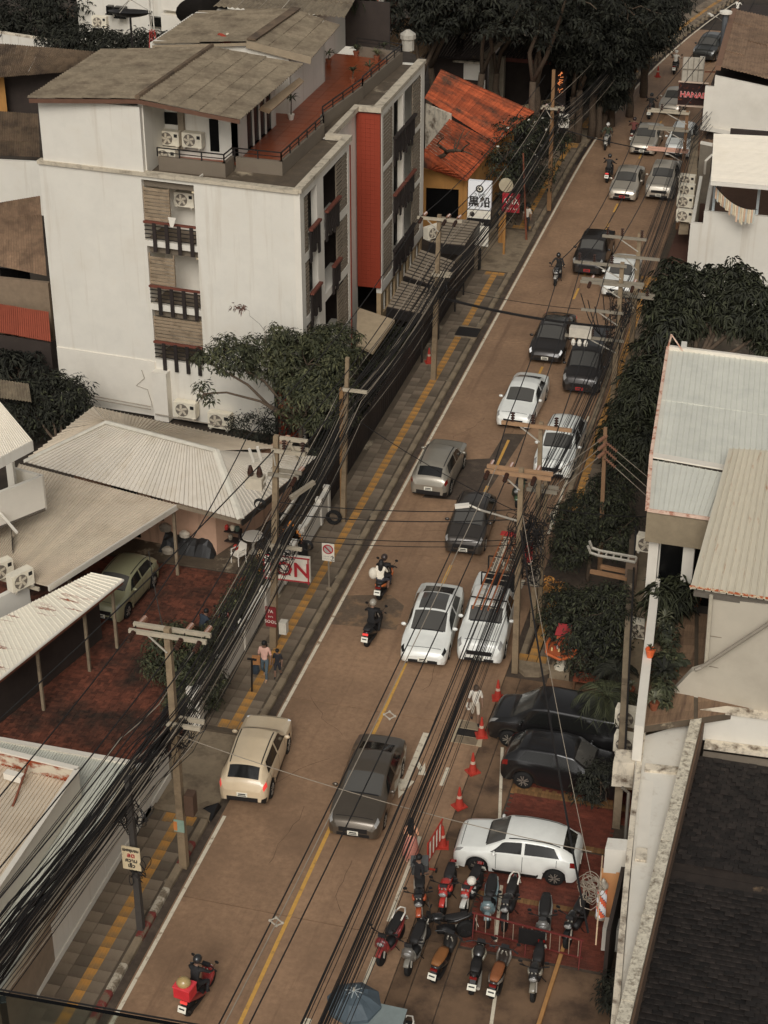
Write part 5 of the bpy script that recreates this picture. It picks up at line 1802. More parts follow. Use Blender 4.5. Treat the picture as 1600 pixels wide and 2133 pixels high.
MB().lathe([(.13, 1.57), (.15, 1.6), (.15, 1.66), (.1, 1.72), (.07, 1.8), (.02, 1.86)], (cc[0], cc[1], 0), 14).build('upper_cap', grey_metal, bp)
sgp = MB().beam((7.97, 36.534, 1.6), (8.276, 33.794, 1.6), .035, .6)
tag(sgp.build('sign_board', plain((186, 160, 130), .6)), 'narrow pale board standing edge on beside the barber pole', 'board')

# ------------------------------------------------------------------ white building with the roof terrace and clothesline
ce = thing('clothesline_building', 'white walled building with a roof terrace under white metal roof', 'building', (7, 78, 0))
w0, w1 = Vector((5.774, 78.033, 5)), Vector((11.183, 78.155, 5))
MB().pbox((w0.x, w0.y, 0), (w1.x - w0.x, w1.y - w0.y, 0), (0, .2, 0), (0, 0, 5.0)).build('front_wall', white_wall, ce)
v0 = Vector((5.212, 77.691, 4.4))
MB().pbox((v0.x, w0.y + .01, 0), (w0.x - v0.x - .002, 0, 0), (0, .2, 0), (0, 0, 4.4)).build('low_front_wall', white_wall, ce)
MB().pbox((v0.x, w0.y + .22, 0), (-.35, 6.5, 0), (.15, 0, 0), (0, 0, 4.4)).build('side_wall', white_wall, ce)
MB().pbox((w0.x, w0.y + .2, 0), (-.5, 9.5, 0), (.18, 0, 0), (0, 0, 5.0)).build('side_wall', white_wall, ce)
MB().box(w0.x + .2, 14, w0.y + .21, w0.y + 10, 3.7, 3.9).build('terrace_floor', plain((96, 74, 60)), ce)
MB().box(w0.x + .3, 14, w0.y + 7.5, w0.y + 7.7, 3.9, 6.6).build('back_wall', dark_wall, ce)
K1, K2, K3, K4 = (6.049, 76.706, 6.9), (11.027, 76.753, 6.9), (10.65, 83.225, 7.2), (5.517, 82.655, 7.2)
sheets(ce, K1, K4, Vector(K3), Vector(K2), 14, 1, 3, .03, metal_white, kind='trap', step=0)
MB().beam(Vector(K1) + Vector((0, -.02, -.08)), Vector(K2) + Vector((0, -.02, -.08)), .06, .16).build('fascia', white_clean, ce)
for p in ((6.146, 76.519, 6.75), (8.113, 76.596, 6.75)):
	MB().box(p[0] - .06, p[0] + .06, w0.y + .25, w0.y + .37, 3.9, 6.8).build('post', plain((150, 156, 156), .5), ce)
cl = thing('clothesline', 'sagging line of pale cloths drying under the white roof', 'clothesline', (7.036, 79.101, 5))
la, lb_ = Vector((6.171, 77.2, 6.613)), Vector((8.176, 77.2, 5.635))
pts = []
for k in range(25):
	t_ = k / 24
	p = la.lerp(lb_, t_)
	p.z -= .35 * 4 * t_ * (1 - t_)
	pts.append(p)
MB().tube(pts, .012, 4).build('line', cable_m, cl)
cloths = [plain((188, 176, 150)), plain((176, 158, 130)), plain((160, 160, 150)), plain((180, 150, 124))]
for k in range(1, 23):
	p, q = pts[k], pts[k] + (pts[k + 1] - pts[k]) * .9
	h = .55 + random.uniform(-.08, .1) + (.15 if k > 12 else 0)
	mb = MB()
	f = random.uniform(-.04, .04)
	mb.add([p, q, q + Vector((0, f, -h)), p + Vector((0, -f, -h))], [(0, 1, 2, 3)])
	mb.build('cloth', cloths[(k * 7) % 4], cl)
lc = thing('ledge_canopy', 'narrow grey concrete ledge running beside the white clothesline building', 'ledge', (4.6, 82, 0))
for (a_, b_, c_, d_) in (((4.503, 80.17, 3.2), (4.941, 80.289, 3.2), (4.344, 87.8, 3.2), (3.902, 87.833, 3.2)), ((4.04, 87.416, 3.3), (4.51, 87.544, 3.3), (3.783, 94.592, 3.3), (3.377, 94.743, 3.3))):
	MB().prism([a_[:2], b_[:2], c_[:2], d_[:2]], 3.0, a_[2]).build('slab', concrete, lc)
for i, p in enumerate(((4.169, 86.096, 3.35), (4.315, 84.668, 3.35), (4.445, 82.995, 3.35), (4.663, 80.995, 3.35))):
	aircon(['air conditioner on the narrow ledge, farthest of four in a row', 'second farthest of four air conditioners on the narrow ledge', 'second nearest of four air conditioners on the narrow ledge', 'air conditioner on the narrow ledge, nearest of four in a row'][i], p, -.1, .95, 'air conditioners along the narrow ledge')
MB().box(w0.x - 1.6, w0.x - .4, w0.y + 1, w0.y + 9, 0, 2.2).build('alley_floor', plain((70, 46, 36)), ce)
gb = thing('grey_wall', 'grey rendered wall with white capping beside the white metal roof', 'wall', (4.506, 91.782, 3))
p, q = Vector((4.387, 89.124, 4.6)), Vector((5.021, 88.893, 4.6))
MB().pbox((p.x, p.y, 0), (q.x - p.x, q.y - p.y, 0), (0, .2, 0), (0, 0, 4.6)).build('wall', plain((104, 96, 84), .85), gb)
MB().pbox((p.x, p.y - .03, 4.6), (q.x - p.x, q.y - p.y, 0), (0, .26, 0), (0, 0, .1)).build('capping', white_clean, gb)
MB().tube([(5.113, 88.198, 4.4), (4.844, 87.731, 4.2), (4.827, 88.094, 3.4)], .06, 5).build('downpipe', white_clean, gb)

# ------------------------------------------------------------------ far right: white gable and tan roofs
fr = thing('gable_building', 'white gabled building with patched tan fibre roof at the top right', 'building', (6, 95, 0))
F1, F2, F3, F4 = (4.646, 93.859, 7.3), (10.218, 92.789, 6.6), (9.525, 105.928, 6.6), (4.272, 106.417, 7.3)
sheets(fr, F1, F2, F3, F4, 5, 4, 6, .05, fibre_tan, sag=.02, step=.03)
MB().beam(Vector(F1) + Vector((-.1, 0, -.05)), Vector(F4) + Vector((-.1, 0, -.05)), .3, .25).build('verge', plain((104, 78, 60)), fr)
a_, b_ = Vector((4.46, 93.595, 6.9)), Vector((10.254, 92.793, 6.3))
mb = MB()
zb = 4.0
mb.add([(a_.x, a_.y, zb), (b_.x, b_.y, zb - .3), tuple(b_), tuple(a_), (a_.x, a_.y + .2, zb), (b_.x, b_.y + .2, zb - .3), (b_.x, b_.y + .2, b_.z), (a_.x, a_.y + .2, a_.z)],
	   [(0, 1, 2, 3), (7, 6, 5, 4), (1, 0, 4, 5), (2, 1, 5, 6), (3, 2, 6, 7), (0, 3, 7, 4)])
mb.build('gable_wall', white_clean, fr)
c_ = Vector((4, 94.709, 6.2))
MB().pbox((c_.x, a_.y + .01, zb), (a_.x - c_.x, 0, 0), (0, .2, 0), (0, 0, 2.3)).build('low_wall', white_clean, fr)
MB().pbox((c_.x - .05, a_.y - .12, zb - .02), (b_.x - a_.x + .5, b_.y - a_.y, -.3), (0, .1, 0), (0, 0, .22)).build('ledge', white_clean, fr)
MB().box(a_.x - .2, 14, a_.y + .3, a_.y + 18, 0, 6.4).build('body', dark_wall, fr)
G1, G2, G3, G4 = (4.127, 93.209, 3.2), (10.677, 92.559, 2.9), (10.486, 94.349, 3.7), (3.78, 97.09, 4)
sheets(fr, G1, G2, G3, G4, 4, 4, 7, .05, fibre_tan, sag=.015, step=.03)
MB().beam(Vector(G1) + Vector((-.1, 0, -.1)), Vector(G4) + Vector((-.1, 0, -.1)), .12, .3).build('verge', plain((110, 84, 64)), fr)
fp = thing('flue_pipe', 'grey flue pipe with round white cap beside the tan roof', 'pipe', (3.959, 103.12, 5.6))
c_ = (3.98, 102.913, 5.6)
MB().lathe([(.16, 0), (.16, 2.3)], c_, 10).build('pipe', plain((76, 78, 80), .5), fp)
MB().lathe([(.36, 2.3), (.36, 2.42), (.1, 2.5)], c_, 12).build('cap', white_clean, fp)
bb_ = thing('billboard', 'blank pale panelled billboard seen from behind above the far cars', 'billboard', (2.374, 104.487, 4))
p, q = Vector((1.721, 103.845, 5)), Vector((2.959, 103.969, 5))
u = q - p
MB().pbox((p.x, p.y, 3.6), u, (0, .1, 0), (0, 0, 1.4)).build('panel', plain((160, 152, 138), .6), bb_)
for k in range(5):
	MB().pbox((p.x + u.x * k / 4 - .02, p.y - .04, 3.6), (.04, 0, 0), (0, .04, 0), (0, 0, 1.4)).build('frame_bar', plain((120, 112, 100)), bb_)
MB().pbox((p.x, p.y - .07, 4.3), u, (0, .03, 0), (0, 0, .05)).build('cross_bar', plain((120, 112, 100)), bb_)
MB().beam((q.x + .05, q.y, 4.2), (q.x + 1.6, q.y + .3, 4.2), .06, .06).build('arm', rust, bb_)
hn = thing('hanabi_sign', 'dark sign with red HANABI lettering sticking out over the street', 'sign', (2.813, 100.35, 3.5))
p, q = Vector((2.426, 95.459, 5.9)), Vector((3.971, 95.691, 5.9))
u = q - p
MB().pbox((p.x, p.y, p.z - 1.25), u, (0, .12, 0), (0, 0, 1.25)).build('panel', mat('dark_sign_print', lin(38, 24, 22), .4, .2, 3, col2=lin(120, 60, 34), mix=(.6, .68), sc2=4), hn)
for dz in (0, -1.3):
	MB().pbox((p.x - .04, p.y - .02, p.z + dz), (u.x + .08, 0, 0), (0, .16, 0), (0, 0, .05)).build('frame', plain((170, 150, 132)), hn)
text(hn, 'HANABI', (p.x + u.x * .56, p.y - .006, p.z - .66), (PI / 2, 0, 0), .42, plain((200, 170, 160)), 'lettering_outline', .004, bold=.02, sx=1.0)
text(hn, 'HANABI', (p.x + u.x * .56, p.y - .018, p.z - .66), (PI / 2, 0, 0), .42, plain((168, 30, 40)), 'lettering', .004, bold=.004, sx=1.0)

# ------------------------------------------------------------------ frame with cable tray beside the hedge
gf_ = thing('tray_frame', 'rusty concrete frame and galvanised cable tray beside the hedge pole', 'frame', (5.915, 53.745, 0))
tp = [(5.179, 50.647, 3), (5.273, 50.656, 2.75), (5.539, 50.621, 2.7), (6.787, 50.514, 2.7)]
for s_ in (-.16, .16):
	MB().tube([Vector(p) + Vector((0, s_, 0)) for p in tp], .05, 6).build('tray_rail', grey_metal, gf_)
for k in range(6):
	p = Vector(tp[2]).lerp(Vector(tp[3]), k / 5)
	MB().beam(p + Vector((0, -.16, 0)), p + Vector((0, .16, 0)), .06, .03).build('tray_rung', grey_metal, gf_)
for a_, b_ in (((5.304, 50.538, 2), (6.614, 50.391, 2)), ((5.595, 50.937, 2), (6.582, 50.823, 2))):
	MB().beam(a_, b_, .12, .12).build('beam', plain((128, 96, 68), .85), gf_)
p = (6.733, 50.454, 2)
MB().box(p[0] - .25, p[0] + .12, p[1] - .1, p[1] + .3, 0, 2.65).build('post', plain((96, 80, 66), .9), gf_)


# ------------------------------------------------------------------ vehicles
WHEELS = {}
VS = .87


def wheel_meshes(r, dark):
	key = (r, dark)
	if key not in WHEELS:
		w = .21
		t = MB()
		t.smooth = True
		t.lathe([(r * .66, -w / 2), (r * .9, -w / 2), (r, -w * .35), (r, w * .35), (r * .9, w / 2), (r * .66, w / 2)], (0, 0, 0), 20, 'X')
		ty = t.build('tyre', tyre_m)
		m = MB()
		m.lathe([(r * .67, -w * .38), (r * .67, w * .42), (r * .6, w * .46), (r * .58, w * .3)], (0, 0, 0), 20, 'X')
		for k in range(5):
			a = 2 * PI * k / 5
			for da in (-.22, .22):
				M_ = Matrix.Rotation(a + da * .6, 3, 'X')
				p, q = M_ @ Vector((w * .47, 0, r * .1)), Matrix.Rotation(a + da, 3, 'X') @ Vector((w * .44, 0, r * .62))
				m.beam(p, q, .045, .03)
		m.lathe([(r * .14, w * .3), (r * .12, w * .5)], (0, 0, 0), 10, 'X')
		rm = m.build('rim', rim_dark if dark else rim_m)
		b = MB().lathe([(r * .58, w * .18), (r * .05, w * .2)], (0, 0, 0), 12, 'X').build('brake', black_plastic)
		WHEELS[key] = (ty, rm, b)
		PROTO.extend([ty, rm, b])
	return WHEELS[key]


SHAPES = {
	# centre line z, belt z over s (0 nose .. 1 tail); roof edge half width fraction
	'sedan': dict(H=1.44, zc=[(0, .58), (.012, .75), (.05, .85), (.25, .97), (.275, .99), (.43, 1.38), (.54, 1.44), (.68, 1.38), (.85, 1.10), (.97, 1.02), (1, .82)],
				  zb=[(0, .50), (.012, .66), (.05, .76), (.25, .88), (.5, .93), (.85, .99), (.97, .93), (1, .74)], ws=(.28, .43), rw=(.70, .84), cab=(.30, .80), bp=.55, fw=.195, rwh=.79),
	'hatch': dict(H=1.50, zc=[(0, .60), (.012, .80), (.05, .91), (.23, 1.02), (.255, 1.05), (.41, 1.44), (.54, 1.50), (.70, 1.49), (.80, 1.44), (.86, 1.36), (.955, 1.10), (.985, .98), (1, .78)],
				  zb=[(0, .52), (.012, .71), (.05, .81), (.23, .92), (.5, .96), (.86, 1.02), (.975, .96), (1, .74)], ws=(.26, .41), rw=(.865, .95), cab=(.29, .89), bp=.56, fw=.20, rwh=.82),
	'suv': dict(H=1.64, zc=[(0, .66), (.012, .90), (.04, 1.01), (.24, 1.10), (.265, 1.13), (.41, 1.58), (.55, 1.64), (.8, 1.57), (.86, 1.50), (.955, 1.16), (.985, 1.02), (1, .80)],
				zb=[(0, .58), (.012, .80), (.04, .91), (.24, 1.01), (.5, 1.05), (.87, 1.12), (.975, 1.04), (1, .8)], ws=(.27, .40), rw=(.868, .95), cab=(.29, .89), bp=.56, fw=.20, rwh=.80),
	'pickup': dict(H=1.76, zc=[(0, .70), (.012, .95), (.04, 1.08), (.235, 1.18), (.25, 1.20), (.355, 1.68), (.42, 1.76), (.60, 1.74), (.63, 1.70), (.665, 1.16), (.675, 1.12), (.99, 1.12), (1, 1.0)],
				   zb=[(0, .62), (.012, .84), (.04, .96), (.235, 1.08), (.4, 1.12), (.66, 1.14), (.675, 1.12), (.99, 1.12), (1, .98)], ws=(.26, .35), rw=(.633, .664), cab=(.27, .635), bp=.455, fw=.175, rwh=.77),
	'van': dict(H=1.88, zc=[(0, .70), (.012, .92), (.04, 1.05), (.15, 1.18), (.17, 1.21), (.33, 1.80), (.42, 1.87), (.93, 1.86), (.955, 1.80), (.985, 1.2), (1, .9)],
				zb=[(0, .6), (.012, .8), (.04, .95), (.15, 1.06), (.4, 1.12), (.95, 1.16), (.985, 1.1), (1, .82)], ws=(.185, .32), rw=(.957, .98), cab=(.21, .93), bp=.46, fw=.17, rwh=.78),
	'ev': dict(H=1.46, zc=[(0, .54), (.012, .68), (.05, .78), (.2, .91), (.235, .96), (.43, 1.40), (.54, 1.46), (.70, 1.39), (.9, 1.10), (.975, 1.03), (1, .82)],
			   zb=[(0, .46), (.012, .60), (.05, .70), (.2, .84), (.5, .93), (.86, 1.0), (.975, .95), (1, .74)], ws=(.25, .42), rw=(.71, .88), cab=(.27, .82), bp=.53, fw=.18, rwh=.80),
}


def car(label, shape, paint_m, loc, heading, L=4.5, Wd=1.8, group=None, cat='car', plate=None, dark_rim=False, roof_m=None, glassroof=False, two_tone=False, name='parked_car', lamps=False, sun=False):
	"""heading 0: nose towards +Y."""
	sp = SHAPES[shape]
	t = thing(name, label, cat, (loc[0], loc[1], .004), heading, group, local=True)
	t.scale = (VS, VS, VS)
	w = Wd / 2
	tallish = shape in ('suv', 'pickup', 'van')
	r = .36 if shape in ('pickup',) else .335 if tallish else .305
	zs = .24 if tallish else .17
	n = 72
	s_ = np.linspace(0, 1, n)
	zc = np.interp(s_, *zip(*sp['zc']))
	zb = np.interp(s_, *zip(*sp['zb']))
	ker = np.array([1, 2, 1]) / 4
	for _ in range(1):
		zc[1:-1] = np.convolve(zc, ker, 'valid')
		zb[1:-1] = np.convolve(zb, ker, 'valid')
	pf = np.interp(s_, [0, .012, .04, .1, .2, .85, .95, .985, 1], [.74, .86, .94, .985, 1, 1, .96, .88, .76])
	wb = w * pf * np.interp(s_, [0, .2, .5, .9, 1], [.97, .95, .955, .93, .92])
	c0, c1 = sp['cab']
	# roof edge width: wide on the hood, narrow on the roof
	wt = w * pf * np.interp(s_, [0, c0 - .06, c0 + .13, .6, min(c1 + .0, .92), min(c1 + .1, .98), 1], [.80, .80, .745, .73, .70, .74 if not tallish else .77, .74])
	if shape == 'van':
		wt = w * pf * np.interp(s_, [0, .12, .3, .95, 1], [.74, .8, .8, .78, .76])
	if shape == 'pickup':
		wt = w * pf * np.interp(s_, [0, .21, .36, .6, .66, .7, 1], [.78, .78, .74, .74, .76, .9, .9])
	rise = np.clip((zc - zb - .07) / .3, 0, 1)
	ze = zc - .03 - .05 * rise
	Y = L / 2 - s_ * L
	arch = r + .07
	fy, ry = L / 2 - sp['fw'] * L, L / 2 - sp['rwh'] * L
	za = np.full(n, zs)
	for wy in (fy, ry):
		dd = arch ** 2 - (Y - wy) ** 2
		za = np.where(dd > 0, np.maximum(za, r + np.sqrt(np.maximum(dd, 0))), za)
	za = np.minimum(za, zb - .06)
	z_low = np.interp(s_, [0, .03, .97, 1], [zs + .08, zs, zs + .02, zs + .14])
	za = np.maximum(za, z_low)

	def P(i, v):
		"""v in 0..5 over the half section, continuous."""
		zl = za[i]
		pts = ((w * pf[i] * .95, zl), (w * pf[i], max(zl + .01, zl + (zb[i] - zl) * .35)), (w * pf[i] * .99, max(zl + .02, zl + (zb[i] - zl) * .7)), (wb[i], zb[i]), (wt[i], ze[i]), (0, zc[i]))
		k = min(int(v), 4)
		f = v - k
		a, b = pts[k], pts[k + 1]
		if k == 4:
			x = a[0] * (1 - f)
			return x, b[1] - (b[1] - a[1]) * (1 - f) ** 2.2
		return a[0] + (b[0] - a[0]) * f, a[1] + (b[1] - a[1]) * f

	def Ps(s, v, side=1):
		x_ = s * (n - 1)
		i = min(int(x_), n - 2)
		f = x_ - i
		a, b = P(i, v), P(i + 1, v)
		return Vector((side * (a[0] + (b[0] - a[0]) * f), Y[i] + (Y[i + 1] - Y[i]) * f, a[1] + (b[1] - a[1]) * f))
	vs_ = [0, .5, 1, 1.5, 2, 2.5, 2.85, 3, 3.12, 3.5, 3.88, 4, 4.08, 4.2, 4.4, 4.7, 5]
	full = [(v, 1) for v in vs_] + [(v, -1) for v in vs_[::-1][1:]]
	m = len(full)
	mb = MB()
	mb.smooth = True
	V = []
	for i in range(n):
		for v, sd in full:
			x, z = P(i, v)
			V.append((sd * x, Y[i], z))
	F = [(i * m + k, i * m + k + 1, (i + 1) * m + k + 1, (i + 1) * m + k) for i in range(n - 1) for k in range(m - 1)]
	F = [f[::-1] for f in F]
	mb.add(V, F)
	mb.smooth = False
	mb.add([V[k] for k in range(m)], [tuple(range(m))])
	mb.add([V[(n - 1) * m + k] for k in range(m)], [tuple(range(m - 1, -1, -1))])
	body = mb.build('body', paint_m, t)
	MB().prism([(-w * .86, -L / 2 + .12), (w * .86, -L / 2 + .12), (w * .86, L / 2 - .12), (-w * .86, L / 2 - .12)], zs + .02, zs + .3).build('underbody', black_plastic, t)

	def patch(name, m_, s0, s1, v0, v1, side=1, off=.006, parent=t, ns=8, nv=4, span=False, s0b=None, s1b=None, thick=False):
		"""Panel lying on the body skin; with span the patch runs across the centre from v0 on one side to v0 on the other."""
		q = MB()
		q.smooth = True
		g = []
		for a in range(ns + 1):
			row = []
			for b in range(nv + 1):
				fa, fb_ = a / ns, b / nv
				if span:
					tt = -1 + 2 * fb_
					vv = 5 - abs(tt) * (5 - v0)
					sd = 1 if tt > 0 else -1
					lo, hi = s0, s1
					row.append(Ps(lo + (hi - lo) * fa, vv, sd))
				else:
					lo = s0 + ((s0b if s0b is not None else s0) - s0) * fb_
					hi = s1 + ((s1b if s1b is not None else s1) - s1) * fb_
					row.append(Ps(lo + (hi - lo) * fa, v0 + (v1 - v0) * fb_, side))
			g.append(row)
		out = []
		for a in range(ns + 1):
			for b in range(nv + 1):
				da = g[min(a + 1, ns)][b] - g[max(a - 1, 0)][b]
				db = g[a][min(b + 1, nv)] - g[a][max(b - 1, 0)]
				nn = da.cross(db)
				nn = nn.normalized() if nn.length > 1e-9 else Vector((0, 0, 1))
				c = g[a][b] - Vector((0, g[a][b].y * .8, .7))
				if nn.dot(c) < 0:
					nn = -nn
				out.append(g[a][b] + nn * off)
		fs = [(a * (nv + 1) + b, a * (nv + 1) + b + 1, (a + 1) * (nv + 1) + b + 1, (a + 1) * (nv + 1) + b) for a in range(ns) for b in range(nv)]
		# face outwards
		e1, e2 = out[nv + 1] - out[0], out[1] - out[0]
		q.add(out, fs)
		return q.build(name, m_, parent)
	a0, a1 = sp['ws']
	nv_ = 10
	patch('windscreen', screen_sky_glass, a0, a1, 4.1, 5, span=True, nv=nv_)
	b0, b1 = sp['rw']
	patch('rear_window', car_glass, b0, b1, 4.14, 5, span=True, nv=nv_, ns=6)
	bp = sp['bp']
	for sd in (1, -1):
		patch('side_window', car_glass, c0 + .01, bp - .012, 3.12, 3.9, sd, s0b=c0 + .10)
		patch('side_window', car_glass, bp + .012, c1 - .04, 3.12, 3.9, sd, s1b=c1 - .09)
		hz = .03 if shape != 'ev' else .035
		patch('headlight', (car_glass if shape == 'ev' else lamp_glass) if not lamps else mat('lit_headlamp', (.8, .8, .78), .2, .02, emit=.3), .014, .06, 3.0, 3.75, sd, s0b=.022, s1b=.085, off=.008)
		tl0, tl1 = (.955, .992)
		patch('tail_light', red_lamp_on if lamps else red_lamp, tl0 - .02, .985, 2.25, 3.0, sd, off=.008, ns=5, nv=2)
		for s0 in ((c0 + .06), bp, min(c1 - .06, .85)):
			patch('door_seam', black_plastic, s0 - .002, s0 + .002, .6, 2.9, sd, off=.003, ns=1, nv=6)
		for s0 in (bp - .05, min(c1 - .12, bp + .17)):
			patch('door_handle', paint_m, s0, s0 + .035, 2.45, 2.58, sd, off=.018, ns=2, nv=1)
		mm = MB()
		mm.smooth = True
		c = Ps(c0 + .045, 3.1, sd)
		mm.ball((c.x + sd * .12, c.y, c.z + .05), (.11, .06, .075), 8, 5)
		mm.build('mirror', paint_m, t)
		if tallish or shape == 'hatch':
			patch('sill_trim', black_plastic, sp['fw'] + .09, sp['rwh'] - .09, .0, .45, sd, off=.008, nv=1)
	zf = float(zb[1])
	MB().box(-w * .52, w * .52, L / 2 - .012, L / 2 + .012, zf - .22 if shape != 'ev' else zf - .26, zf - .05 if shape != 'ev' else zf - .2).build('grille', black_plastic, t)
	MB().box(-w * .6, w * .6, L / 2 - .016, L / 2 + .008, zs + .08, zs + .2).build('lower_grille', black_plastic, t)
	patch('bonnet_seam', black_plastic, .055, .06, 3.9, 5, span=True, nv=8, ns=1, off=.002)
	patch('bumper_trim', black_plastic, .955, .998, .0, .9, 1, off=.005, nv=1) if tallish else None
	MB().box(-w * .62, w * .62, -L / 2 - .008, -L / 2 + .02, zs + .14, zs + .30).build('rear_bumper_insert', black_plastic, t)
	for yy, sgn in ((L / 2 + .014, 1), (-L / 2 - .014, -1)):
		p = MB().cbox((0, yy, zs + .22 if sgn > 0 else zs + .40), (.36, .02, .16)).build('number_plate', plate or plate_m, t)
		MB().cbox((0, yy + sgn * .012, (zs + .22 if sgn > 0 else zs + .40) + .025), (.24, .006, .045)).build('plate_ink', plate_ink, p)
		MB().cbox((0, yy + sgn * .012, (zs + .22 if sgn > 0 else zs + .40) - .04), (.28, .006, .03)).build('plate_ink', plate_ink, p)
	if glassroof:
		patch('glass_roof', screen_sky_glass, a1 + .02, b0 - .02, 4.25, 5, span=True, nv=8, ns=6)
	if roof_m:
		patch('roof_panel', roof_m, a1 + .005, b0 - .005, 4.05, 5, span=True, nv=8, ns=8, off=.004)
	for sd in (1, -1):
		if shape in ('suv', 'hatch'):
			patch('roof_rail', black_plastic, a1 + .03, b0 - .02, 4.1, 4.16, sd, off=.012, ns=6, nv=1)
		wi = MB()
	patch('wiper', black_plastic, a0 - .006, a0 + .004, 4.2, 5, span=True, nv=6, ns=1, off=.012)
	ty, rm, bk = wheel_meshes(r, dark_rim)
	for wy in (fy, ry):
		for sd in (1, -1):
			wh = bpy.data.objects.new('wheel', None)
			COL.objects.link(wh)
			wh.parent = t
			wh.location = (sd * (w - .125), wy, r)
			wh.rotation_euler = (random.random(), 0, 0 if sd > 0 else PI)
			wh.empty_display_size = .2
			for q in (ty, rm, bk):
				inst(q, wh, (0, 0, 0))
	if sun:
		pass
	return t, Ps, patch


N_, S_, = 0., PI
rg = 'cars in the traffic'
pk = 'cars parked at the kerb'
cream = paint((182, 164, 136))
silver = paint((160, 152, 138), .35)
white_p = paint((205, 200, 190))
black_sky_tint = paint((42, 38, 35), .35)  # black raised in base colour, standing in for sky reflected on bodywork
graphite_sky_tint = paint((80, 72, 62), .5)  # brown-grey base also carries the sky reflection on bonnet and roof
dkblack_sky_tint = paint((60, 55, 50), .4)  # black lightened towards grey as painted sky reflection
green_p = paint((124, 122, 96), .15)
grey_p = paint((128, 122, 110), .35)

car('cream SUV with a tinted rear window turning out by the left kerb', 'suv', cream, (-2.85, 39.8), .09, 4.15, 1.72, rg, name='car', lamps=True, roof_m=None)
car('dark grey sedan with a bronze sheen nearest the camera in the right lane', 'sedan', graphite_sky_tint, (.7, 39.5), S_ + .05, 4.7, 1.82, rg, name='car', roof_m=None)
car('white electric sedan with a glass roof beside the ladder pickup', 'ev', white_p, (.45, 48.35), S_ + .07, 4.6, 1.86, rg, name='car', glassroof=True)
lp = car('white pickup parked at the right kerb with orange ladders on its roof', 'pickup', white_p, (2.22, 49.1), S_ + .06, 5.2, 1.84, pk, 'pickup', name='pickup')
car('black hatchback with grey reflections and a red lamp mirror behind the white electric sedan', 'hatch', dkblack_sky_tint, (.2, 55.2), S_ + .05, 3.9, 1.7, rg, name='car')
car('silver compact crossover driving away beside the dark asphalt patch', 'suv', grey_p, (-1.93, 59.05), 0, 4.25, 1.74, rg, name='car')
car('white sedan facing the camera with a black grille below the pole crossarm', 'sedan', white_p, (.02, 65.85), S_ - .02, 4.6, 1.78, rg, name='car')
car('white SUV with roof rails parked at the right kerb behind the concrete poles', 'suv', white_p, (2.3, 61.95), S_, 4.6, 1.82, pk, name='parked_car')
car('long black van with a red number plate parked at the right kerb', 'van', black_sky_tint, (2.06, 69.85), S_, 5.0, 1.86, pk, 'van', plate_red, name='parked_van')
car('black electric sedan with lit white headlamps in the right lane', 'ev', black_sky_tint, (.05, 72.5), S_, 4.7, 1.84, rg, name='car', lamps=True, glassroof=True)
car('black pickup with a red number plate in the right lane', 'pickup', black_sky_tint, (.14, 83.2), S_, 5.1, 1.84, rg, 'pickup', plate_red, name='pickup')
car('white car parked at the right kerb behind the two concrete poles with transformers', 'sedan', white_p, (1.93, 80.65), S_, 4.5, 1.78, pk, name='parked_car')
car('silver sedan with red plate alone in the right lane, below the parked grey pickup row', 'sedan', silver, (.18, 94.2), S_, 4.6, 1.8, rg, name='car', plate=plate_red)
car('silver pickup parked at the right kerb beside the silver sedan with red plate', 'pickup', silver, (2.08, 95.05), S_, 5.2, 1.86, pk, 'pickup', name='pickup')
car('silver sedan under the far crossarm pole, beside a parked white SUV', 'sedan', silver, (.15, 102.3), S_ - .02, 4.6, 1.8, rg, name='car')
car('white SUV parked at the right kerb under the far crossarm pole', 'suv', white_p, (2.2, 102.2), S_, 4.6, 1.85, pk, name='parked_car')
car('silver sedan emerging beside the dark HANABI sign', 'sedan', silver, (.8, 110.4), S_ - .08, 4.3, 1.75, rg, name='car')
car('dark green SUV behind the blank billboard in the far distance', 'suv', paint((40, 40, 36), .2), (1.55, 123.2), S_ - .12, 4.6, 1.85, rg, name='car')
car('white SUV far up the street right of the blank billboard', 'suv', white_p, (3.9, 123.0), S_ - .12, 4.6, 1.85, pk, name='parked_car')
# parked crosswise on the right
car('black MPV parked nose to the street, half under the palm fronds', 'van', paint((22, 21, 21)), (5.6, 43.65), PI / 2 - .06, 4.9, 1.86, 'cars parked crosswise on the forecourt', 'van', name='parked_van')
car('black crossover parked tail to the street with alloy wheels and red tail lamp', 'suv', paint((22, 21, 21)), (6.1, 41.78), -PI / 2 - .04, 4.2, 1.76, 'cars parked crosswise on the forecourt', name='parked_car')
car('white hatchback parked crosswise on the red bricks', 'hatch', white_p, (5.5, 37.85), PI / 2 + .03, 4.0, 1.74, 'cars parked crosswise on the forecourt', name='parked_car')
car('sage green hatchback parked on the red brick yard under the rusty canopy edge', 'hatch', green_p, (-10.45, 47.7), PI - .06, 3.8, 1.68, name='parked_car')

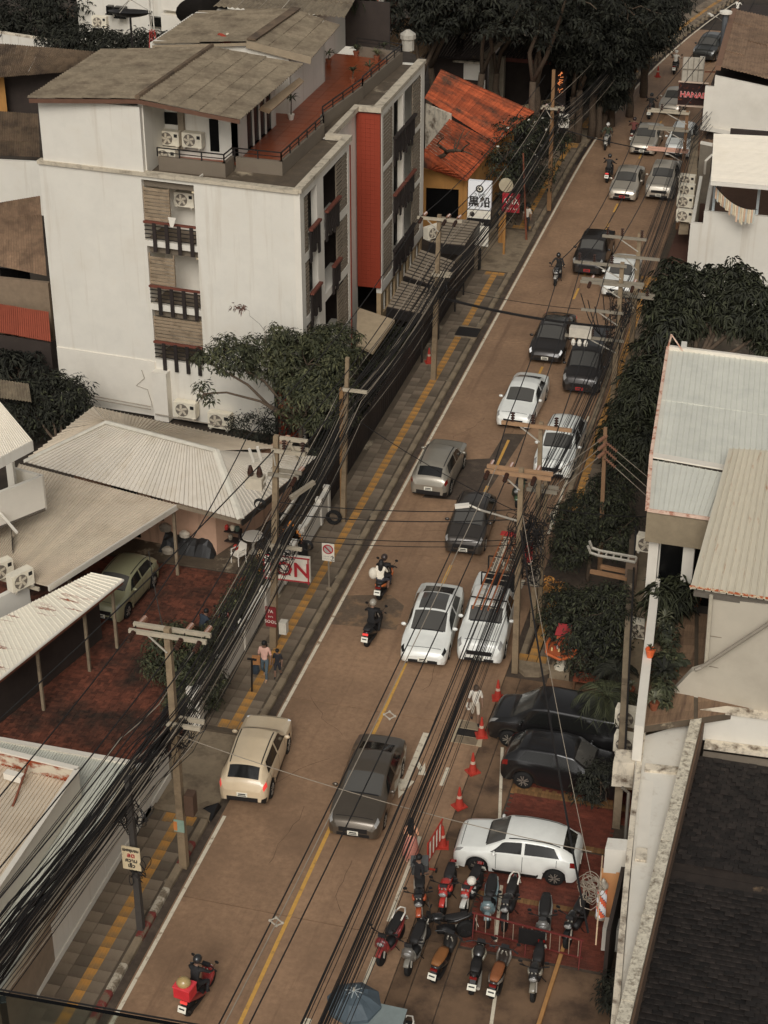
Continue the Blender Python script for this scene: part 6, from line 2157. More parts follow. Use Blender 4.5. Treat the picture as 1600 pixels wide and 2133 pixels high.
# ladders and load on the white pickup
for i, x in enumerate((-.24, .26)):
	ld = thing('ladder', ['orange extension ladder on the white pickup roof, left one', 'orange extension ladder on the white pickup roof, right one'][i], 'ladder', (2.3 + x, 49.0, 0), 0, 'ladders on the white pickup')
	om = plain((150, 84, 46), .5)
	for s2 in (-.14, .14):
		MB().beam((2.3 + x + s2, 47.75, 1.70), (2.3 + x + s2, 52.6, 1.70), .04, .06).build('rail', om, ld)
	for k in range(14):
		MB().beam((2.3 + x - .14, 47.9 + k * .35, 1.71), (2.3 + x + .14, 47.9 + k * .35, 1.71), .026, .026).build('rung', plain((150, 142, 126), .5), ld)
rk = thing('roof_rack', 'dark steel ladder rack standing over the white pickup bed', 'rack', (2.3, 50.3, 0))
for yy in (48.5, 50.1, 51.2):
	MB().beam((1.7, yy, 1.65), (2.9, yy, 1.65), .045, .035).build('bar', black_metal, rk)
for x in (1.7, 2.9):
	for yy in (50.1, 51.2):
		MB().beam((x, yy, .95), (x, yy, 1.65), .045, .045).build('upright', black_metal, rk)
tag(MB().cbox((2.3, 50.6, 1.06), (1.2, .8, .22)).build('tool_load', black_plastic), 'dark load of cable and tools in the white pickup bed', 'load')
tag(MB().cbox((2.15, 52.75, 1.7), (.7, .26, .04)).build('warning_flag', plain((160, 44, 40), .6)), 'red cloth tied to the overhanging end of the orange ladders', 'flag')


# ------------------------------------------------------------------ motorcycles
def scooter(label, loc, heading, body=(40, 38, 36), accent=None, seat=(30, 28, 27), style='scooter', box=None, plate_on=True, group='parked motorcycles', lit=False, white_trim=False, lean=.08, name='motorcycle', detail=True):
	"""Nose towards +Y at heading 0."""
	t = thing(name, label, 'motorcycle', (loc[0], loc[1], .004 if len(loc) < 3 else loc[2]), heading, group, local=True)
	t.rotation_euler = (0, lean, heading)
	t.scale = (VS * 1.18, VS, VS)
	bm = paint(body) if sum(body) > 150 else paint(body, 0.)
	am = paint(accent) if accent else bm
	sm = plain(seat, .6)
	r = .27 if style == 'scooter' else .30
	wb = .63 if style == 'scooter' else .68
	for yy, nm in ((wb, 'front_wheel'), (-wb, 'rear_wheel')):
		w = MB()
		w.smooth = True
		wd = .05 if yy > 0 else .065
		w.lathe([(r * .72, -wd), (r * .93, -wd), (r, -wd * .4), (r, wd * .4), (r * .93, wd), (r * .72, wd)], (0, yy, r), 18, 'X')
		wh = w.build(nm, tyre_m, t)
		m = MB()
		m.lathe([(r * .73, -.03), (r * .73, .03), (r * .66, .03)], (0, yy, r), 18, 'X')
		for k in range(5):
			a = 2 * PI * k / 5
			m.beam((0, yy + .03 * math.sin(a), r + .03 * math.cos(a)), (0, yy + r * .7 * math.sin(a), r + r * .7 * math.cos(a)), .03, .03)
		m.build('rim', rim_dark, wh)
	b = MB()
	b.smooth = True
	if style == 'scooter':
		b.loft([((0, .50, .92), .10, .06), ((0, .56, .80), .17, .09), ((0, .55, .62), .19, .09), ((0, .46, .42), .16, .08), ((0, .34, .30), .13, .06)], 12)
		b.loft([((0, .34, .30), .13, .05), ((0, .1, .27), .16, .05), ((0, -.1, .32), .16, .08), ((0, -.28, .45), .17, .14), ((0, -.55, .60), .16, .12), ((0, -.86, .72), .09, .06)], 12)
	else:
		b.loft([((0, .46, .74), .09, .08), ((0, .30, .84), .14, .12), ((0, .12, .84), .15, .12), ((0, -.08, .72), .10, .08)], 12)
		b.loft([((0, -.1, .66), .10, .06), ((0, -.4, .70), .11, .06), ((0, -.75, .80), .08, .05), ((0, -.92, .86), .04, .03)], 12)
		b.loft([((0, .55, .86), .11, .08), ((0, .62, .74), .13, .09), ((0, .55, .6), .09, .05)], 10)
	b.build('body', bm, t)
	e = MB()
	e.smooth = True
	e.loft([((0, .2, .36), .12, .12), ((0, -.05, .36), .15, .16), ((0, -.35, .34), .13, .12)], 10)
	e.build('engine', black_plastic, t)
	s2 = MB()
	s2.smooth = True
	if style == 'scooter':
		s2.loft([((0, .08, .72), .10, .04), ((0, -.08, .75), .14, .06), ((0, -.38, .76), .15, .06), ((0, -.62, .80), .14, .055), ((0, -.84, .83), .10, .04)], 12)
	else:
		s2.loft([((0, -.04, .80), .10, .05), ((0, -.28, .79), .14, .05), ((0, -.5, .82), .13, .05), ((0, -.74, .88), .10, .04)], 12)
	s2.build('seat', sm, t)
	f = MB()
	f.smooth = True
	pts = []
	for k in range(7):
		a = -.5 + 1.9 * k / 6
		pts.append(((0, wb + (r + .03) * math.sin(a * .9 - .35), r + (r + .03) * math.cos(a * .9 - .35)), .075, .012))
	f.loft(pts, 8)
	f.build('front_fender', am, t)
	fk = MB()
	for sx in (-.07, .07):
		fk.tube([(sx, wb, r), (sx, wb - .16, r + .42), (sx * .6, wb - .22, .85)], .022, 5)
	fk.build('fork', grey_metal, t)
	h = MB()
	hz = 1.02 if style == 'scooter' else 1.0
	h.tube([(-.36, .30, hz - .02), (-.2, .38, hz), (0, .42, hz - .05), (.2, .38, hz), (.36, .30, hz - .02)], .016, 6)
	hb_ = h.build('handlebar', black_metal, t)
	MB().cbox((0, .46, hz - .04), (.2, .12, .1), 0, .4).build('dash', black_plastic, t)
	for sx in (-1, 1):
		MB().tube([(sx * .37, .295, hz - .02), (sx * .25, .355, hz - .005)], .025, 6).build('grip', black_plastic, hb_)
		MB().tube([(sx * .22, .40, hz), (sx * .32, .42, hz + .2)], .008, 4).build('mirror_stalk', black_metal, t)
		MB().lathe([(.055, -.012), (.06, .0), (.05, .012)], (sx * .33, .42, hz + .22), 8, 'Y').build('mirror', black_plastic, t)
	hl = MB()
	hl.smooth = True
	hl.ball((0, .635 if style == 'scooter' else .67, .76), (.11, .05, .075), 8, 5)
	hl.build('headlight', mat('lit_headlamp', (.8, .8, .78), .2, .02, emit=.3) if lit else lamp_glass, t)
	MB().cbox((0, -.90 if style == 'scooter' else -.93, .68 if style == 'scooter' else .8), (.18, .05, .07)).build('tail_light', red_lamp_on if lit else red_lamp, t)
	fe = MB()
	fe.beam((0, -.82, .64), (0, -1.0, .44), .14, .02)
	fe.build('rear_fender', black_plastic, t)
	if plate_on:
		MB().cbox((0, -1.02, .52), (.22, .012, .2), 0, -.35).build('number_plate', plate_m, t)
		MB().cbox((0, -1.033, .545), (.15, .008, .04), 0, -.35).build('plate_ink', plate_ink, t)
		MB().cbox((0, -1.018, .49), (.16, .008, .035), 0, -.35).build('plate_ink', plate_ink, t)
	MB().tube([(.13, .0, .24), (.15, -.4, .3), (.16, -.72, .38), (.16, -.92, .42)], [.025, .04, .05, .05], 8).build('exhaust', grey_metal if style != 'scooter' else black_metal, t)
	st_ = MB().tube([(-.1, .0, .28), (-.2, -.08, .02)], .014, 5)
	st_.build('kick_stand', black_metal, t)
	if accent:
		for sx in (-1, 1):
			q = MB()
			q.smooth = True
			if style == 'scooter':
				q.loft([((sx * .13, .53, .84), .03, .03), ((sx * .17, .52, .62), .035, .08), ((sx * .13, .36, .36), .03, .05)], 8)
				q.loft([((sx * .15, -.2, .5), .03, .08), ((sx * .165, -.5, .62), .025, .08), ((sx * .11, -.82, .74), .02, .03)], 8)
			else:
				q.loft([((sx * .13, .4, .74), .03, .05), ((sx * .17, .25, .7), .03, .11), ((sx * .12, .02, .66), .03, .06)], 8)
			q.build('side_panel', am, t)
	if white_trim:
		q = MB()
		q.smooth = True
		q.tube([(-.13, -.5, .82), (-.13, -.8, .88), (-.07, -.98, .9), (.07, -.98, .9), (.13, -.8, .88), (.13, -.5, .82)], .025, 6)
		q.build('grab_rail', white_clean, t)
	if box:
		MB().cbox((0, -.78, 1.07), (.44, .42, .38)).build('carrier_box', plain(box, .5), t)
		MB().cbox((0, -.78, 1.275), (.47, .45, .05)).build('box_lid', plain(tuple(min(255, c + 20) for c in box), .5), t)
	return t


gp = 'parked motorcycles'
rows = [
	# x, y, heading, kwargs, label
	(2.98, 33.55, PI - .18, dict(body=(96, 34, 34), accent=(120, 44, 40), white_trim=True), 'burgundy scooter with a white rear rim, at the street end of the near row'),
	(3.68, 33.4, PI - .06, dict(body=(84, 80, 74), accent=(110, 106, 97), white_trim=False), 'silver grey scooter with round front next to the burgundy scooter'),
	(4.41, 33.35, -.12, dict(body=(34, 32, 30), seat=(118, 76, 40)), 'black scooter with amber seat panel and white plate in the near row'),
	(5.31, 33.25, .06, dict(body=(36, 34, 32), accent=(120, 114, 98), style='bike'), 'slim black motorcycle with a beige panel, its plate low at the near row'),
	(5.91, 33.2, -.04, dict(body=(44, 38, 34), seat=(120, 72, 42), accent=(96, 90, 82)), 'scooter with a tan brown seat and twin mirrors in the near row'),
	(6.91, 33.4, PI + .03, dict(body=(34, 32, 30), accent=(110, 104, 92), style='bike'), 'black motorcycle with silver side cover, last of the near row before the wall'),
	(3.98, 35.85, PI + .02, dict(body=(150, 46, 40), accent=(160, 50, 42), style='bike', seat=(36, 33, 32)), 'red and black motorcycle with a long black seat in the far row'),
	(4.62, 35.95, PI - .1, dict(body=(150, 48, 42), accent=(170, 168, 160), style='bike'), 'red motorcycle with grey tail hump and a white helmet on its tank'),
	(5.2, 35.65, PI + .08, dict(body=(84, 98, 100), accent=(110, 126, 128)), 'pale blue scooter in the far row'),
	(5.72, 35.70, PI - .02, dict(body=(30, 28, 28), style='bike', white_trim=True), 'small black motorcycle with a pale grab rail beside the pale blue scooter'),
	(6.75, 35.30, PI + .1, dict(body=(84, 82, 78), accent=(110, 108, 102)), 'grey scooter with black seat standing on the red bricks near the wall'),
	(7.55, 35.50, PI - .2, dict(body=(24, 23, 22), style='bike'), 'black motorcycle squeezed against the wall under tangled wires'),
	(4.28, 29.85, PI, dict(body=(50, 48, 44), white_trim=True), 'motorcycle with curved pale grab rail cut by the bottom edge, left of three'),
	(4.9, 29.65, PI + .2, dict(body=(54, 50, 46), accent=(150, 146, 138)), 'grey scooter cut by the bottom edge, middle of three'),
	(5.55, 29.55, PI, dict(body=(40, 38, 36), white_trim=True), 'motorcycle with pale tail cut by the bottom edge, right of three'),
	(1.42, 58.2, PI + .05, dict(body=(30, 32, 28), accent=(52, 66, 44)), 'dark green scooter waiting behind the pole crossarm on the asphalt patch'),
	(4.2, 34.35, PI / 2 + .4, dict(body=(26, 25, 24), style='bike'), 'black motorcycle standing askew between the two parked rows'),
]
for x, y, hd, kw, lb in rows:
	scooter(lb, (x, y), hd, **kw)
hm = MB()
hm.smooth = True
hm.ball((4.63, 35.72, .94), (.13, .14, .12), 12, 8)
tag(hm.build('helmet', white_clean), 'white helmet resting on the red motorcycle tank', 'helmet')

# ------------------------------------------------------------------ people
PEOPLE = []


def person(label, loc, heading, pose, shirt=(150, 60, 50), legs=(40, 40, 44), sleeve=True, shorts=False, hair='short', skirt=None, helmet=None, h=1.68, shoes=(40, 36, 34), group=None, vest=None, hair_col=None, z=0.):
	"""pose: dict of joints in metres for a figure 1.68 tall facing +Y (x right)."""
	t = thing('person', label, 'person', (loc[0], loc[1], z), heading, group, local=True)
	k = h / 1.68 * VS
	t.scale = (k, k, k)
	J = dict(pel=(0, 0, .90), waist=(0, .0, 1.06), chest=(0, .0, 1.26), neck=(0, .01, 1.42), head0=(0, .02, 1.50), head=(0, .03, 1.58),
			 shl=(-.17, 0, 1.36), ell=(-.23, -.02, 1.10), wrl=(-.24, .06, .88), hal=(-.24, .08, .80),
			 shr=(.17, 0, 1.36), elr=(.23, -.02, 1.10), wrr=(.24, .06, .88), har=(.24, .08, .80),
			 hil=(-.09, 0, .86), knl=(-.10, .02, .48), anl=(-.10, -.02, .09), tol=(-.11, .12, .04),
			 hir=(.09, 0, .86), knr=(.10, .02, .48), anr=(.10, -.02, .09), tor=(.11, .12, .04))
	J.update(pose)
	order = ['pel', 'waist', 'chest', 'neck', 'head0', 'head', 'shl', 'ell', 'wrl', 'hal', 'shr', 'elr', 'wrr', 'har', 'hil', 'knl', 'anl', 'tol', 'hir', 'knr', 'anr', 'tor']
	R_ = dict(pel=(.15, .11), waist=(.13, .095), chest=(.155, .105), neck=(.055, .055), head0=(.07, .08), head=(.078, .095), shl=(.07, .065), ell=(.045, .045), wrl=(.032, .03), hal=(.042, .02),
			  shr=(.07, .065), elr=(.045, .045), wrr=(.032, .03), har=(.042, .02), hil=(.095, .095), knl=(.06, .06), anl=(.04, .045), tol=(.045, .03), hir=(.095, .095), knr=(.06, .06), anr=(.04, .045), tor=(.045, .03))
	E = [('pel', 'waist'), ('waist', 'chest'), ('chest', 'neck'), ('neck', 'head0'), ('head0', 'head'), ('chest', 'shl'), ('shl', 'ell'), ('ell', 'wrl'), ('wrl', 'hal'), ('chest', 'shr'), ('shr', 'elr'), ('elr', 'wrr'), ('wrr', 'har'),
		 ('pel', 'hil'), ('hil', 'knl'), ('knl', 'anl'), ('anl', 'tol'), ('pel', 'hir'), ('hir', 'knr'), ('knr', 'anr'), ('anr', 'tor')]
	me = bpy.data.meshes.new('skeleton')
	me.from_pydata([J[o] for o in order], [(order.index(a), order.index(b)) for a, b in E], [])
	o = bpy.data.objects.new('skeleton', me)
	COL.objects.link(o)
	md = o.modifiers.new('skin', 'SKIN')
	sv = me.skin_vertices[0].data
	for i, nm in enumerate(order):
		sv[i].radius = R_[nm]
		sv[i].use_root = nm == 'pel'
	ss = o.modifiers.new('sub', 'SUBSURF')
	ss.levels = ss.render_levels = 2
	mats = [skin_m, plain(shirt, .85), plain(legs, .85), plain(shoes, .7), plain(hair_col, .8) if hair_col else hair_m]
	PEOPLE.append((o, t, J, mats, sleeve, shorts))
	Hd = Vector(J['head'])
	ax = (Hd - Vector(J['neck'])).normalized()
	if helmet:
		m = MB()
		m.smooth = True
		m.ball(Hd + ax * .025, (.135, .155, .145), 14, 9)
		m.build('helmet', paint(helmet), t)
		MB().cbox(Hd + Vector((0, .125, .0)), (.17, .04, .07)).build('visor', car_glass, t)
	elif hair:
		m = MB()
		m.smooth = True
		m.ball(Hd + ax * .03 - Vector((0, .02, 0)), (.10, .11, .105), 12, 8)
		hr = m.build('hair', mats[4], t)
		if hair == 'long':
			m = MB()
			m.smooth = True
			m.loft([((Hd.x, Hd.y - .06, Hd.z + .06), .09, .06), ((Hd.x, Hd.y - .10, Hd.z - .08), .11, .06), ((Hd.x, Hd.y - .12, Hd.z - .3), .10, .05), ((Hd.x, Hd.y - .12, Hd.z - .46), .05, .03)], 10)
			m.build('hair_fall', mats[4], t)
		for sx in (-1, 1):
			e = MB()
			e.ball(Hd + Vector((sx * .03, .088, .0)), .011, 6, 4)
			e.build('eye', plate_ink, t)
		m = MB()
		m.ball(Hd + Vector((0, .1, -.02)), (.013, .016, .022), 6, 4)
		m.build('nose', skin_m, t)
	if skirt:
		m = MB()
		m.smooth = True
		pz = J['pel']
		m.lathe([(.14, 1.04), (.19, .9), (.24, .6), (.29, .30), (.28, .29)], (pz[0], pz[1], pz[2] - .90), 14)
		m.build('skirt', mat('skirt_cloth', lin(*skirt), .85, .25, 30), t)
	if vest:
		m = MB()
		m.smooth = True
		c = Vector(J['chest'])
		w_ = Vector(J['waist'])
		m.loft([(w_ - Vector((0, 0, .06)), .175, .135), (c - Vector((0, 0, .02)), .19, .145), (c + Vector((0, 0, .1)), .13, .10)], 12)
		m.build('vest', plain(vest, .8), t)
	return t


def hands(mb_v, J, k):
	"""Five fingers on each hand, rooted inside the palm."""
	out = []
	for s, w, hnd in ((-1, 'wrl', 'hal'), (1, 'wrr', 'har')):
		a, b = Vector(J[w]), Vector(J[hnd])
		d = (b - a).normalized()
		x = d.orthogonal().normalized()
		y = d.cross(x)
		for i, ln in enumerate((.06, .075, .08, .07)):
			q = b + x * (-.024 + .016 * i)
			out.append([q, q + d * ln * .55, q + d * ln + y * .02])
		out.append([b - d * .03, b - x * .035 + d * .0, b - x * .045 + d * .035])
	return out


def flush_people():
	bpy.context.view_layer.update()
	dg = bpy.context.evaluated_depsgraph_get()
	for o, t, J, mats, sleeve, shorts in PEOPLE:
		src = bpy.data.meshes.new_from_object(o.evaluated_get(dg))
		vs = [tuple(v.co) for v in src.vertices]
		fs = [tuple(p.vertices) for p in src.polygons]
		bpy.data.meshes.remove(src)
		mb = MB()
		mb.smooth = True
		mb.add(vs, fs)
		nf = len(fs)
		for ch in hands(None, J, 1):
			mb.tube(ch, [.010, .009, .007], 5)
		segs = [('neck', 'head', 0), ('head0', 'head', 0), ('pel', 'chest', 1), ('chest', 'neck', 1), ('shl', 'ell', 1), ('shr', 'elr', 1), ('chest', 'shl', 1), ('chest', 'shr', 1),
				('ell', 'hal', 0 if sleeve else 1), ('elr', 'har', 0 if sleeve else 1), ('wrl', 'hal', 0), ('wrr', 'har', 0), ('pel', 'hil', 2), ('pel', 'hir', 2), ('hil', 'knl', 2), ('hir', 'knr', 2),
				('knl', 'anl', 0 if shorts else 2), ('knr', 'anr', 0 if shorts else 2), ('anl', 'tol', 3), ('anr', 'tor', 3)]
		S_ = [(np.array(J[a]), np.array(J[b]), m) for a, b, m in segs]
		for i in range(len(mb.f)):
			if i >= nf:
				mb.mi[i] = 0
				continue
			c = np.mean([mb.v[q] for q in mb.f[i]], axis=0)
			best, bm = 9, 0
			for a, b, m in S_:
				ab = b - a
				tt = np.clip(np.dot(c - a, ab) / max(np.dot(ab, ab), 1e-9), 0, 1)
				dd = np.linalg.norm(c - a - ab * tt)
				if dd < best - 1e-4:
					best, bm = dd, m
			mb.mi[i] = bm
		mb.build('body', mats, t)
		me = o.data
		bpy.data.objects.remove(o)
		bpy.data.meshes.remove(me)


walkA = dict(knl=(-.10, .16, .50), anl=(-.10, .18, .10), tol=(-.10, .32, .05), knr=(.10, .02, .48), anr=(.10, -.24, .14), tor=(.10, -.14, .05))
walkB = dict(knr=(.10, .15, .50), anr=(.10, .17, .10), tor=(.10, .31, .05), knl=(-.10, .0, .48), anl=(-.10, -.22, .14), tol=(-.10, -.12, .05))
ride = dict(pel=(0, -.22, .86), waist=(0, -.2, 1.02), chest=(0, -.12, 1.24), neck=(0, -.06, 1.40), head0=(0, -.03, 1.48), head=(0, 0, 1.56), shl=(-.18, -.1, 1.34), shr=(.18, -.1, 1.34),
			ell=(-.32, .08, 1.14), elr=(.32, .08, 1.14), wrl=(-.33, .26, 1.04), wrr=(.33, .26, 1.04), hal=(-.33, .32, 1.03), har=(.33, .32, 1.03),
			hil=(-.10, -.2, .84), hir=(.10, -.2, .84), knl=(-.22, .18, .70), knr=(.22, .18, .70), anl=(-.20, .08, .32), anr=(.20, .08, .32), tol=(-.21, .22, .27), tor=(.21, .22, .27))
pillion = dict(ride)
pillion.update(pel=(0, -.58, .90), waist=(0, -.56, 1.06), chest=(0, -.50, 1.28), neck=(0, -.46, 1.44), head0=(0, -.44, 1.52), head=(0, -.42, 1.60), shl=(-.16, -.48, 1.38), shr=(.16, -.48, 1.38),
			   ell=(-.24, -.36, 1.16), elr=(.24, -.36, 1.16), wrl=(-.16, -.16, 1.10), wrr=(.16, -.16, 1.10), hal=(-.13, -.1, 1.1), har=(.13, -.1, 1.1), hil=(-.10, -.56, .88), hir=(.10, -.56, .88),
			   knl=(-.24, -.2, .72), knr=(.24, -.2, .72), anl=(-.22, -.26, .34), anr=(.22, -.26, .34), tol=(-.23, -.12, .30), tor=(.23, -.12, .30))
gpeo = 'people on motorcycles'

# riders on the road
def ride_pair(lb_bike, lb_p, loc, hd, bike, pers):
	bike = dict(bike)
	bike.setdefault('lean', 0)
	scooter(lb_bike, loc, hd, group='motorcycles in the traffic', **bike)
	person(lb_p, loc, hd, ride, group=gpeo, **pers)


x, y = -1.85, 50.6
ride_pair('motorcycle carrying two people along the left lane', 'rider in dark clothes and helmet in front of a passenger in white', (x, y), -.02, dict(body=(40, 34, 30), accent=(150, 80, 40)), dict(shirt=(36, 34, 34), legs=(44, 42, 46), helmet=(50, 40, 36), sleeve=False))
person('passenger in a loose white top with long dark hair riding behind', (x, y), -.02, pillion, shirt=(196, 188, 172), legs=(60, 60, 66), hair='long', group=gpeo, shorts=True)
m = MB()
m.smooth = True
m.ball((x - .26, y - .48, .97), (.17, .17, .22), 10, 7)
tag(m.build('bag', plain((190, 182, 166), .9)), 'white bag hanging at the side of the two up motorcycle', 'bag')
ride_pair('black scooter with lit tail lamp following the two up motorcycle', 'rider in black with a grey helmet on the black scooter', (-1.45, 47.7), -.06, dict(body=(24, 22, 22), lit=True), dict(shirt=(24, 23, 23), legs=(28, 27, 27), helmet=(130, 124, 112)))
ride_pair('black motorcycle coming towards the camera in the middle of the road', 'rider in black with a dark helmet facing the camera', (-1.15, 80.2), PI, dict(body=(24, 24, 24), accent=(120, 116, 108), style='bike'), dict(shirt=(40, 38, 36), legs=(28, 27, 27), helmet=(28, 28, 28), sleeve=False))
ride_pair('red delivery motorcycle at the bottom of the street', 'delivery rider in black leaning forward with a dark helmet', (-1.25, 30.6), -.15, dict(body=(110, 34, 34), lit=True, box=(170, 38, 44)), dict(shirt=(30, 29, 29), legs=(30, 29, 30), helmet=(34, 34, 34), sleeve=False))
bg_ = MB()
bg_.smooth = True
bg_.ball((-1.36, 29.9, 1.22), (.19, .17, .15), 12, 8)
tag(bg_.build('helmet', paint((150, 128, 84))), 'olive and black spare helmet on the red delivery box', 'helmet')
far = [(-2.1, 101.5, PI, dict(body=(150, 146, 136), style='bike'), dict(shirt=(60, 66, 52), legs=(36, 34, 34), helmet=(180, 176, 168), sleeve=False), 'pale motorcycle coming down along the left kerb far up the street', 'rider with a white helmet on pale motorcycle by the left kerb'),
	   (-1.1, 95.8, 0, dict(body=(40, 36, 34), lit=True), dict(shirt=(44, 42, 40), legs=(34, 33, 33), helmet=(40, 38, 36), sleeve=False), 'dark scooter left of the silver sedan under the far crossarm', 'rider in black on the dark scooter left of the far crossarm'),
	   (-.75, 103.0, 0, dict(body=(90, 44, 38)), dict(shirt=(90, 50, 44), legs=(34, 33, 33), helmet=(44, 34, 32), sleeve=False), 'maroon scooter in the middle of three going away in the distance', 'rider in maroon on the middle scooter in the distance'),
	   (-.45, 108.2, 0, dict(body=(40, 36, 34), lit=True), dict(shirt=(36, 35, 34), legs=(34, 33, 33), helmet=(36, 36, 36), sleeve=False), 'dark scooter farthest of three going away, left of the silver sedan by the sign', 'rider in black on the farthest of three scooters'),
	   (-.2, 118.5, 0, dict(body=(60, 56, 52)), dict(shirt=(178, 172, 160), legs=(40, 40, 40), helmet=(190, 184, 172), sleeve=False), 'motorcycle waiting by the left kerb beside a traffic cone', 'rider in white with a white helmet beside the far traffic cone'),
	   (2.4, 134.0, 0, dict(body=(60, 50, 44)), dict(shirt=(190, 184, 172), legs=(50, 44, 42), hair='short'), 'motorcycle at the very top of the street', 'rider in a white shirt at the very top of the street')]
for fx, fy_, hd, bk, pr, lb1, lb2 in far:
	ride_pair(lb1, lb2, (fx, fy_), hd, bk, pr)
# pedestrians
person('man in white shirt and shorts stepping off the manhole plate', (2.9, 43.9), PI + .3, dict(walkA, head=(0, .06, 1.56)), shirt=(188, 181, 168), legs=(164, 154, 138), shorts=True, hair_col=(70, 58, 48), shoes=(30, 28, 28))
tag(MB().loft([((2.68, 43.95, .70), .06, .05), ((2.68, 43.95, .54), .10, .07), ((2.68, 43.95, .44), .05, .04)], 8).build('plastic_bag', plain((196, 190, 178), .6)), 'white plastic bag carried by the man in white', 'bag')
person('woman with long black hair in a peach top and pink patterned skirt', (2.58, 37.15), .1, dict(walkB, wrl=(-.12, .14, 1.1), wrr=(.12, .14, 1.1), hal=(-.06, .18, 1.14), har=(.06, .18, 1.14)), shirt=(190, 142, 112), legs=(170, 120, 104), skirt=(160, 106, 92), hair='long', shoes=(190, 170, 150))
person('woman in a pink blouse and blue trousers walking on the left pavement', (-4.1, 44.3), PI, dict(walkA), shirt=(190, 150, 134), legs=(70, 82, 88), hair='long', shoes=(150, 120, 96), z=.11)
tag(MB().cbox((-4.36, 44.2, .86), (.26, .11, .3), .2).build('paper_bag', plain((150, 104, 64), .8)), 'brown paper bag carried by the woman in pink', 'bag')
tag(MB().loft([((-4.4, 44.25, .68), .1, .07), ((-4.42, 44.25, .45), .15, .1), ((-4.42, 44.25, .31), .1, .08)], 8).build('tote_bag', plain((40, 48, 56), .85)), 'dark blue tote bag below the brown paper bag', 'bag')
person('boy in a dark t-shirt and shorts walking beside the woman in pink', (-3.74, 44.5), PI, dict(walkB), shirt=(34, 34, 38), legs=(38, 38, 42), shorts=True, h=1.25, shoes=(30, 28, 28), z=.11)
scooter('black motorcycle with panniers beside the man in black', (3.35, 35.3), PI + .2, (30, 28, 28), (150, 70, 40), style='bike', box=(60, 60, 58))
person('man in a black t-shirt standing by the parked motorcycles, back turned', (3.15, 35.75), -.6, dict(wrr=(.2, .2, 1.0), har=(.18, .26, 1.0)), shirt=(30, 29, 30), legs=(36, 34, 34))
person('person in dark blue bending over a motorcycle in the red brick yard', (-6.72, 45.6), -.4, dict(chest=(0, .14, 1.24), neck=(0, .22, 1.38), head0=(0, .25, 1.45), head=(0, .28, 1.52), shl=(-.17, .15, 1.33), shr=(.17, .15, 1.33), ell=(-.24, .25, 1.1), elr=(.24, .25, 1.1), wrl=(-.18, .4, .95), wrr=(.18, .4, .95), hal=(-.17, .46, .92), har=(.17, .46, .92)), shirt=(40, 46, 54), legs=(30, 32, 36))
scooter('dark motorcycle parked at the hedge in the red brick yard', (-6.15, 46.4), .7, (40, 36, 34), (120, 56, 44))
person('person in a white shirt at the left kerb under the leaning rusty post', (-3.95, 86.6), PI, dict(walkA), shirt=(178, 170, 156), legs=(34, 33, 34))
person('person in dark clothes on the left pavement below the street trees', (-4.3, 99.0), 0, dict(walkB), shirt=(60, 52, 46), legs=(40, 38, 36), z=.1)


# ------------------------------------------------------------------ utility poles and cables
def insul(mb, p, d, n=4, r=.075, step=.085):
	p, d = Vector(p), Vector(d).normalized()
	q = d.to_track_quat('Z', 'Y').to_matrix()
	prof = []
	for k in range(n):
		z = k * step
		prof += [(r * .35, z), (r, z + step * .25), (r * .9, z + step * .45), (r * .35, z + step * .6)]
	mb.lathe(prof, p, 8, M=q)


ins_brown = glossmat('brown_porcelain', (.05, .022, .014), .25)
ins_tan = glossmat('tan_porcelain', (.26, .13, .08), .3)


def pole(label, x, y, h, arms=(), w=.22, name='utility_pole', dx=0., mt=None, guy=None):
	"""arms: (z, x offset start, x offset end, insulator list, material, doubled)"""
	t = thing(name, label, 'utility pole', (x, y, 0), 0, 'utility poles')
	mb = MB()
	a, b = w / 2, w * .36
	mb.add([(x - a, y - a, 0), (x + a, y - a, 0), (x + a, y + a, 0), (x - a, y + a, 0), (x + dx - b, y - b, h), (x + dx + b, y - b, h), (x + dx + b, y + b, h), (x + dx - b, y + b, h)],
		   [(3, 2, 1, 0), (4, 5, 6, 7), (0, 1, 5, 4), (1, 2, 6, 5), (2, 3, 7, 6), (3, 0, 4, 7)])
	mb.build('shaft', mt or pole_m, t)
	for z, x0, x1, pins, m, dbl in arms:
		xx = x + dx * z / h
		for s_ in ((-.16, .16) if dbl else (-.14,)):
			MB().beam((xx + x0, y + s_, z), (xx + x1, y + s_ * .99, z), .09, .11).build('crossarm', m, t)
		if x1 - x0 > 1:
			MB().beam((xx, y - .12, z - .55), (xx + x0 * .55, y - .12, z - .05), .03, .04).build('brace', grey_metal, t)
		for px, kind in pins:
			ib = MB()
			if kind == 'up':
				insul(ib, (xx + px, y - .1, z + .06), (0, 0, 1))
				ib.build('pin_insulator', ins_brown, t)
			elif kind == 'dead':
				insul(ib, (xx + px, y - .2, z), (0, -1, -.12), 5)
				ib.build('strain_insulator', ins_brown, t)
				ib = MB()
				insul(ib, (xx + px, y + .2, z), (0, 1, -.12), 5)
				ib.build('strain_insulator', ins_tan, t)
	return t


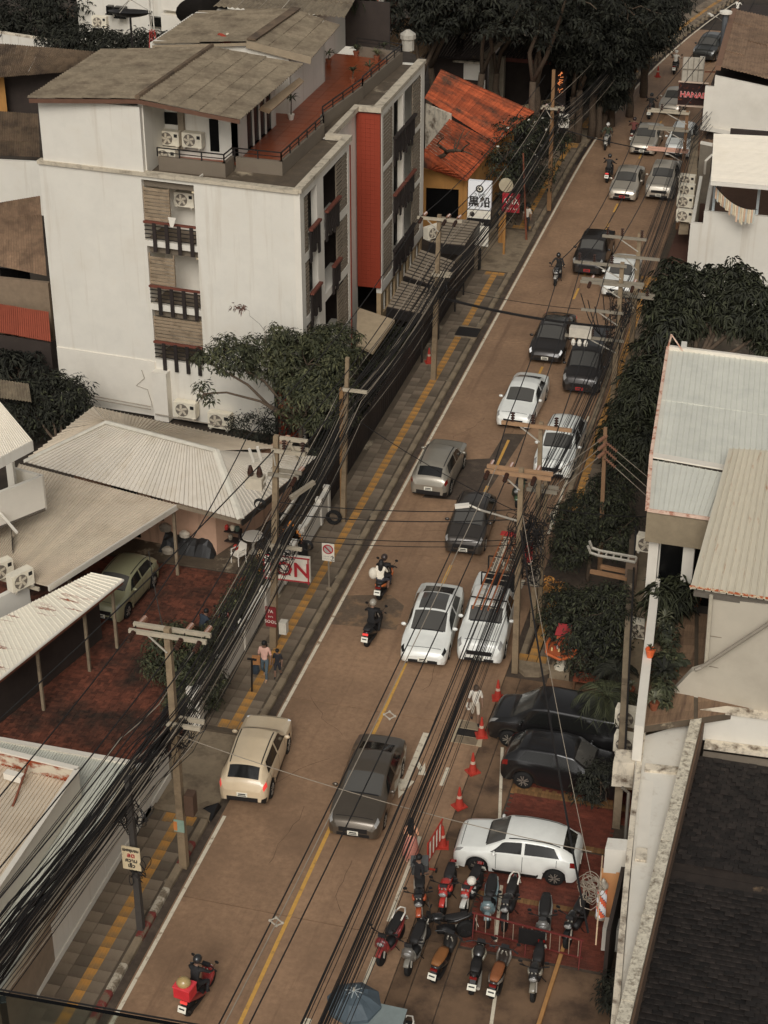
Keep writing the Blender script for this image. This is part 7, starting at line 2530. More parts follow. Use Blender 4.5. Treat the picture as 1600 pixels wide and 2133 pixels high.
wood_arm = plain((138, 108, 80), .85)
white_arm = plain((146, 136, 118), .8)
steel_arm = plain((118, 110, 96), .6)
pole('concrete pole with white double crossarm rising from the kerb by the lower driveway', -3.44, 35.24, 7.95, [(7.8, -1.0, 1.12, [(-.85, 'dead'), (.45, 'dead'), (.95, 'dead')], white_arm, True), (5.0, -.15, .8, [], white_arm, True)])
p2 = pole('concrete pole with switch gear on top beside the red lettered sign', -4.45, 46.15, 8.0, [(7.55, -.1, 1.0, [(.9, 'up'), (.3, 'up')], white_arm, True), (6.7, -.2, .8, [(.7, 'dead')], steel_arm, True), (4.1, -.15, .95, [], white_arm, False)], dx=.35)
pole('short dark pole carrying the yellowed Thai speed sign', -3.62, 32.5, 5.2, [], .18, mt=plain((58, 54, 50), .8))
pole('slim concrete pole with a single arm beyond the no parking sign', -4.58, 54.76, 6.8, [(5.6, -.1, .8, [], white_arm, False)], .18, dx=.25)
pole('brown stub pole standing beside the slim concrete pole', -4.72, 55.3, 5.3, [], .2, mt=plain((122, 92, 60), .85))
pole('concrete pole in front of the slatted awnings with a long top crossarm', -4.27, 67.56, 7.6, [(7.45, -.9, 1.0, [(-.7, 'dead'), (.3, 'dead'), (.75, 'dead')], white_arm, False), (5.0, -.2, .6, [], white_arm, True)], dx=.15)
pole('tall square pole by the flowering tree near the neon restaurant', -3.4, 90.0, 7.6, [(5.6, -.6, .6, [(-.4, 'dead'), (.4, 'dead')], white_arm, True)], dx=-.1, mt=plain((112, 84, 56), .85))
pole('dark pole far up the left kerb', -1.7, 113.0, 6.6, [], .2, mt=plain((60, 52, 44), .85))
pole('concrete pole with thick weathered crossarm nearest on the right kerb', 3.55, 46.95, 7.5, [(7.35, -1.1, .95, [(-1.0, 'dead'), (-.4, 'dead'), (.45, 'dead')], wood_arm, True)], .2, dx=-.08)
pole('second concrete pole on the right kerb with a red box on its shaft', 3.62, 49.6, 7.8, [(7.7, -1.25, 1.0, [(-.9, 'up'), (-.25, 'up'), (.5, 'up')], wood_arm, False)], .18, dx=-.06)
pole('third concrete pole on the right kerb with white bell insulator on top', 3.75, 50.0, 5.5, [(5.2, -.6, .4, [], steel_arm, True)], .16)
pole('brown pole in the hedge behind the cable tray', 5.2, 53.9, 5.7, [], .16, dx=-.15, mt=plain((112, 86, 62), .85))
pole('left concrete pole of the transformer pair on the right kerb', 3.75, 65.8, 7.0, [(6.9, -1.9, .2, [(-1.7, 'up'), (-1.1, 'up'), (-.4, 'up')], steel_arm, False), (6.1, -1.6, .9, [(-1.2, 'dead'), (.5, 'dead')], steel_arm, True), (4.9, -1.5, .2, [], steel_arm, False), (3.7, -2.1, .3, [(-1.8, 'up'), (-1.0, 'up'), (-.4, 'up')], steel_arm, False)], .22)
pole('right concrete pole of the transformer pair on the right kerb', 4.05, 68.4, 7.3, [(7.1, -1.5, .3, [(-1.3, 'up'), (-.7, 'up'), (.1, 'up')], steel_arm, False), (6.3, -1.0, .9, [], steel_arm, False), (4.6, -.9, .8, [(.5, 'up')], steel_arm, True)], .22)
pole('far brown pole with pink drum insulators above the parked white SUV', 3.62, 89.0, 6.3, [(6.2, -2.0, .1, [(-1.9, 'up'), (-1.3, 'up'), (-.4, 'up')], white_arm, True), (5.3, -1.9, .15, [], steel_arm, True), (4.2, -1.9, .2, [], plain((176, 136, 116), .6), True)], .2, mt=plain((106, 78, 54), .85))
lp_ = pole('leaning rusty post with red bands at the left kerb below the flowering tree', -3.7, 85.3, 4.6, [], .09, dx=-.35, mt=rust, name='leaning_post')

# transformers, switch boxes, street lamps and other gear, each a thing
def gear(name, label, cat, parts):
	t = None
	for nm, mb, m in parts:
		if t is None:
			v = mb.v[0]
			t = thing(name, label, cat, (v[0], v[1], 0))
		mb.build(nm, m, t)
	return t


gear('transformer', 'white transformer box with three bushings on the pole pair', 'transformer', [('tank', MB().box(1.85, 2.75, 65.4, 65.75, 3.75, 4.15), plain((170, 162, 148), .5)), ('bushing', MB().lathe([(.07, 0), (.1, .12), (.05, .25)], (2.05, 65.35, 3.45), 8), white_clean), ('bushing', MB().lathe([(.07, 0), (.1, .12), (.05, .25)], (2.3, 65.35, 3.45), 8), white_clean), ('bushing', MB().lathe([(.07, 0), (.1, .12), (.05, .25)], (2.55, 65.35, 3.45), 8), white_clean)])
gear('switch_box', 'pale switch box with brown insulators hanging left of the gear pole', 'switch gear', [('tank', MB().box(-5.1, -4.55, 45.9, 46.3, 6.1, 6.5), plain((168, 158, 140), .6)), ('insulator', MB().lathe([(.09, 0), (.11, .1), (.09, .2), (.05, .35)], (-4.98, 46.1, 6.5), 8), ins_brown), ('insulator', MB().lathe([(.09, 0), (.11, .1), (.09, .2), (.05, .35)], (-4.68, 46.1, 6.5), 8), ins_brown), ('bracket', MB().beam((-4.6, 46.1, 6.2), (-4.2, 46.1, 6.9), .06, .06), grey_metal)])
gear('fuse_cutout', 'pair of white fuse cutouts beside the top of the gear pole', 'switch gear', [('bracket', MB().beam((-4.9, 46.1, 7.0), (-4.2, 46.1, 7.3), .06, .06), grey_metal), ('fuse', MB().tube([(-4.85, 46.1, 7.0), (-4.95, 46.0, 7.5)], .05, 6), white_clean), ('fuse', MB().tube([(-4.6, 46.1, 7.1), (-4.68, 46.0, 7.6)], .05, 6), white_clean)])
gear('loadbreak_frame', 'white braced switch frame at the top right of the gear pole', 'switch gear', [('upper_bar', MB().beam((-4.0, 46.2, 7.9), (-3.1, 46.2, 7.9), .1, .12), white_arm), ('brace', MB().beam((-4.0, 46.2, 7.2), (-3.6, 46.2, 7.8), .06, .06), white_arm), ('brace', MB().beam((-3.4, 46.2, 7.2), (-3.7, 46.2, 7.8), .06, .06), white_arm)])
gear('cable_box', 'grey cable splice box slung between wires right of the gear pole', 'splice box', [('tube', MB().beam((-3.95, 46.9, 5.4), (-3.4, 47.7, 5.65), .13, .13), plain((130, 120, 104), .6)), ('bracket', MB().beam((-4.1, 46.3, 4.9), (-3.8, 47.1, 5.4), .06, .06), grey_metal)])
gear('street_lamp', 'white street lamp on a long arm above the black hatchback', 'street lamp', [('head', MB().beam((1.629, 46.027, 6.4), (2.052, 46.143, 6.45), .16, .09), white_clean), ('arm', MB().tube([(2.052, 46.143, 6.45), (2.392, 46.111, 6.35), (3.5, 47.0, 5.6)], .035, 6), grey_metal)])
gear('street_lamp', 'street lamp with a bent arm on the far pole at the left kerb', 'street lamp', [('head', MB().beam((-1.2, 112.4, 6.4), (-.8, 112.2, 6.45), .14, .08), white_clean), ('arm', MB().tube([(-1.7, 113, 6.2), (-1.2, 112.4, 6.4)], .035, 5), grey_metal)])
gear('street_lamp', 'thin curved street lamp reaching from the tan roof over the far road', 'street lamp', [('head', MB().beam((2.577, 107.952, 6.6), (2.859, 107.437, 6.6), .16, .09), white_clean), ('arm', MB().tube([(2.859, 107.437, 6.6), (3.137, 107.576, 6.5), (3.346, 108.756, 6)], .03, 5), grey_metal)])
gear('meter_box', 'red enamel box strapped to the right kerb pole', 'box', [('casing', MB().box(3.4, 3.62, 48.6, 48.85, 3.2, 3.8), plain((150, 46, 44), .6)), ('bracket', MB().box(3.45, 3.6, 48.86, 49.5, 3.4, 3.46), grey_metal)])
gear('meter_box', 'grey metal junction box low on the right kerb pole', 'box', [('casing', MB().box(3.45, 3.8, 49.25, 49.47, 1.9, 2.5), plain((140, 132, 116), .6)), ('door', MB().box(3.5, 3.75, 49.235, 49.249, 1.98, 2.42), plain((90, 84, 76), .6))])

CABLE_N = 0


def cable(pts, r, label, group, m=None, sag=.3, seg=9, wob=0., n=4, mb=None):
	P_ = []
	for a, b in zip(pts[:-1], pts[1:]):
		L_ = math.dist(a, b)
		sg = sag * L_ / 20
		for k in range(seg):
			t_ = k / seg
			p = lerp(a, b, t_)
			P_.append((p[0] + random.uniform(-wob, wob), p[1], p[2] - 4 * sg * t_ * (1 - t_) + random.uniform(-wob, wob)))
	P_.append(pts[-1])
	if mb is not None:
		mb.tube(P_, r, n)
		return
	o = MB().tube(P_, r, n).build('overhead_cable', m or cable_m)
	return tag(o, label, 'cable', group)


LS = [(-5.6, 13, 5.3), (-3.75, 33.5, 5.0), (-3.5, 35.2, 5.0), (-4.1, 46.1, 4.6), (-4.35, 54.8, 4.9), (-4.1, 67.5, 4.8), (-3.3, 90, 5.1), (-1.7, 113, 5.2), (2.2, 142, 5.4)]
gl = 'cables strung along the left line of poles'
for i in range(40):
	ox, oz = random.uniform(-.4, .55), random.uniform(-.8, .7)
	pts = [(p[0] + ox + random.uniform(-.12, .12), p[1], p[2] + oz + random.uniform(-.15, .15)) for p in LS]
	if i % 3 == 1:
		pts = pts[:6]
	gr = i % 5 == 0
	cable(pts, random.choice((.010, .012, .014, .018)), 'one of the pale grey overhead cables along the left poles' if gr else 'one of the thin black overhead cables along the left poles', gl + (' pale' if gr else ' black'), cable_g if gr else cable_m, random.uniform(.2, .8))
for i, (ox, z) in enumerate(((-.9, 7.9), (.45, 7.85), (1.0, 7.85))):
	pts = [(-5.6 + ox * .8, 13, 7.9), (-3.44 + ox, 35.0, 7.8), (-4.1 + ox, 46.0, 7.9), (-4.15 + ox * .8, 67.4, 7.5), (-3.4 + ox * .6, 90, 7.3)]
	cable(pts, .018, ['power line on the left end of the left crossarms', 'middle power line on the left crossarms', 'power line on the right end of the left crossarms'][i], 'power lines on the left', cable_m, .5)
# thick black bundle, tangles
bm = MB()
for i in range(34):
	ox, oz = random.gauss(0, .28), random.gauss(0, .3)
	a = (-5.3 + ox, 17, 4.9 + oz)
	b = (-4.4 + ox * .9 + random.uniform(-.1, .1), 28.0, 4.3 + oz * .8)
	c = (-3.75 + ox * .5, 36.5, 4.5 + oz * .6)
	cable([a, b, c], random.uniform(.010, .024), '', '', None, random.uniform(.3, 1.2), 7, .02, 4, bm)
bm.build('cable_bundle', cable_m, None, label='thick black bundle of countless cables at the lower left', category='cable bundle', kind='stuff')


def tangle(label, c, r, n, turns=1.2, m=None, rad=.012):
	mb = MB()
	for k in range(n):
		rr = r * random.uniform(.5, 1.1)
		ax = Vector((random.gauss(0, 1), random.gauss(0, 1), random.gauss(0, .6))).normalized()
		u_ = ax.orthogonal().normalized()
		v_ = ax.cross(u_)
		o = Vector(c) + Vector((random.gauss(0, r * .5), random.gauss(0, r * .5), random.gauss(0, r * .6)))
		mb.tube([o + (u_ * math.cos(a) + v_ * math.sin(a)) * rr * random.uniform(.85, 1.15) for a in np.linspace(0, 2 * PI * turns, 14)], rad, 3)
	return mb.build('cable_tangle', m or cable_m, None, label=label, category='cable tangle', kind='stuff')


tangle('tangle of black wires round the pole by the lower driveway', (-3.6, 35.5, 4.3), .4, 26)
tangle('tangle of wires hanging on the dark speed sign pole', (-3.75, 32.8, 3.6), .3, 16)
tangle('tangle of wires round the gear pole below its lower crossarm', (-4.3, 46.4, 3.6), .45, 34)
tangle('tangle of wires round the awning pole', (-4.1, 67.6, 4.4), .4, 22)
tangle('tangle of wires round the two near poles on the right kerb', (3.55, 48.2, 4.4), .5, 46)
tangle('knot of dark wires low on the right kerb poles', (3.6, 48.8, 2.8), .35, 24)
tangle('tangle of wires at the transformer pole pair', (3.7, 66.5, 4.6), .5, 26)
tangle('tangle of pale wires against the wall beside the parked motorcycles', (7.9, 34.9, 2.2), .26, 14, m=cable_g)
tangle('coil of black cable hanging on the speed sign pole', (-3.45, 32.35, 2.2), .22, 9)
tangle('tangle of wires on the neon restaurant pole', (-3.3, 90, 5.4), .35, 16)
for lb, c, r in (('coil of black cable hung on wires above the white garden wall', (-3.797, 48.007, 3), .15), ('coil of black cable hanging under the switch box', (-5.245, 47.557, 4.6), .16)):
	mb = MB()
	for k in range(3):
		mb.tube([(c[0] + (r + .02 * k) * math.cos(a), c[1] + .03 * k, c[2] + (r + .02 * k) * math.sin(a)) for a in np.linspace(0, 2 * PI, 18)], .018, 5)
	tag(mb.build('cable_coil', cable_m), lb, 'cable coil')

gr_ = 'cables strung along the right line of poles'
RS = [(3.2, 16, 5.1), (3.5, 46.9, 5.0), (3.6, 49.8, 4.9), (3.9, 66, 4.6), (3.75, 89, 4.7), (5.5, 114, 5.0)]
for i in range(34):
	ox, oz = random.uniform(-.5, .5), random.uniform(-.8, .8)
	pts = [(p[0] + ox + random.uniform(-.1, .1), p[1], p[2] + oz + random.uniform(-.12, .12)) for p in RS]
	if i % 2:
		pts = pts[1:]
	cable(pts, random.choice((.008, .010, .013)), 'one of the thin black overhead cables along the right poles' , gr_, cable_m, random.uniform(.3, .9))
mb = MB()
for i in range(6):
	ox, oz = random.gauss(0, .035), random.gauss(0, .035)
	cable([(3.25 + ox, 16, 5.0 + oz), (3.6 + ox, 46.9, 5.0 + oz)], .015, '', '', None, .35, 12, .004, 4, mb)
mb.build('cable_bundle', cable_m, None, label='tight black cable bundle sagging along the right lane towards the camera', category='cable bundle', kind='stuff')
hv = [((2.45, 46.7, 7.35), (1.95, 15, 7.3)), ((3.1, 46.7, 7.35), (2.5, 15, 7.3)), ((4.0, 46.7, 7.35), (3.5, 15, 7.3))]
for i, (a, b) in enumerate(hv):
	cable([a, b], .018, ['left power line running from the thick crossarm to the bottom of the street', 'middle power line running from the thick crossarm to the bottom of the street', 'right power line running from the thick crossarm to the bottom of the street'][i], 'power lines on the right', cable_m, .35, 14)
cable([(2.75, 46.7, 7.6), (2.2, 15, 7.65)], .014, 'pale stay wire between the power lines of the right lane', 'stay wires', cable_g, .3, 14)
for i, ox in enumerate((-1.0, -.35, .5)):
	cable([(3.55 + ox, 47.2, 7.35), (3.6 + ox * 1.1, 49.5, 7.8), (2.6 + ox * 1.2, 65.7, 7.0), (2.9 + ox * 1.0, 68.3, 7.2), (2.7 + ox * 1.2, 88.9, 6.3), (4.6 + ox, 114, 6.8)], .02,
		  ['left power line between the right hand poles going up the street', 'middle power line between the right hand poles going up the street', 'right power line between the right hand poles going up the street'][i], 'power lines on the right', cable_m, .45)
# spacers
def spacer(label, c, s):
	t = thing('line_spacer', label, 'line spacer', c, 0, None, local=True)
	m = MB()
	q = [(-s, 0, 0), (0, 0, s * .8), (s, 0, 0), (0, 0, -s * .8)]
	for a, b in zip(q, q[1:] + q[:1]):
		m.beam(a, b, .022, .022)
	f = m.build('frame', plain((150, 142, 128)), t)
	for a in q:
		MB().ball(a, .035, 6, 4).build('clamp', plain((150, 142, 128)), f)
	return t


spacer('white diamond spacer on the power lines above the yellow line, upper one', (2.783, 34.08, 7.2), .14)
spacer('white diamond spacer on the power lines at the bottom, lower one', (2.387, 26.43, 7.2), .14)
# wires across the street
X_ = [((-4.3, 46.2, 5.6), (3.5, 46.9, 6.1), .016, 'upper of two thin wires crossing the street behind the silver crossover'), ((-4.3, 46.2, 5.2), (3.5, 47.0, 5.7), .018, 'lower of two thin wires crossing the street behind the silver crossover'),
	  ((-4.1, 67.5, 4.0), (3.75, 65.8, 4.2), .06, 'thick black cable crossing the street below the dark scooter'), ((-4.1, 67.5, 4.5), (3.75, 65.8, 4.9), .014, 'thin wire crossing above the thick black street cable'),
	  ((-4.4, 54.8, 4.6), (3.6, 49.6, 4.2), .014, 'thin wire crossing over the black hatchback roof'), ((-4.3, 46.3, 4.4), (3.6, 49.5, 3.6), .014, 'thin wire crossing just below the black hatchback'), ((-4.3, 46.3, 4.2), (3.6, 49.5, 3.4), .012, 'second thin wire crossing below the black hatchback'),
	  ((-3.4, 35.2, 4.6), (7.9, 34.6, 3.6), .011, 'pale service wire crossing the street in front of the dark grey sedan'),
	  ((-3.3, 90, 4.6), (3.6, 89, 4.0), .03, 'dark wire crossing the street beyond the silver sedan with red plate'),
	  ((3.5, 47.0, 5.4), (8.15, 33.0, 2.4), .035, 'thick black service cable drooping from right kerb pole across the black MPV'), ((3.55, 47.0, 5.9), (8.3, 33.4, 2.9), .011, 'thin pale service wire drooping across the black MPV'),
	  ((-3.44, 35.1, 7.7), (-8.6, 46.0, 3.2), .018, 'thin wire from the lower crossarm up to the pink house wall'), ((-4.1, 46.1, 7.6), (-9.6, 22, 6.0), .02, 'black wire from the gear pole across the rusty roof well'),
	  ((3.62, 49.9, 4.6), (7.0, 53, 3.0), .02, 'wire from the right kerb pole to the cable tray')]
for a, b, r, lb in X_:
	cable([a, b], r, lb, 'wires across the street', cable_g if 'pale' in lb else cable_m, .5, 12)
# strain strings at the brown hedge pole
for i, (a, b) in enumerate((((5.1, 53.9, 5.4), (3.6, 50.2, 5.3)), ((5.1, 53.9, 5.1), (3.7, 50.2, 4.9)), ((5.1, 53.9, 4.8), (3.7, 50.1, 4.6)), ((5.1, 53.8, 5.2), (7.2, 53.2, 4.0)), ((5.1, 53.8, 4.9), (7.2, 53.0, 3.7)), ((5.1, 53.8, 4.6), (7.2, 52.8, 3.5)))):
	t = thing('insulator_string', ['upper', 'middle', 'lower', 'upper', 'middle', 'lower'][i] + ' string of tan insulators from the brown hedge pole towards the ' + ('street' if i < 3 else 'blue roof'), 'insulator string', a)
	ib = MB()
	insul(ib, a, Vector(b) - Vector(a), 6, .07, .09)
	ib.build('insulators', ins_tan, t)
	MB().tube([a, b], .012, 4).build('wire', cable_g, t)
# curved service loops under the transformer pair
for i in range(7):
	a = Vector((2.2 + .3 * i, 65.6, 5.6 - .25 * (i % 3)))
	b = Vector((3.7, 66 + .3 * (i % 2), 4.0 - .2 * i))
	pts = [lerp(a, b, t_) for t_ in np.linspace(0, 1, 9)]
	pts = [(p[0], p[1], p[2] - .9 * 4 * t_ * (1 - t_)) for p, t_ in zip(pts, np.linspace(0, 1, 9))]
	tag(MB().tube(pts, .022, 4).build('overhead_cable', cable_m), 'one of the looping black leads hanging at the transformer pole pair', 'cable', 'looping leads at the transformer poles')


# ------------------------------------------------------------------ trees, hedges, plants
def T(name, label, base, specs, lm, n, per=30, cr=.42, ln=.2, wd=.07, tr=.12, cat='tree', group=None, m2=None, f2=.25, droop=.3):
	"""specs: (centre point, radii); centres in the world."""
	es = [((c[0] - base[0], c[1] - base[1], c[2] - base[2]), r) for c, r in specs]
	return tree(name, label, base, es, lm, n, per, cr, ln, wd, tr, cat, group, droop, m2, f2)


T('garden_tree', 'feathery green tree in front of the white apartment building corner', (-7.2, 58.0, 0), [
	((-7.26, 59.141, 4.2), (1.7, 1.5, 1.2)), ((-6.753, 60.664, 4.2), (1.3, 1.2, 1.0)), ((-8.609, 58.557, 4.6), (1.2, 1.0, .9)), ((-9.791, 57.556, 5), (.9, .8, .7)), ((-10.605, 56.885, 5), (.55, .5, .4)), ((-6.657, 58.376, 3.2), (1.7, 1.4, 1.2)), ((-8.36, 59.327, 5.2), (.7, .6, .5)), ((-10.364, 56.089, 4), (.35, .3, .5))], leaf_light, 600, 38, .36, .19, .07, .12, m2=leaf_green, f2=.5)
T('shoot', 'thin bare shoot with a leaf tuft standing above the feathery tree', (-8.6, 58.2, 4.8), [((-9.148, 57.245, 7.2), (.28, .28, .08))], leaf_rust, 5, 12, .2, .18, .05, .012, 'shoot')
T('dark_shrub', 'dark leafy shrub mass at the left foot of the apartment wall', (-17.0, 56.8, 0), [((-17.857, 58.501, 1.6), (1.6, 1.2, 1.3)), ((-18.795, 57.987, 1.4), (1.4, 1.2, 1.2)), ((-17.201, 58.909, 1.6), (.8, .8, .9))], leaf_dark, 260, 34, .38, .2, .07, .1, 'shrub', m2=leaf_green, f2=.12)
T('dark_shrub', 'dark banana and shrub thicket below the red ribbed roof at the left', (-19.8, 59, 0), [((-20.867, 61.64, 1.2), (1.4, 1.2, .9)), ((-22.498, 62.707, 1.2), (1.2, 1.2, .8))], leaf_dark, 70, 26, .45, .3, .1, .1, 'shrub', droop=.5)
T('dark_shrub', 'round dark shrub beside the two low air conditioners', (-10.2, 58.2, 0), [((-9.866, 59.237, 0.9), (.9, .9, .9))], leaf_dark, 60, 28, .35, .15, .05, .08, 'shrub')
T('dark_shrub', 'dark shrub under the feathery tree by the orange doorway', (-7.4, 59.6, 0), [((-6.949, 61.151, 1), (1.1, 1.2, .8)), ((-8.497, 60.284, 1), (1.2, .8, .8))], leaf_dark, 70, 28, .4, .16, .06, .08, 'shrub')
od = thing('orange_doorway', 'orange painted doorway behind the tree trunk at the apartment ground floor', 'doorway', (-8.3, 60.4, 0))
MB().box(-9.0, -8.1, 60.55, 60.7, 0, 2.2).build('door', orange_wall, od)
MB().box(-9.1, -8.98, 60.45, 60.72, 0, 2.3).build('frame', black_metal, od)
for i, (y, lb) in enumerate(((57.2, 'nearest the street lamp end'), (62.0, 'in front of the orange mosaic strip'), (66.5, 'below the slatted awnings'), (71.0, 'beside the awning pole'))):
	T('fence_shrub', 'dark shrubs behind the planked fence ' + lb, (-6.3, y, 0), [((-6.5, y, 1.1), (.7, 1.9, .9)), ((-6.4, y + 2.4, 1.0), (.6, 1.6, .8))], leaf_dark if i != 2 else leaf_green, 80, 28, .36, .22, .05, .06, 'shrub', 'shrubs behind the planked fence', m2=leaf_green, f2=.2)
# yard bushes and hedge
T('yard_bush', 'rounded glossy bush in the red brick yard below the crossarm', (-6.4, 42.2, 0), [((-6.629, 43.196, 1.3), (1.15, 1.0, 1.1)), ((-5.779, 42.381, 0.9), (1.0, 1.1, .9))], leaf_green, 260, 34, .28, .15, .06, .08, 'bush', m2=leaf_light, f2=.25)
hg = []
for k in range(9):
	y = 41.9 + k * .95
	hg.append(((-6.1, y, .75), (.55, .7, .62)))
T('hedge', 'green clipped hedge inside the white garden wall', (-5.95, 45.8, 0), hg, leaf_green, 300, 32, .26, .12, .05, .05, 'hedge', m2=leaf_light, f2=.4)
# flowering tree and its neighbours
ft = T('flowering_tree', 'round dark tree dotted with white blossoms beside the orange roof', (-4.9, 91.5, 0), [((-5.147, 91.02, 3.2), (1.9, 2.0, 1.5)), ((-4.106, 92.377, 3.4), (1.4, 1.6, 1.3)), ((-5.762, 88.984, 3), (1.3, 1.4, 1.2)), ((-4.375, 90.006, 2), (1.4, 1.6, 1.2))], leaf_green, 190, 30, .42, .22, .08, .14, m2=leaf_dark, f2=.5)
P_, N__, D_ = crown_points([((-5.113, 90.811, 3.4), (2.0, 2.0, 1.5)), ((-4.224, 91.586, 3.5), (1.5, 1.6, 1.3))], 40, 1, .2)
leaf_mesh('blossoms', P_, N__, .2, .16, mat('white_blossom', lin(196, 190, 176), .7, .05, 3), ft, .05)
T('street_tree', 'low dark foliage along the pavement below the flowering tree', (-5.4, 86.3, 0), [((-4.601, 87.974, 1.6), (.9, 1.8, 1.0)), ((-5.016, 86.911, 1.4), (.8, 1.4, .9))], leaf_dark, 60, 26, .4, .2, .07, .08)
# great dark trees at the top
big = [((-12.557, 98.043, 9), 3.2), ((-11.604, 102.292, 8.5), 3.0), ((-8.93, 101.81, 8.5), 3.0), ((-6.123, 99.649, 8.5), 2.8), ((-3.976, 101.967, 7), 3.0), ((-2.491, 105.6, 5.5), 2.5), ((-1.705, 107.853, 6), 2.7), ((-1.434, 112.23, 6), 2.6), ((-4.346, 101.997, 6), 2.2), ((-2.914, 103.359, 4.2), 1.7), ((-2.815, 104.691, 2.4), 1.2), ((-9.253, 99.22, 10), 4.5), ((-5.811, 96.76, 11), 5), ((-3.281, 102.944, 9), 4.5), ((-12.396, 99.583, 10), 4.5)]
names = ['farthest left, above the dark clay roof', 'second from the left, above the dark clay roof', 'over the ridge of the dark clay roof', 'above the two grey restaurant columns', 'tallest behind the neon sign pole', 'over the left kerb beside the far traffic cone', 'overhanging the pavement right of the neon pole', 'highest at the left side of the far road', 'just right of the grey restaurant columns', 'low over the pavement behind the neon lights', 'lowest beside the pale street pole', 'at the top edge above the clay roof ridge', 'at the top edge above the restaurant', 'at the top edge left of the far road', 'at the top edge behind the roof terrace']
for (c, r), nm in zip(big, names):
	b = (c[0], c[1], 0)
	T('dark_tree', 'great dark tree ' + nm, b, [(c, (r, r * 1.1, r * .75)), ((c[0] + r * .4, c[1] - r * .4, c[2] - r * .15), (r * .6, r * .6, r * .5))], leaf_dark, 230, 30, .6, .30, .11, .25, 'tree', 'dark trees at the top of the street')
tl = [((-39.058, 100.961, 5.5), 2.2, 'tall dark tree at the upper left corner'), ((-37.021, 99.938, 5), 2.0, 'dark tree left of the grey gate at the upper left'), ((-35.797, 100.985, 6), 2.2, 'dark tree behind the white fence wall'), ((-38.795, 98.277, 5), 1.8, 'dark tree touching the left edge near the top'), ((-34.353, 101.865, 5), 1.6, 'dark shrub hanging over the white fence wall')]
for c, r, lb in tl:
	T('dark_tree', lb, (c[0], c[1], 0), [(c, (r, r, r * .9)), ((c[0], c[1] - .5, c[2] - r * .7), (r * .6, r * .6, r * .6))], leaf_dark, 90, 26, .6, .35, .1, .16)
sh = [((-33.454, 94.393, 6), 'drooping'), ((-32.114, 94.429, 6), 'dense round'), ((-30.482, 94.112, 6), 'spreading'), ((-29.359, 93.559, 6), 'thin stemmed'), ((-28.113, 94.112, 6), 'broad leaved'), ((-26.712, 94.28, 6), 'low'), ((-25.912, 94.712, 6), 'rightmost')]
for c, ad in sh:
	T('roof_shrub', ad + ' dark shrub in the row behind the fibre roofs', (c[0], c[1], 4.8), [(c, (1.3, 1.1, .9))], leaf_dark, 50, 24, .45, .3, .09, .06, 'shrub', 'shrubs behind the fibre roofs')
for i, y in enumerate((97.5, 101, 106, 110, 114.5, 119, 124, 129)):
	x = -6.0 + cxr(y)
	T('kerb_shrub', ['leafy shrub beside the walker in dark clothes', 'low shrub below the lit lantern', 'shrub by the third far driveway', 'shrub under the overhanging kerb tree', 'shrub opposite the dark green SUV', 'shrub before the paved far corner', 'shrub along the far tactile strip', 'topmost shrub of the far pavement'][i], (x, y, 0), [((x, y, 1.2), (.8, 1.9, 1.2))], leaf_dark, 90, 26, .45, .26, .09, .06, 'shrub', 'shrubs along the far left pavement')
# right side
T('mango_tree', 'large dark mango tree between the white wall and pale blue roof', (6.9, 66.5, 0), [
	((6.117, 69.113, 4), (1.7, 1.8, 1.4)), ((7.421, 69.542, 4.4), (1.7, 1.6, 1.3)), ((5.672, 67.383, 3.6), (1.2, 1.4, 1.2)), ((8.665, 68.833, 4.4), (1.6, 1.6, 1.2)), ((8.023, 70.899, 5), (.8, .8, .6)), ((7.053, 70.634, 5), (.5, .5, .5)), ((5.476, 70.676, 4.6), (.9, .9, .7)), ((5.149, 66.615, 2.8), (1.0, 1.5, 1.0)), ((9.963, 67.612, 4), (1.4, 1.5, 1.2))], leaf_mango, 620, 32, .42, .32, .075, .2, m2=leaf_green, f2=.3, droop=.45)
T('mango_tree', 'dark young mango tree beside the pale van, left of the blue roof', (5.5, 62.5, 0), [((4.97, 64.611, 2.4), (.8, 1.4, .9)), ((4.893, 62.307, 2), (.8, 1.3, .9)), ((5.499, 62.089, 2.6), (.8, 1.2, .9)), ((4.712, 60.946, 1.6), (.8, 1.2, .8)), ((5.566, 59.967, 2), (.8, 1.2, 1.0))], leaf_mango, 380, 32, .4, .28, .07, .12, m2=leaf_green, f2=.3, droop=.45)
T('feather_tree', 'fine leaved dark green tree round the brown hedge pole', (4.9, 53.2, 0), [((4.343, 54.316, 1.8), (1.0, 1.3, .9)), ((5.142, 54.516, 2.2), (1.0, 1.2, .9)), ((4.265, 52.925, 1.4), (.8, 1.0, .8)), ((5.886, 52.98, 2.2), (.7, 1.0, .8)), ((5.198, 56.356, 2.2), (.8, 1.0, .7))], leaf_green, 420, 40, .32, .16, .05, .09, m2=leaf_dark, f2=.5)
T('feather_tree', 'bushy dark tree between the spirit shrine and the fence wall', (5.3, 49.2, 0), [((5.409, 48.162, 1.6), (1.1, 1.1, 1.0)), ((6.106, 48.625, 1.8), (.9, 1.1, 1.0)), ((4.66, 48.874, 1.4), (.7, .9, .8)), ((6.779, 47.376, 1.6), (.6, .9, 1.0)), ((5.916, 47.213, 1), (.9, .9, .8))], leaf_green, 420, 40, .32, .16, .05, .09, m2=leaf_dark, f2=.55)
T('dark_shrub', 'dark shrub over the roof end of the black crossover', (7.4, 41.2, 0), [((7.289, 40.571, 1.2), (.5, .6, .7)), ((6.965, 40.534, 0.9), (.4, .5, .5))], leaf_dark, 60, 26, .3, .14, .05, .06, 'shrub')
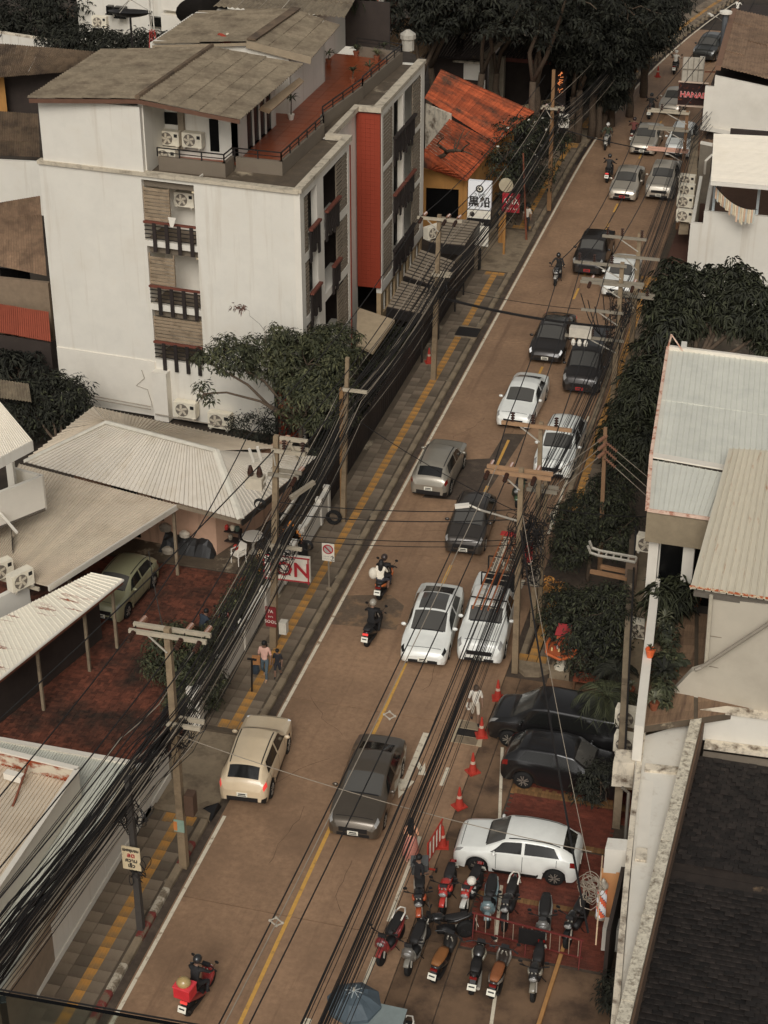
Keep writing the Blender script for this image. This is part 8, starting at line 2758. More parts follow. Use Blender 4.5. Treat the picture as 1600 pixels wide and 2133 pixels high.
T('dark_shrub', 'dark shrub in the entrance at the bottom right wall', (8.6, 33.0, 0), [((9.026, 33.064, 0.6), (.5, .6, .5))], leaf_dark, 40, 26, .3, .14, .05, .06, 'shrub')
T('street_shrub', 'yellow flowering creeper low on the right kerb poles', (4.1, 50.6, 0), [((3.848, 51.753, 0.5), (.5, .3, .3))], mat('yellow_blossom', lin(170, 120, 60), .7, .2, 4, isl=.3), 14, 14, .2, .1, .06, .03, 'shrub')


def fronds(label, c, r, n, m):
	t = thing('palm', label, 'palm', (c[0], c[1], 0))
	limb(MB(), c, c, .1, .1) if False else None
	tb = MB()
	tb.tube([(c[0], c[1], 0), (c[0] + .05, c[1], c[2] * .5), c], [.1, .09, .07], 7)
	tb.build('trunk', bark, t)
	for k in range(n):
		a = 2 * PI * k / n + random.uniform(-.2, .2)
		up = random.uniform(.3, 1.0)
		mb = MB()
		rib = []
		for j in range(9):
			q = j / 8
			rr = r * q
			rib.append(Vector((c[0] + math.cos(a) * rr * (1 - .25 * q), c[1] + math.sin(a) * rr * (1 - .25 * q), c[2] + up * r * (q - 1.25 * q * q))))
		mb.tube(rib, [.02] * 5 + [.012] * 4, 4)
		for j in range(1, 9):
			for f in (0, .5):
				if j == 8 and f:
					continue
				p = rib[j] if not f else (rib[j] + rib[j - 1]) / 2
				d = (rib[j] - rib[j - 1]).normalized()
				s_ = d.cross(Vector((0, 0, 1))).normalized()
				for sg in (-1, 1):
					tip = p + (s_ * sg * .8 + d * .7) * r * .34 * (1.1 - .5 * j / 8) - Vector((0, 0, r * .14))
					mb.add([p - d * .025, p + d * .03, tip], [(0, 1, 2)])
		mb.build('frond', m, t)
	return t


fronds('feathery palm drooping over the rear of the black MPV', (6.968, 43.595, 2), 1.35, 13, leaf_green)
fronds('small palm at the fence wall beside the black MPV', (7.007, 45.352, 1.7), 1.0, 10, leaf_dark)
# terrace plants
T('terrace_shrub', 'lush long leaved shrub filling the head of the terrace by the columns', (8.198, 47.534, 3.1), [((8.155, 46.69, 3.7), (.45, .5, .5)), ((8.56, 46.923, 3.8), (.4, .4, .5))], leaf_green, 60, 26, .3, .38, .05, .04, 'shrub', droop=.6)
T('terrace_shrub', 'mixed dark shrub along the white rail wall of the terrace', (8.496, 43.67, 3.1), [((8.588, 43.479, 3.5), (.28, .7, .4)), ((8.657, 42.269, 3.4), (.25, .6, .35)), ((8.471, 45.155, 3.5), (.25, .6, .35))], leaf_green, 60, 24, .24, .22, .07, .03, 'shrub', m2=leaf_light, f2=.2)
tp_ = [((7.958, 47.759, 3.1), .75, 44, leaf_green, 'broad grassy clump of leaves left of the white terrace columns', .35), ((8.334, 48.008, 3.1), .85, 52, leaf_green, 'tall grassy plant in front of the terrace glass door', .5), ((9.062, 47.568, 3.1), .85, 40, leaf_dark, 'dark drooping pot plant under the cream roof corner', .5),
	   ((8.263, 45.998, 3.1), .42, 18, leaf_pale, 'grey green rosette on the terrace, topmost of three', .2), ((8.297, 45.405, 3.1), .42, 18, leaf_pale, 'grey green rosette on the terrace, below topmost one', .15), ((8.536, 45.121, 3.1), .28, 9, leaf_pale, 'pale finger leaved plant in the middle of the terrace', .25),
	   ((8.566, 43.561, 3.1), .4, 22, leaf_light, 'yellowish variegated plant by the white rail wall', .2), ((8.619, 42.945, 3.1), .6, 34, leaf_dark, 'dark pot plant at the lower end of the terrace', .3), ((8.53, 41.745, 3.1), .38, 22, leaf_pale, 'large spiky rosette at the lower corner of the terrace', .15), ((7.571, 44.245, 1.7), .32, 18, leaf_pale, 'pale spiky rosette standing over the ledge wall', .1)]
for p, r, n, m, lb, h in tp_:
	rosette('terrace_plant', lb, p, r, n, m, terracotta, h, 'potted plant', 'plants on the terrace', up=1.0)
rosette('pot_plant', 'leafy plant in a bright orange pot on the white rail wall', (8.178, 43.015, 4.02), .22, 14, leaf_green, mat('orange_pot', lin(190, 88, 46), .6, .08, 4), .05, up=1.3)
# monstera: a few big notched leaves
ms_ = thing('monstera', 'monstera with big notched leaves beside the wooden deck', 'plant', (8.827, 44.406, 3.1))
c = Vector((8.829, 43.727, 3.6))
for k in range(5):
	a = 2 * PI * k / 5
	o = c + Vector((math.cos(a) * .18, math.sin(a) * .18, .02 * k))
	mb = MB()
	out = []
	for j in range(16):
		b = 2 * PI * j / 16
		rr = .26 * (1 if j % 2 else .68)
		out.append(o + Vector((math.cos(a) * .1 + math.cos(b) * rr, math.sin(a) * .1 + math.sin(b) * rr, -.1 * abs(math.sin(b)))))
	mb.add([o + Vector((math.cos(a) * .1, math.sin(a) * .1, .02))] + out, [(0, 1 + j, 1 + (j + 1) % 16) for j in range(16)])
	mb.build('leaf', leaf_green, ms_)
MB().tube([(c.x, c.y, 3.1), c], .03, 5).build('stem', bark, ms_)
MB().lathe([(.1, 0), (.16, .25), (.16, .28), (.12, .28)], (c.x, c.y, 3.1), 10).build('pot', terracotta, ms_)


# ------------------------------------------------------------------ signs and small street things
sign_white = plain((196, 190, 176), .5)
sign_red = plain((150, 36, 42), .5)
ink = plain((40, 36, 34), .6)
def scribble(parent, p, w, h, m, n):
	"""A line of writing too small or worn to read: uneven strokes."""
	mb = MB()
	r_ = random.Random(int(p[0] * 1000))
	for k in range(n):
		x = p[0] + w * k / n
		pts = [(x + w / n * r_.uniform(0, .9), p[1], p[2] + h * r_.uniform(-.5, .5)) for _ in range(3)]
		mb.tube(pts, h * .09, 3)
	return mb.build('worn_writing', m, parent, kind='stuff')


# no parking sign
np_ = thing('no_parking_sign', 'white no parking sign with red ring on a thin post at the left kerb', 'road sign', (-3.695, 50.05, 0.11))
b = (-3.695, 50.05, 0.11)
top = 1.95
MB().tube([b, (b[0], b[1], top)], .035, 6).build('post', plain((110, 100, 86), .6), np_)
MB().lathe([(.12, 0), (.1, .06), (.05, .08)], b, 8).build('foot', concrete, np_)
f = (b[0], b[1] - .05, 0)
MB().box(f[0] - .22, f[0] + .22, f[1], f[1] + .02, 1.28, 1.98).build('plate', sign_white, np_)
R90 = Matrix.Rotation(PI / 2, 3, 'X')
MB().lathe([(.19, 0), (.19, .006)], (f[0], f[1], 1.75), 20, M=R90).build('red_disc', sign_red, np_)
MB().lathe([(.145, 0), (.145, .004)], (f[0], f[1] - .007, 1.75), 20, M=R90).build('grey_disc', plain((150, 148, 142), .5), np_)
MB().beam((f[0] - .11, f[1] - .014, 1.86), (f[0] + .11, f[1] - .014, 1.64), .006, .05).build('red_slash', sign_red, np_)
scribble(np_, (f[0] - .17, f[1] - .004, 1.45), .22, .05, ink, 9)
scribble(np_, (f[0] - .17, f[1] - .004, 1.36), .22, .04, ink, 8)
text(np_, '↕', (f[0] + .15, f[1] - .004, 1.4), (PI / 2, 0, 0), .2, ink)
# red lettered sign, partly behind the cables
io = thing('lettered_sign', 'white sign with a red frame and red serif letters by the gear pole', 'sign', (-5.126, 50.336, 0))
p, q = Vector((-5.438, 48.234, 2.35)), Vector((-3.825, 48.318, 2.35))
u = q - p
MB().pbox((p.x, p.y, 1.35), (u.x, u.y, 0), (0, .12, 0), (0, 0, 1.0)).build('panel', sign_white, io)
for z in (1.36, 2.28):
	MB().pbox((p.x, p.y - .012, z), (u.x, u.y, 0), (0, .012, 0), (0, 0, .05)).build('red_frame', sign_red, io)
for k in (0, .97):
	MB().pbox((p.x + u.x * k, p.y - .014, 1.36), (u.x * .028, u.y * .028, 0), (0, .012, 0), (0, 0, .97)).build('red_frame', sign_red, io)
text(io, 'ION', (p.x + u.x * .58, p.y - .02, 1.84), (PI / 2, 0, math.atan2(u.y, u.x)), .78, sign_red, bold=.012, sx=1.0)
# red tablet on the pole below the gear
rt_ = thing('red_tablet', 'small dark red tablet with white letters on the gear pole', 'sign', (-4.45, 46.0, 0))
MB().box(-4.62, -4.26, 45.96, 46.02, 1.0, 1.75).build('plate', plain((110, 34, 36), .6), rt_)
for k, s_ in enumerate(('7A', 'SOOL')):
	text(rt_, s_, (-4.44, 45.955, 1.6 - .4 * k), (PI / 2, 0, 0), .16, sign_white)
scribble(rt_, (-4.53, 45.955, 1.4), .18, .1, sign_white, 5)
tag(MB().box(-4.2, -3.95, 46.05, 46.3, .7, 1.15).build('meter_box', plain((176, 170, 156), .6)), 'white meter box at the foot of the gear pole', 'box')
# speed sign
ss_ = thing('speed_sign', 'yellowed Thai slow down sign on the short dark pole', 'road sign', (-3.6, 32.3, 0))
MB().pbox((-3.85, 32.25, 2.35), (.5, 0, 0), (0, .03, .0), (0, 0, .75)).build('plate', plain((186, 170, 138), .6), ss_)
for k, (w_, c_) in enumerate((('เขตชุมชน', ink), ('ลด', sign_red), ('ความ', ink), ('เร็ว', ink))):
	text(ss_, w_, (-3.6, 32.24, 3.0 - .17 * k), (PI / 2, 0, 0), (.12, .19, .16, .16)[k], c_, bold=.004)
# teal notice on the driveway pole
nt_ = thing('notice', 'teal and orange paper notice strapped to the driveway pole', 'notice', (-3.44, 35.1, 0))
MB().box(-3.6, -3.3, 35.08, 35.115, 1.35, 1.75).build('sheet', plain((120, 140, 126), .7), nt_)
MB().box(-3.6, -3.5, 35.07, 35.079, 1.4, 1.7).build('orange_band', plain((176, 110, 60), .7), nt_)
tag(MB().box(-3.28, -3.02, 35.15, 35.45, 1.9, 2.6).build('pole_box', plain((70, 52, 40), .7)), 'brown box on the side of the driveway pole', 'box')
# restaurant light box
lbx = thing('light_box_sign', 'lit white light box with black brush characters by the orange roof', 'sign', (-6.526, 86.725, 0))
p, q = Vector((-6.164, 82.227, 4)), Vector((-5.006, 82.247, 4))
u = q - p
rz = math.atan2(u.y, u.x)
MB().pbox((p.x, p.y, 2.55), (u.x, u.y, 0), (0, .25, 0), (0, 0, 1.45)).build('face', mat('lit_panel', lin(206, 204, 198), .5, .02, 2, emit=.08), lbx)
MB().pbox((p.x - .03, p.y + .02, 1.55), (u.x * 1.03, u.y, 0), (0, .25, 0), (0, 0, .98)).build('lower_panel', plain((26, 24, 24), .5), lbx)
MB().pbox((p.x - .02, p.y + .0, 2.08), (u.x * 1.02, u.y, 0), (0, .25, 0), (0, 0, .42)).build('white_strip', sign_white, lbx)
MB().lathe([(.2, 0), (.2, .01)], (p.x + u.x / 2, p.y - .002 + u.y / 2, 3.62), 18, M=R90).build('emblem', ink, lbx)
MB().lathe([(.13, 0), (.13, .006)], (p.x + u.x / 2, p.y - .014 + u.y / 2, 3.64), 14, M=R90).build('emblem_disc', sign_white, lbx)
MB().lathe([(.06, 0), (.06, .006)], (p.x + u.x / 2, p.y - .022 + u.y / 2, 3.62), 12, M=R90).build('emblem_dot', ink, lbx)
text(lbx, 'うなぎ', (p.x + u.x / 2, p.y - .01 + u.y / 2, 3.3), (PI / 2, 0, rz), .2, ink)
text(lbx, '黒船', (p.x + u.x / 2, p.y - .01 + u.y / 2, 2.92), (PI / 2, 0, rz), .56, ink, bold=.014)
text(lbx, 'P.MITH', (p.x + u.x * .45, p.y - .01 + u.y / 2, 1.8), (PI / 2, 0, rz), .2, sign_white)
MB().lathe([(.13, 0), (.13, .01)], (p.x + u.x * .2, p.y - .004, 2.29), 12, M=R90).build('emblem', ink, lbx)
rl_ = thing('red_sign', 'square red sign with a white arched emblem among the cables', 'sign', (-4.916, 87.164, 0))
p, q = Vector((-4.564, 82.905, 3.2)), Vector((-3.693, 82.924, 3.2))
u = q - p
MB().pbox((p.x, p.y, 2.3), (u.x, u.y, 0), (0, .15, 0), (0, 0, .95)).build('panel', plain((140, 34, 42), .5), rl_)
text(rl_, 'AHA', (p.x + u.x / 2, p.y - .01, 2.85), (PI / 2, 0, rz), .4, sign_white)
scribble(rl_, (p.x + .1, p.y - .012, 2.5), u.x - .2, .13, sign_white, 9)
arcm = MB()
arcm.tube([(p.x + u.x / 2 + .33 * math.cos(a), p.y - .012, 2.82 + .3 * math.sin(a)) for a in np.linspace(0, PI, 12)], .02, 4)
arcm.build('arch', sign_white, rl_)
MB().box(p.x + .1, p.x + .2, p.y + .05, p.y + .14, 0, 2.3).build('post', ochre_wall, rl_)
rs_ = thing('round_sign', 'round pale sign behind the cables above the red sign', 'sign', (-5.817, 90.748, 0))
c = (-4.45, 83.225, 3.6)
MB().lathe([(.36, 0), (.36, .08)], c, 18, M=R90).build('disc', plain((150, 140, 118), .6), rs_)
MB().beam((c[0], c[1] + .04, 0), (c[0], c[1] + .04, 3.3), .06, .06).build('post', black_metal, rs_)
fs_ = thing('fan_sign', 'white sign with a red circle and fish print below the light box', 'sign', (-5.654, 83.38, 0))
p, q = Vector((-5.365, 80.369, 2.4)), Vector((-4.675, 80.283, 2.4))
u = q - p
MB().pbox((p.x, p.y, 1.4), (u.x, u.y, 0), (0, .12, 0), (0, 0, 1.0)).build('panel', sign_white, fs_)
MB().lathe([(.24, 0), (.24, .01)], (p.x + u.x * .6, p.y - .002, 1.85), 16, M=R90).build('red_circle', sign_red, fs_)
MB().lathe([(.16, 0), (.16, .01)], (p.x + u.x * .4, p.y - .013, 1.75), 12, M=R90).build('print', ink, fs_)
MB().box(p.x + .2, p.x + .3, p.y + .13, p.y + .2, 0, 1.4).build('post', black_metal, fs_)
gpst = thing('gate_post', 'yellow ochre gate post at the restaurant drive', 'post', (-4.873, 84.643, 0))
c = (-4.873, 84.643, 0)
MB().box(c[0] - .15, c[0] + .15, c[1] - .15, c[1] + .15, 0, 1.6).build('post', ochre_wall, gpst)
MB().box(c[0] - .19, c[0] + .19, c[1] - .19, c[1] + .19, 1.6, 1.68).build('cap', concrete, gpst)
# neon letters and pale plate in the distance
ne = thing('neon_sign', 'glowing orange upright neon letters behind the tall square pole', 'sign', (-6.686, 111.053, 0))
c = (-5.294, 102.708, 3.2)
neon = mat('neon_orange', (.9, .3, .1), .5, .02, emit=.8)
for k in range(3):
	for g in range(3):
		z0 = c[2] + .6 - .5 * k
		MB().tube([(c[0] + random.uniform(-.12, .25), c[1] - .05, z0 + random.uniform(-.2, .2)) for _ in range(3)], .02, 5).build('neon_tube', neon, ne)
MB().box(c[0] - .3, c[0] + .4, c[1] + .0, c[1] + .05, 0, 4.2).build('board', dark_wall, ne)
pn = thing('plaque', 'white shield shaped plaque with dark script at the flowering tree', 'sign', (-5.275, 104.942, 0))
c = (-4.11, 97.735, 2.6)
MB().pbox((c[0] - .3, c[1], c[2] - .45), (.6, 0, .0), (0, .06, 0), (0, 0, .8)).build('plate', sign_white, pn)
scribble(pn, (c[0] - .2, c[1] - .01, c[2] - .05), .4, .2, ink, 4)
MB().beam((c[0], c[1] + .1, 0), (c[0], c[1] + .1, c[2]), .05, .05).build('post', black_metal, pn)
lt = thing('lit_lantern', 'warm lit lantern sign at the dark trees up the left pavement', 'lantern', (-4.004, 116.334, 0))
c = (-3.206, 109.922, 2.6)
MB().ball(c, (.28, .2, .3), 10, 7).build('globe', mat('lantern_glow', (.9, .5, .2), .5, .3, 6, emit=.8), lt)
MB().beam((c[0], c[1] + .1, 0), (c[0], c[1] + .1, c[2] - .2), .07, .07).build('post', plain((110, 54, 40)), lt)

# traffic cones
cone_red = plain((150, 48, 36), .6)


def cone(label, p, s=1., tilt=0.):
	t = thing('traffic_cone', label, 'traffic cone', (p[0], p[1], .004 if len(p) < 3 else p[2]), random.random(), 'traffic cones', local=True)
	t.scale = (s, s, s)
	MB().box(-.2, .2, -.2, .2, 0, .04).build('base', cone_red, t)
	MB().lathe([(.15, .04), (.09, .36)], (0, 0, 0), 14).build('lower_cone', cone_red, t)
	MB().lathe([(.091, .36), (.075, .46)], (0, 0, 0), 14).build('reflective_band', plain((170, 150, 132), .5), t)
	MB().lathe([(.0755, .46), (.03, .78), (.02, .79)], (0, 0, 0), 14).build('upper_cone', cone_red, t)


for p, lb in (((3.311, 45.362), 'orange cone by the nose of the black MPV, farthest of the near five'), ((3.238, 43.3), 'orange cone on the manhole plate beside the man in white'), ((3.375, 41.487), 'orange cone alone in the middle of the forecourt line'), ((3.355, 39.802), 'orange cone nearest the white hatchback bonnet'), ((3.292, 37.978), 'orange cone at the end of the red and white barrier'), ((-1.177, 117.104), 'orange cone far up the left kerb beside the rider in white'), ((-4.871, 69.194, 0.11), 'orange cone behind the awning pole on the left pavement')):
	cone(lb, p, .9)
# folding barrier
br_ = thing('barrier', 'red and white striped folding barrier on small wheels', 'barrier', (3.2, 37.3, 0))
a, b = Vector((3.14, 36.85, 0)), Vector((3.28, 38.0, 0))
for z in (.3, .95):
	MB().beam(a + Vector((0, 0, z)), b + Vector((0, 0, z)), .035, .04).build('rail', cone_red, br_)
for k in range(9):
	p = a.lerp(b, (k + .5) / 9)
	MB().beam(p + Vector((0, 0, .32)), p + Vector((0, 0, .93)), .02, .07).build('bar', sign_white if k % 2 else cone_red, br_)
MB().beam(a + Vector((0, 0, .1)), a + Vector((0, 0, 1.0)), .04, .04).build('leg', cone_red, br_)
MB().beam(a + Vector((-.25, 0, .08)), a + Vector((.25, 0, .08)), .04, .04).build('foot', cone_red, br_)
for sx in (-.25, .25):
	MB().lathe([(.07, -.02), (.07, .02)], a + Vector((sx, 0, .07)), 10, 'X').build('wheel', black_plastic, br_)
# long red barrier between the motorcycles
b2 = thing('barrier', 'long red barrier of pale bars standing among the parked motorcycles', 'barrier', (6.2, 34.5, 0))
a, b = Vector((4.9, 34.62, 0)), Vector((7.9, 34.35, 0))
for z in (.25, .85):
	MB().beam(a + Vector((0, 0, z)), b + Vector((0, 0, z)), .035, .04).build('rail', plain((92, 36, 32), .6), b2)
for k in range(12):
	p = a.lerp(b, (k + .5) / 12)
	MB().beam(p + Vector((0, 0, .27)), p + Vector((0, 0, .83)), .02, .035).build('bar', plain((130, 112, 96), .6), b2)
for s_ in (.02, .5, .98):
	p = a.lerp(b, s_)
	MB().beam(p + Vector((0, -.2, .0)), p + Vector((0, 0, .85)), .03, .03).build('leg', plain((92, 36, 32), .6), b2)
tag(MB().cbox((6.55, 34.35, .62), (.7, .04, .5)).build('notice_board', black_plastic), 'blank black board hung on the long red barrier', 'board')
# wheel stop rail on the forecourt
MBp = MB().beam((7.2, 31.6, .05), (7.35, 35.4, .05), .1, .1)
tag(MBp.build('wheel_stop', plain((150, 110, 66), .8)), 'yellow and black worn kerb bar between the parked motorcycles', 'kerb bar')
# manholes
mh = thing('manhole', 'pale concrete manhole frame with two steel lids beside the man in white', 'manhole', (2.837, 43.394, 0))
struct(mh)
q = [(2.377, 42.762), (3.359, 42.754), (3.215, 43.883), (2.354, 43.96)]
MB().prism(q, -.02, .012).build('frame', plain((152, 138, 114), .85), mh)
cx_, cy_ = sum(p[0] for p in q) / 4, sum(p[1] for p in q) / 4
for k in (0, 1, 2):
	MB().box(cx_ - .36, cx_ + .36, cy_ - .58 + k * .39, cy_ - .22 + k * .39, .012, .02 if k != 1 else .016).build('lid', concrete if k != 1 else black_metal, mh)
m2_ = thing('manhole', 'dark steel grate in a pale frame on the left pavement', 'manhole', (-3.979, 72.977, 0.1))
struct(m2_)
q = [(-4.478, 72.224, 0.125), (-3.418, 72.182, 0.125), (-3.456, 73.455, 0.125), (-4.445, 73.526, 0.125)]
MB().prism([p[:2] for p in q], .1, .128).build('frame', concrete, m2_)
cx_, cy_ = sum(p[0] for p in q) / 4, sum(p[1] for p in q) / 4
MB().box(cx_ - .52, cx_ + .52, cy_ - .5, cy_ + .5, .128, .134).build('grate', black_metal, m2_)
# umbrella and food cart at the bottom
um = thing('umbrella', 'large grey blue market umbrella at the bottom of the forecourt', 'umbrella', (2.794, 30.552, 0))
c = Vector((3.014, 29.979, 2))
R_ = .68
um_m = plain((66, 76, 82), .6)
for k in range(8):
	a0, a1 = 2 * PI * k / 8, 2 * PI * (k + 1) / 8
	p0, p1 = c + Vector((R_ * math.cos(a0), R_ * math.sin(a0), -.36)), c + Vector((R_ * math.cos(a1), R_ * math.sin(a1), -.36))
	m0, m1 = c + Vector((R_ * .55 * math.cos(a0), R_ * .55 * math.sin(a0), -.12)), c + Vector((R_ * .55 * math.cos(a1), R_ * .55 * math.sin(a1), -.12))
	v0, v1 = p0 - Vector((0, 0, .12)), p1 - Vector((0, 0, .12))
	MB().add([c, m0, m1, p0, p1, v0, v1, (m0 + m1) / 2 - Vector((0, 0, .02)), (p0 + p1) / 2 + Vector((0, 0, -.0))], [(0, 1, 7), (0, 7, 2), (1, 3, 8, 7), (7, 8, 4, 2), (3, 5, 6, 4, 8)]).build('canopy_panel', um_m, um)
for k in range(8):
	a0 = 2 * PI * k / 8
	MB().beam(c + Vector((0, 0, .02)), c + Vector((.22 * math.cos(a0), .22 * math.sin(a0), -.02)), .02, .012).build('rib', plain((150, 156, 156), .5), um)
MB().tube([(c.x, c.y, 0), c + Vector((0, 0, .1))], .03, 6).build('pole', grey_metal, um)
fc_ = thing('food_cart', 'food cart with a pale grey canvas top beside the umbrella', 'cart', (3.5, 30.91, 0))
c = Vector((3.851, 29.842, 1.6))
MB().slab(c + Vector((-.55, -.5, -.08)), c + Vector((.45, -.5, -.1)), c + Vector((.45, .28, .0)), c + Vector((-.55, .28, .02)), .03).build('canvas_top', plain((104, 112, 110), .7), fc_)
MB().box(c.x - .5, c.x + .4, c.y - .4, c.y + .5, .4, .9).build('counter', grey_metal, fc_)
for sx in (-.5, .4):
	for sy in (-.45, .24):
		MB().beam((c.x + sx, c.y + sy, 0), (c.x + sx, c.y + sy, 1.52), .03, .03).build('post', black_metal, fc_)
for sx in (-.4, .3):
	MB().lathe([(.2, -.03), (.2, .03)], (c.x + sx, c.y - .3, .2), 12, 'X').build('wheel', tyre_m, fc_)
for i, (dx, dy, col, lb) in enumerate(((-.28, .42, (190, 120, 60), 'orange bowl of food on the cart counter'), (.02, .46, (196, 190, 178), 'white lidded bowl on the cart counter'), (.26, .4, (60, 56, 54), 'black pot on the cart counter'))):
	tag(MB().lathe([(.07, 0), (.12, .08), (.13, .1), (.1, .1)], (c.x + dx, c.y + dy, .9), 10).build('bowl', plain(col, .5)), lb, 'bowl')
# spirit shrine by the right kerb
sh_ = thing('spirit_shrine', 'orange draped spirit shrine table with a red roof cloth by the hedge', 'shrine', (5.026, 47.067, 0))
b = (5.002, 47.201, 0)
zt = .95
MB().box(b[0] - .32, b[0] + .32, b[1] - .3, b[1] + .3, 0, .28).build('plinth', concrete, sh_)
MB().lathe([(.24, .28), (.16, .45), (.12, .8), (.2, .92)], b, 8).build('pillar', plain((176, 168, 150), .7), sh_)
MB().box(b[0] - .42, b[0] + .42, b[1] - .38, b[1] + .38, zt, zt + .05).build('table', plain((140, 72, 42), .6), sh_)
gar = MB()
for sx in (-1, 1):
	gar.tube([(b[0] + sx * .44, b[1] - .4, zt + .1), (b[0] + sx * .5, b[1], zt + .16), (b[0] + sx * .46, b[1] + .4, zt + .12)], .05, 6)
gar.tube([(b[0] - .44, b[1] - .42, zt + .08), (b[0], b[1] - .46, zt - .06), (b[0] + .44, b[1] - .42, zt + .08)], .05, 6)
gar.build('garland', plain((160, 80, 40), .8, bump=.4), sh_)
MB().box(b[0] - .2, b[0] + .2, b[1] + .05, b[1] + .32, zt + .05, zt + .55).build('house', plain((150, 70, 44), .6), sh_)
MB().slab((b[0] - .26, b[1] - .02, zt + .56), (b[0] + .26, b[1] - .02, zt + .56), (b[0] + .22, b[1] + .36, zt + .78), (b[0] - .22, b[1] + .36, zt + .78), .04).build('red_roof', plain((128, 34, 36), .7), sh_)
for k in range(9):
	tag(MB().lathe([(.03, 0), (.035, .06), (.02, .12)], (b[0] - .3 + .075 * k, b[1] - .18 + .08 * (k % 3), zt + .05), 6).build('offering', plain(((190, 170, 120), (150, 60, 44), (170, 160, 150))[k % 3], .6)), 'small offering cup on the spirit shrine table', 'offering', 'offerings on the shrine')
tr_ = thing('wooden_tray', 'low brown wooden table beside the spirit shrine', 'table', (5.859, 47.154, 0))
c = (5.919, 46.662, 0.4)
MB().box(c[0] - .4, c[0] + .4, c[1] - .25, c[1] + .25, .36, .42).build('top', plain((110, 58, 40), .6), tr_)
for sx in (-.36, .36):
	for sy in (-.2, .2):
		MB().box(c[0] + sx - .03, c[0] + sx + .03, c[1] + sy - .03, c[1] + sy + .03, 0, .36).build('leg', plain((96, 70, 50), .7), tr_)
# clutter by the pink house
ct = thing('covered_heap', 'heap of goods under a black sheet against the pink wall', 'heap', (-9.371, 50.598, 0))
rb = Vector((-10.451, 50.999, 0))
rr_ = Vector((-8.347, 51.05, 0))
mb = MB()
vs, fs = [], []
nx, ny = 14, 6
for i in range(nx + 1):
	for j in range(ny + 1):
		p = rb.lerp(rr_, i / nx) + Vector((0, 1.1 * j / ny, 0))
		h = .75 * math.sin(PI * min(1, (j + .6) / ny * .75)) * (.85 + .12 * math.sin(i * 1.3)) * (1 if 0 < i < nx else .1)
		vs.append((p.x, p.y, max(0, h + random.uniform(-.05, .05)) if j else 0))
for i in range(nx):
	for j in range(ny):
		a = i * (ny + 1) + j
		fs.append((a, a + ny + 1, a + ny + 2, a + 1))
mb.add(vs, fs)
mb.build('black_sheet', mat('black_sheet', (.02, .019, .018), .45, .3, 5), ct)
for i, (px, py, lb, col, s_) in enumerate(((345, 1105, 'grey box on top of the covered heap', (120, 112, 100), .35), (385, 1118, 'white bag on top of the covered heap', (176, 166, 150), .3), (350, 1150, 'pale sack at the foot of the covered heap', (150, 140, 124), .32))):
	c = (-10.287, 51.41, 0.7) if i == 0 else ((-9.457, 51.174, 0.7) if i == 1 else (-10.09, 51.027, 0))
	tag(MB().loft([((c[0], c[1], c[2]), s_ * .6, s_ * .4), ((c[0], c[1], c[2] + s_ * .5), s_ * .7, s_ * .5), ((c[0], c[1], c[2] + s_ * .8), s_ * .3, s_ * .25)], 9).build('sack', plain(col, .8)), lb, 'sack')


def chair(label, p, rz, m):
	t = thing('plastic_chair', label, 'chair', (p[0], p[1], 0), rz, None, local=True)
	t.scale = (.9, .9, .9)
	MB().box(-.23, .23, -.22, .22, .4, .44).build('seat', m, t)
	MB().cbox((0, .24, .64), (.44, .03, .42), 0, -.15).build('backrest', m, t)
	for sx in (-.2, .2):
		MB().beam((sx, .2, .62), (sx * 1.1, -.2, .62), .04, .03).build('armrest', m, t)
		for sy in (-.19, .19):
			MB().beam((sx * 1.1, sy * 1.1, 0), (sx, sy, .62 if sy < 0 else .4), .035, .035).build('leg', m, t)


chair('white plastic armchair beside the pink house corner', (-7.386, 51.07), -.5, white_clean)
tb = thing('side_table', 'round white table with a cloth under the pink house eave', 'table', (-7.127, 51.905, 0))
c = (-7.127, 51.905, 0)
MB().lathe([(.4, .66), (.4, .7)], c, 14).build('top', white_clean, tb)
MB().lathe([(.2, 0), (.05, .05), (.05, .66)], c, 8).build('stem', grey_metal, tb)
sv = thing('shelf', 'dark shelf with kitchen goods against the pink house wall', 'shelf', (-8.131, 51.984, 0))
c = Vector((-8.091, 51.924, 0))
for z in (.35, .75):
	MB().box(c.x - .5, c.x + .5, c.y - .15, c.y + .2, z, z + .04).build('board', wood_dark, sv)
for sx in (-.48, .48):
	MB().box(c.x + sx - .03, c.x + sx + .03, c.y - .12, c.y + .16, 0, .75).build('leg', wood_dark, sv)
for i, (dx, z, col, lb) in enumerate(((-.35, .79, (180, 172, 158), 'white crate on the pink house shelf'), (-.05, .79, (160, 50, 44), 'red jar on the pink house shelf'), (.2, .79, (170, 160, 140), 'pale bowl on the pink house shelf'), (.38, .79, (60, 70, 60), 'green bottle on the pink house shelf'), (-.3, .39, (150, 96, 54), 'orange tin low on the pink house shelf'), (.1, .39, (120, 110, 96), 'grey pot low on the pink house shelf'), (-.2, .0, (176, 110, 60), 'amber bucket below the pink house shelf'), (.3, .0, (170, 60, 50), 'red bucket below the pink house shelf'))):
	q = MB()
	if i == 0:
		q.box(c.x + dx - .14, c.x + dx + .14, c.y - .1, c.y + .12, z, z + .2)
	else:
		q.lathe([(.07, 0), (.1, .12), (.08, .18), (.05, .2)], (c.x + dx, c.y, z), 9)
	tag(q.build('crate' if i == 0 else 'jar', plain(col, .6)), lb, 'household goods')
pa_ = thing('patterned_panel', 'orange and gold patterned cloth hanging behind the gear pole', 'cloth', (-6.129, 52.885, 0))
c = Vector((-5.542, 51.102, 1.6))
mb = MB()
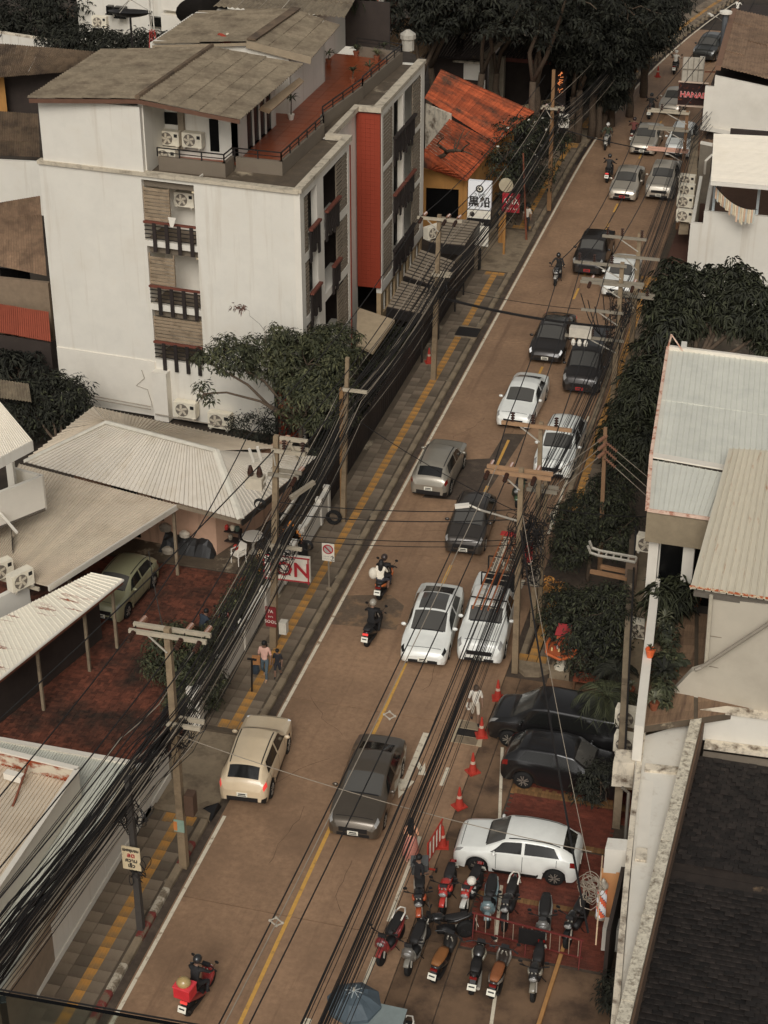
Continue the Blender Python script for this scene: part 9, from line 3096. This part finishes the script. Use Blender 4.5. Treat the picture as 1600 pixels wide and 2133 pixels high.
for k in range(6):
	mb.pbox((c.x - .45 + .075 * k, c.y + .4, .9), (.9 - .15 * k, 0, 0), (0, .03 + .004 * k, 0), (0, 0, .25 + .12 * k))
mb.build('cloth', mat('gold_pattern', lin(196, 116, 46), .6, .3, 18, col2=lin(60, 40, 44), mix=(.5, .56), sc2=9), pa_)
MB().box(c.x - .6, c.x + .6, c.y + .45, c.y + .5, 0, 1.0).build('stand', black_plastic, pa_)
fp_ = thing('shrine_stand', 'yellow draped stand beside the hedge under the cables', 'shrine', (-6.311, 50.413, 0))
c = (-6.363, 50.567, 0)
MB().lathe([(.3, 0), (.22, .3), (.12, .7), (.16, .75)], c, 8).build('drape', plain((186, 130, 62), .8), fp_)
MB().lathe([(.1, .75), (.12, .85), (.04, 1.0)], c, 8).build('figure', plain((170, 150, 120), .6), fp_)
ty_ = MB()
ty_.smooth = True
for k in range(2):
	ty_.tube([(-4.85 + .03 * k + .24 * math.cos(a), 54.4 + .08 * k, .4 + .24 * math.sin(a)) for a in np.linspace(0, 2 * PI, 20)], .05, 7)
tag(ty_.build('tyre_pair', tyre_m), 'two old tyres leaning at the brown stub pole on the pavement', 'tyres')
pstub = (-4.303, 43.534, 0.11)
pp = thing('iron_post', 'thin dark iron post on the left pavement beside the woman in pink', 'post', pstub)
MB().beam(pstub, (pstub[0] + .05, pstub[1], 1.35), .05, .05).build('shaft', black_metal, pp)
MB().cbox((pstub[0] + .05, pstub[1], 1.35), (.3, .06, .05)).build('head', black_metal, pp)
dcloth = MB()
c = (-3.478, 37.489, 0)
dcloth.add([(-3.86, 37.533, 0.06), (-3.38, 37.223, 0.02), (-3.321, 37.957, 0.02), (-3.345, 37.774, 0.3), (-3.668, 37.633, 0.2)], [(0, 1, 3, 4), (1, 2, 3), (0, 4, 3)])
tag(dcloth.build('rubber_flap', black_plastic), 'black rubber ramp sheet at the kerb behind the cream SUV', 'rubber sheet')
# glass balustrade of the balcony the picture is taken from
gb_ = thing('glass_balustrade', 'glass balustrade with a dark top rail at the bottom left corner', 'balustrade', (10.2, 2.798, 29.88))
g0, g1 = Vector((9.882, 3.041, 29.6)), Vector((10.603, 3.068, 29.6))
d = (g1 - g0)
MB().pbox(g0 + Vector((0, 0, -1.1)), d, (0, .012, 0), (0, 0, 1.08)).build('pane', None, gb_)
MB().beam(g0, g1, .004, .003).build('top_rail', black_metal, gb_)
gm = bpy.data.materials.new('balustrade_glass')
gm.use_nodes = True
pb = gm.node_tree.nodes['Principled BSDF']
pb.inputs['Base Color'].default_value = (.62, .70, .68, 1)
pb.inputs['Roughness'].default_value = .02
pb.inputs['Transmission Weight'].default_value = 1
pb.inputs['IOR'].default_value = 1.45
for ch in gb_.children:
	if ch.name.startswith('pane'):
		ch.data.materials.clear()
		ch.data.materials.append(gm)
MB().beam((10.018, 3.11, 29.5), (9.803, 3.461, 29), .02, .02).build('clamp', black_metal, gb_)


# ------------------------------------------------------------------ finish
for o in PROTO:
	me = o.data
	bpy.data.objects.remove(o)
flush_people()
flush_texts()
# the yardstick: one unit so far is 1.15 m
for o in list(S.objects):
	if o.parent is None:
		o.location = o.location * 1.15
		if o.type not in ('CAMERA', 'LIGHT'):
			o.scale = o.scale * 1.15
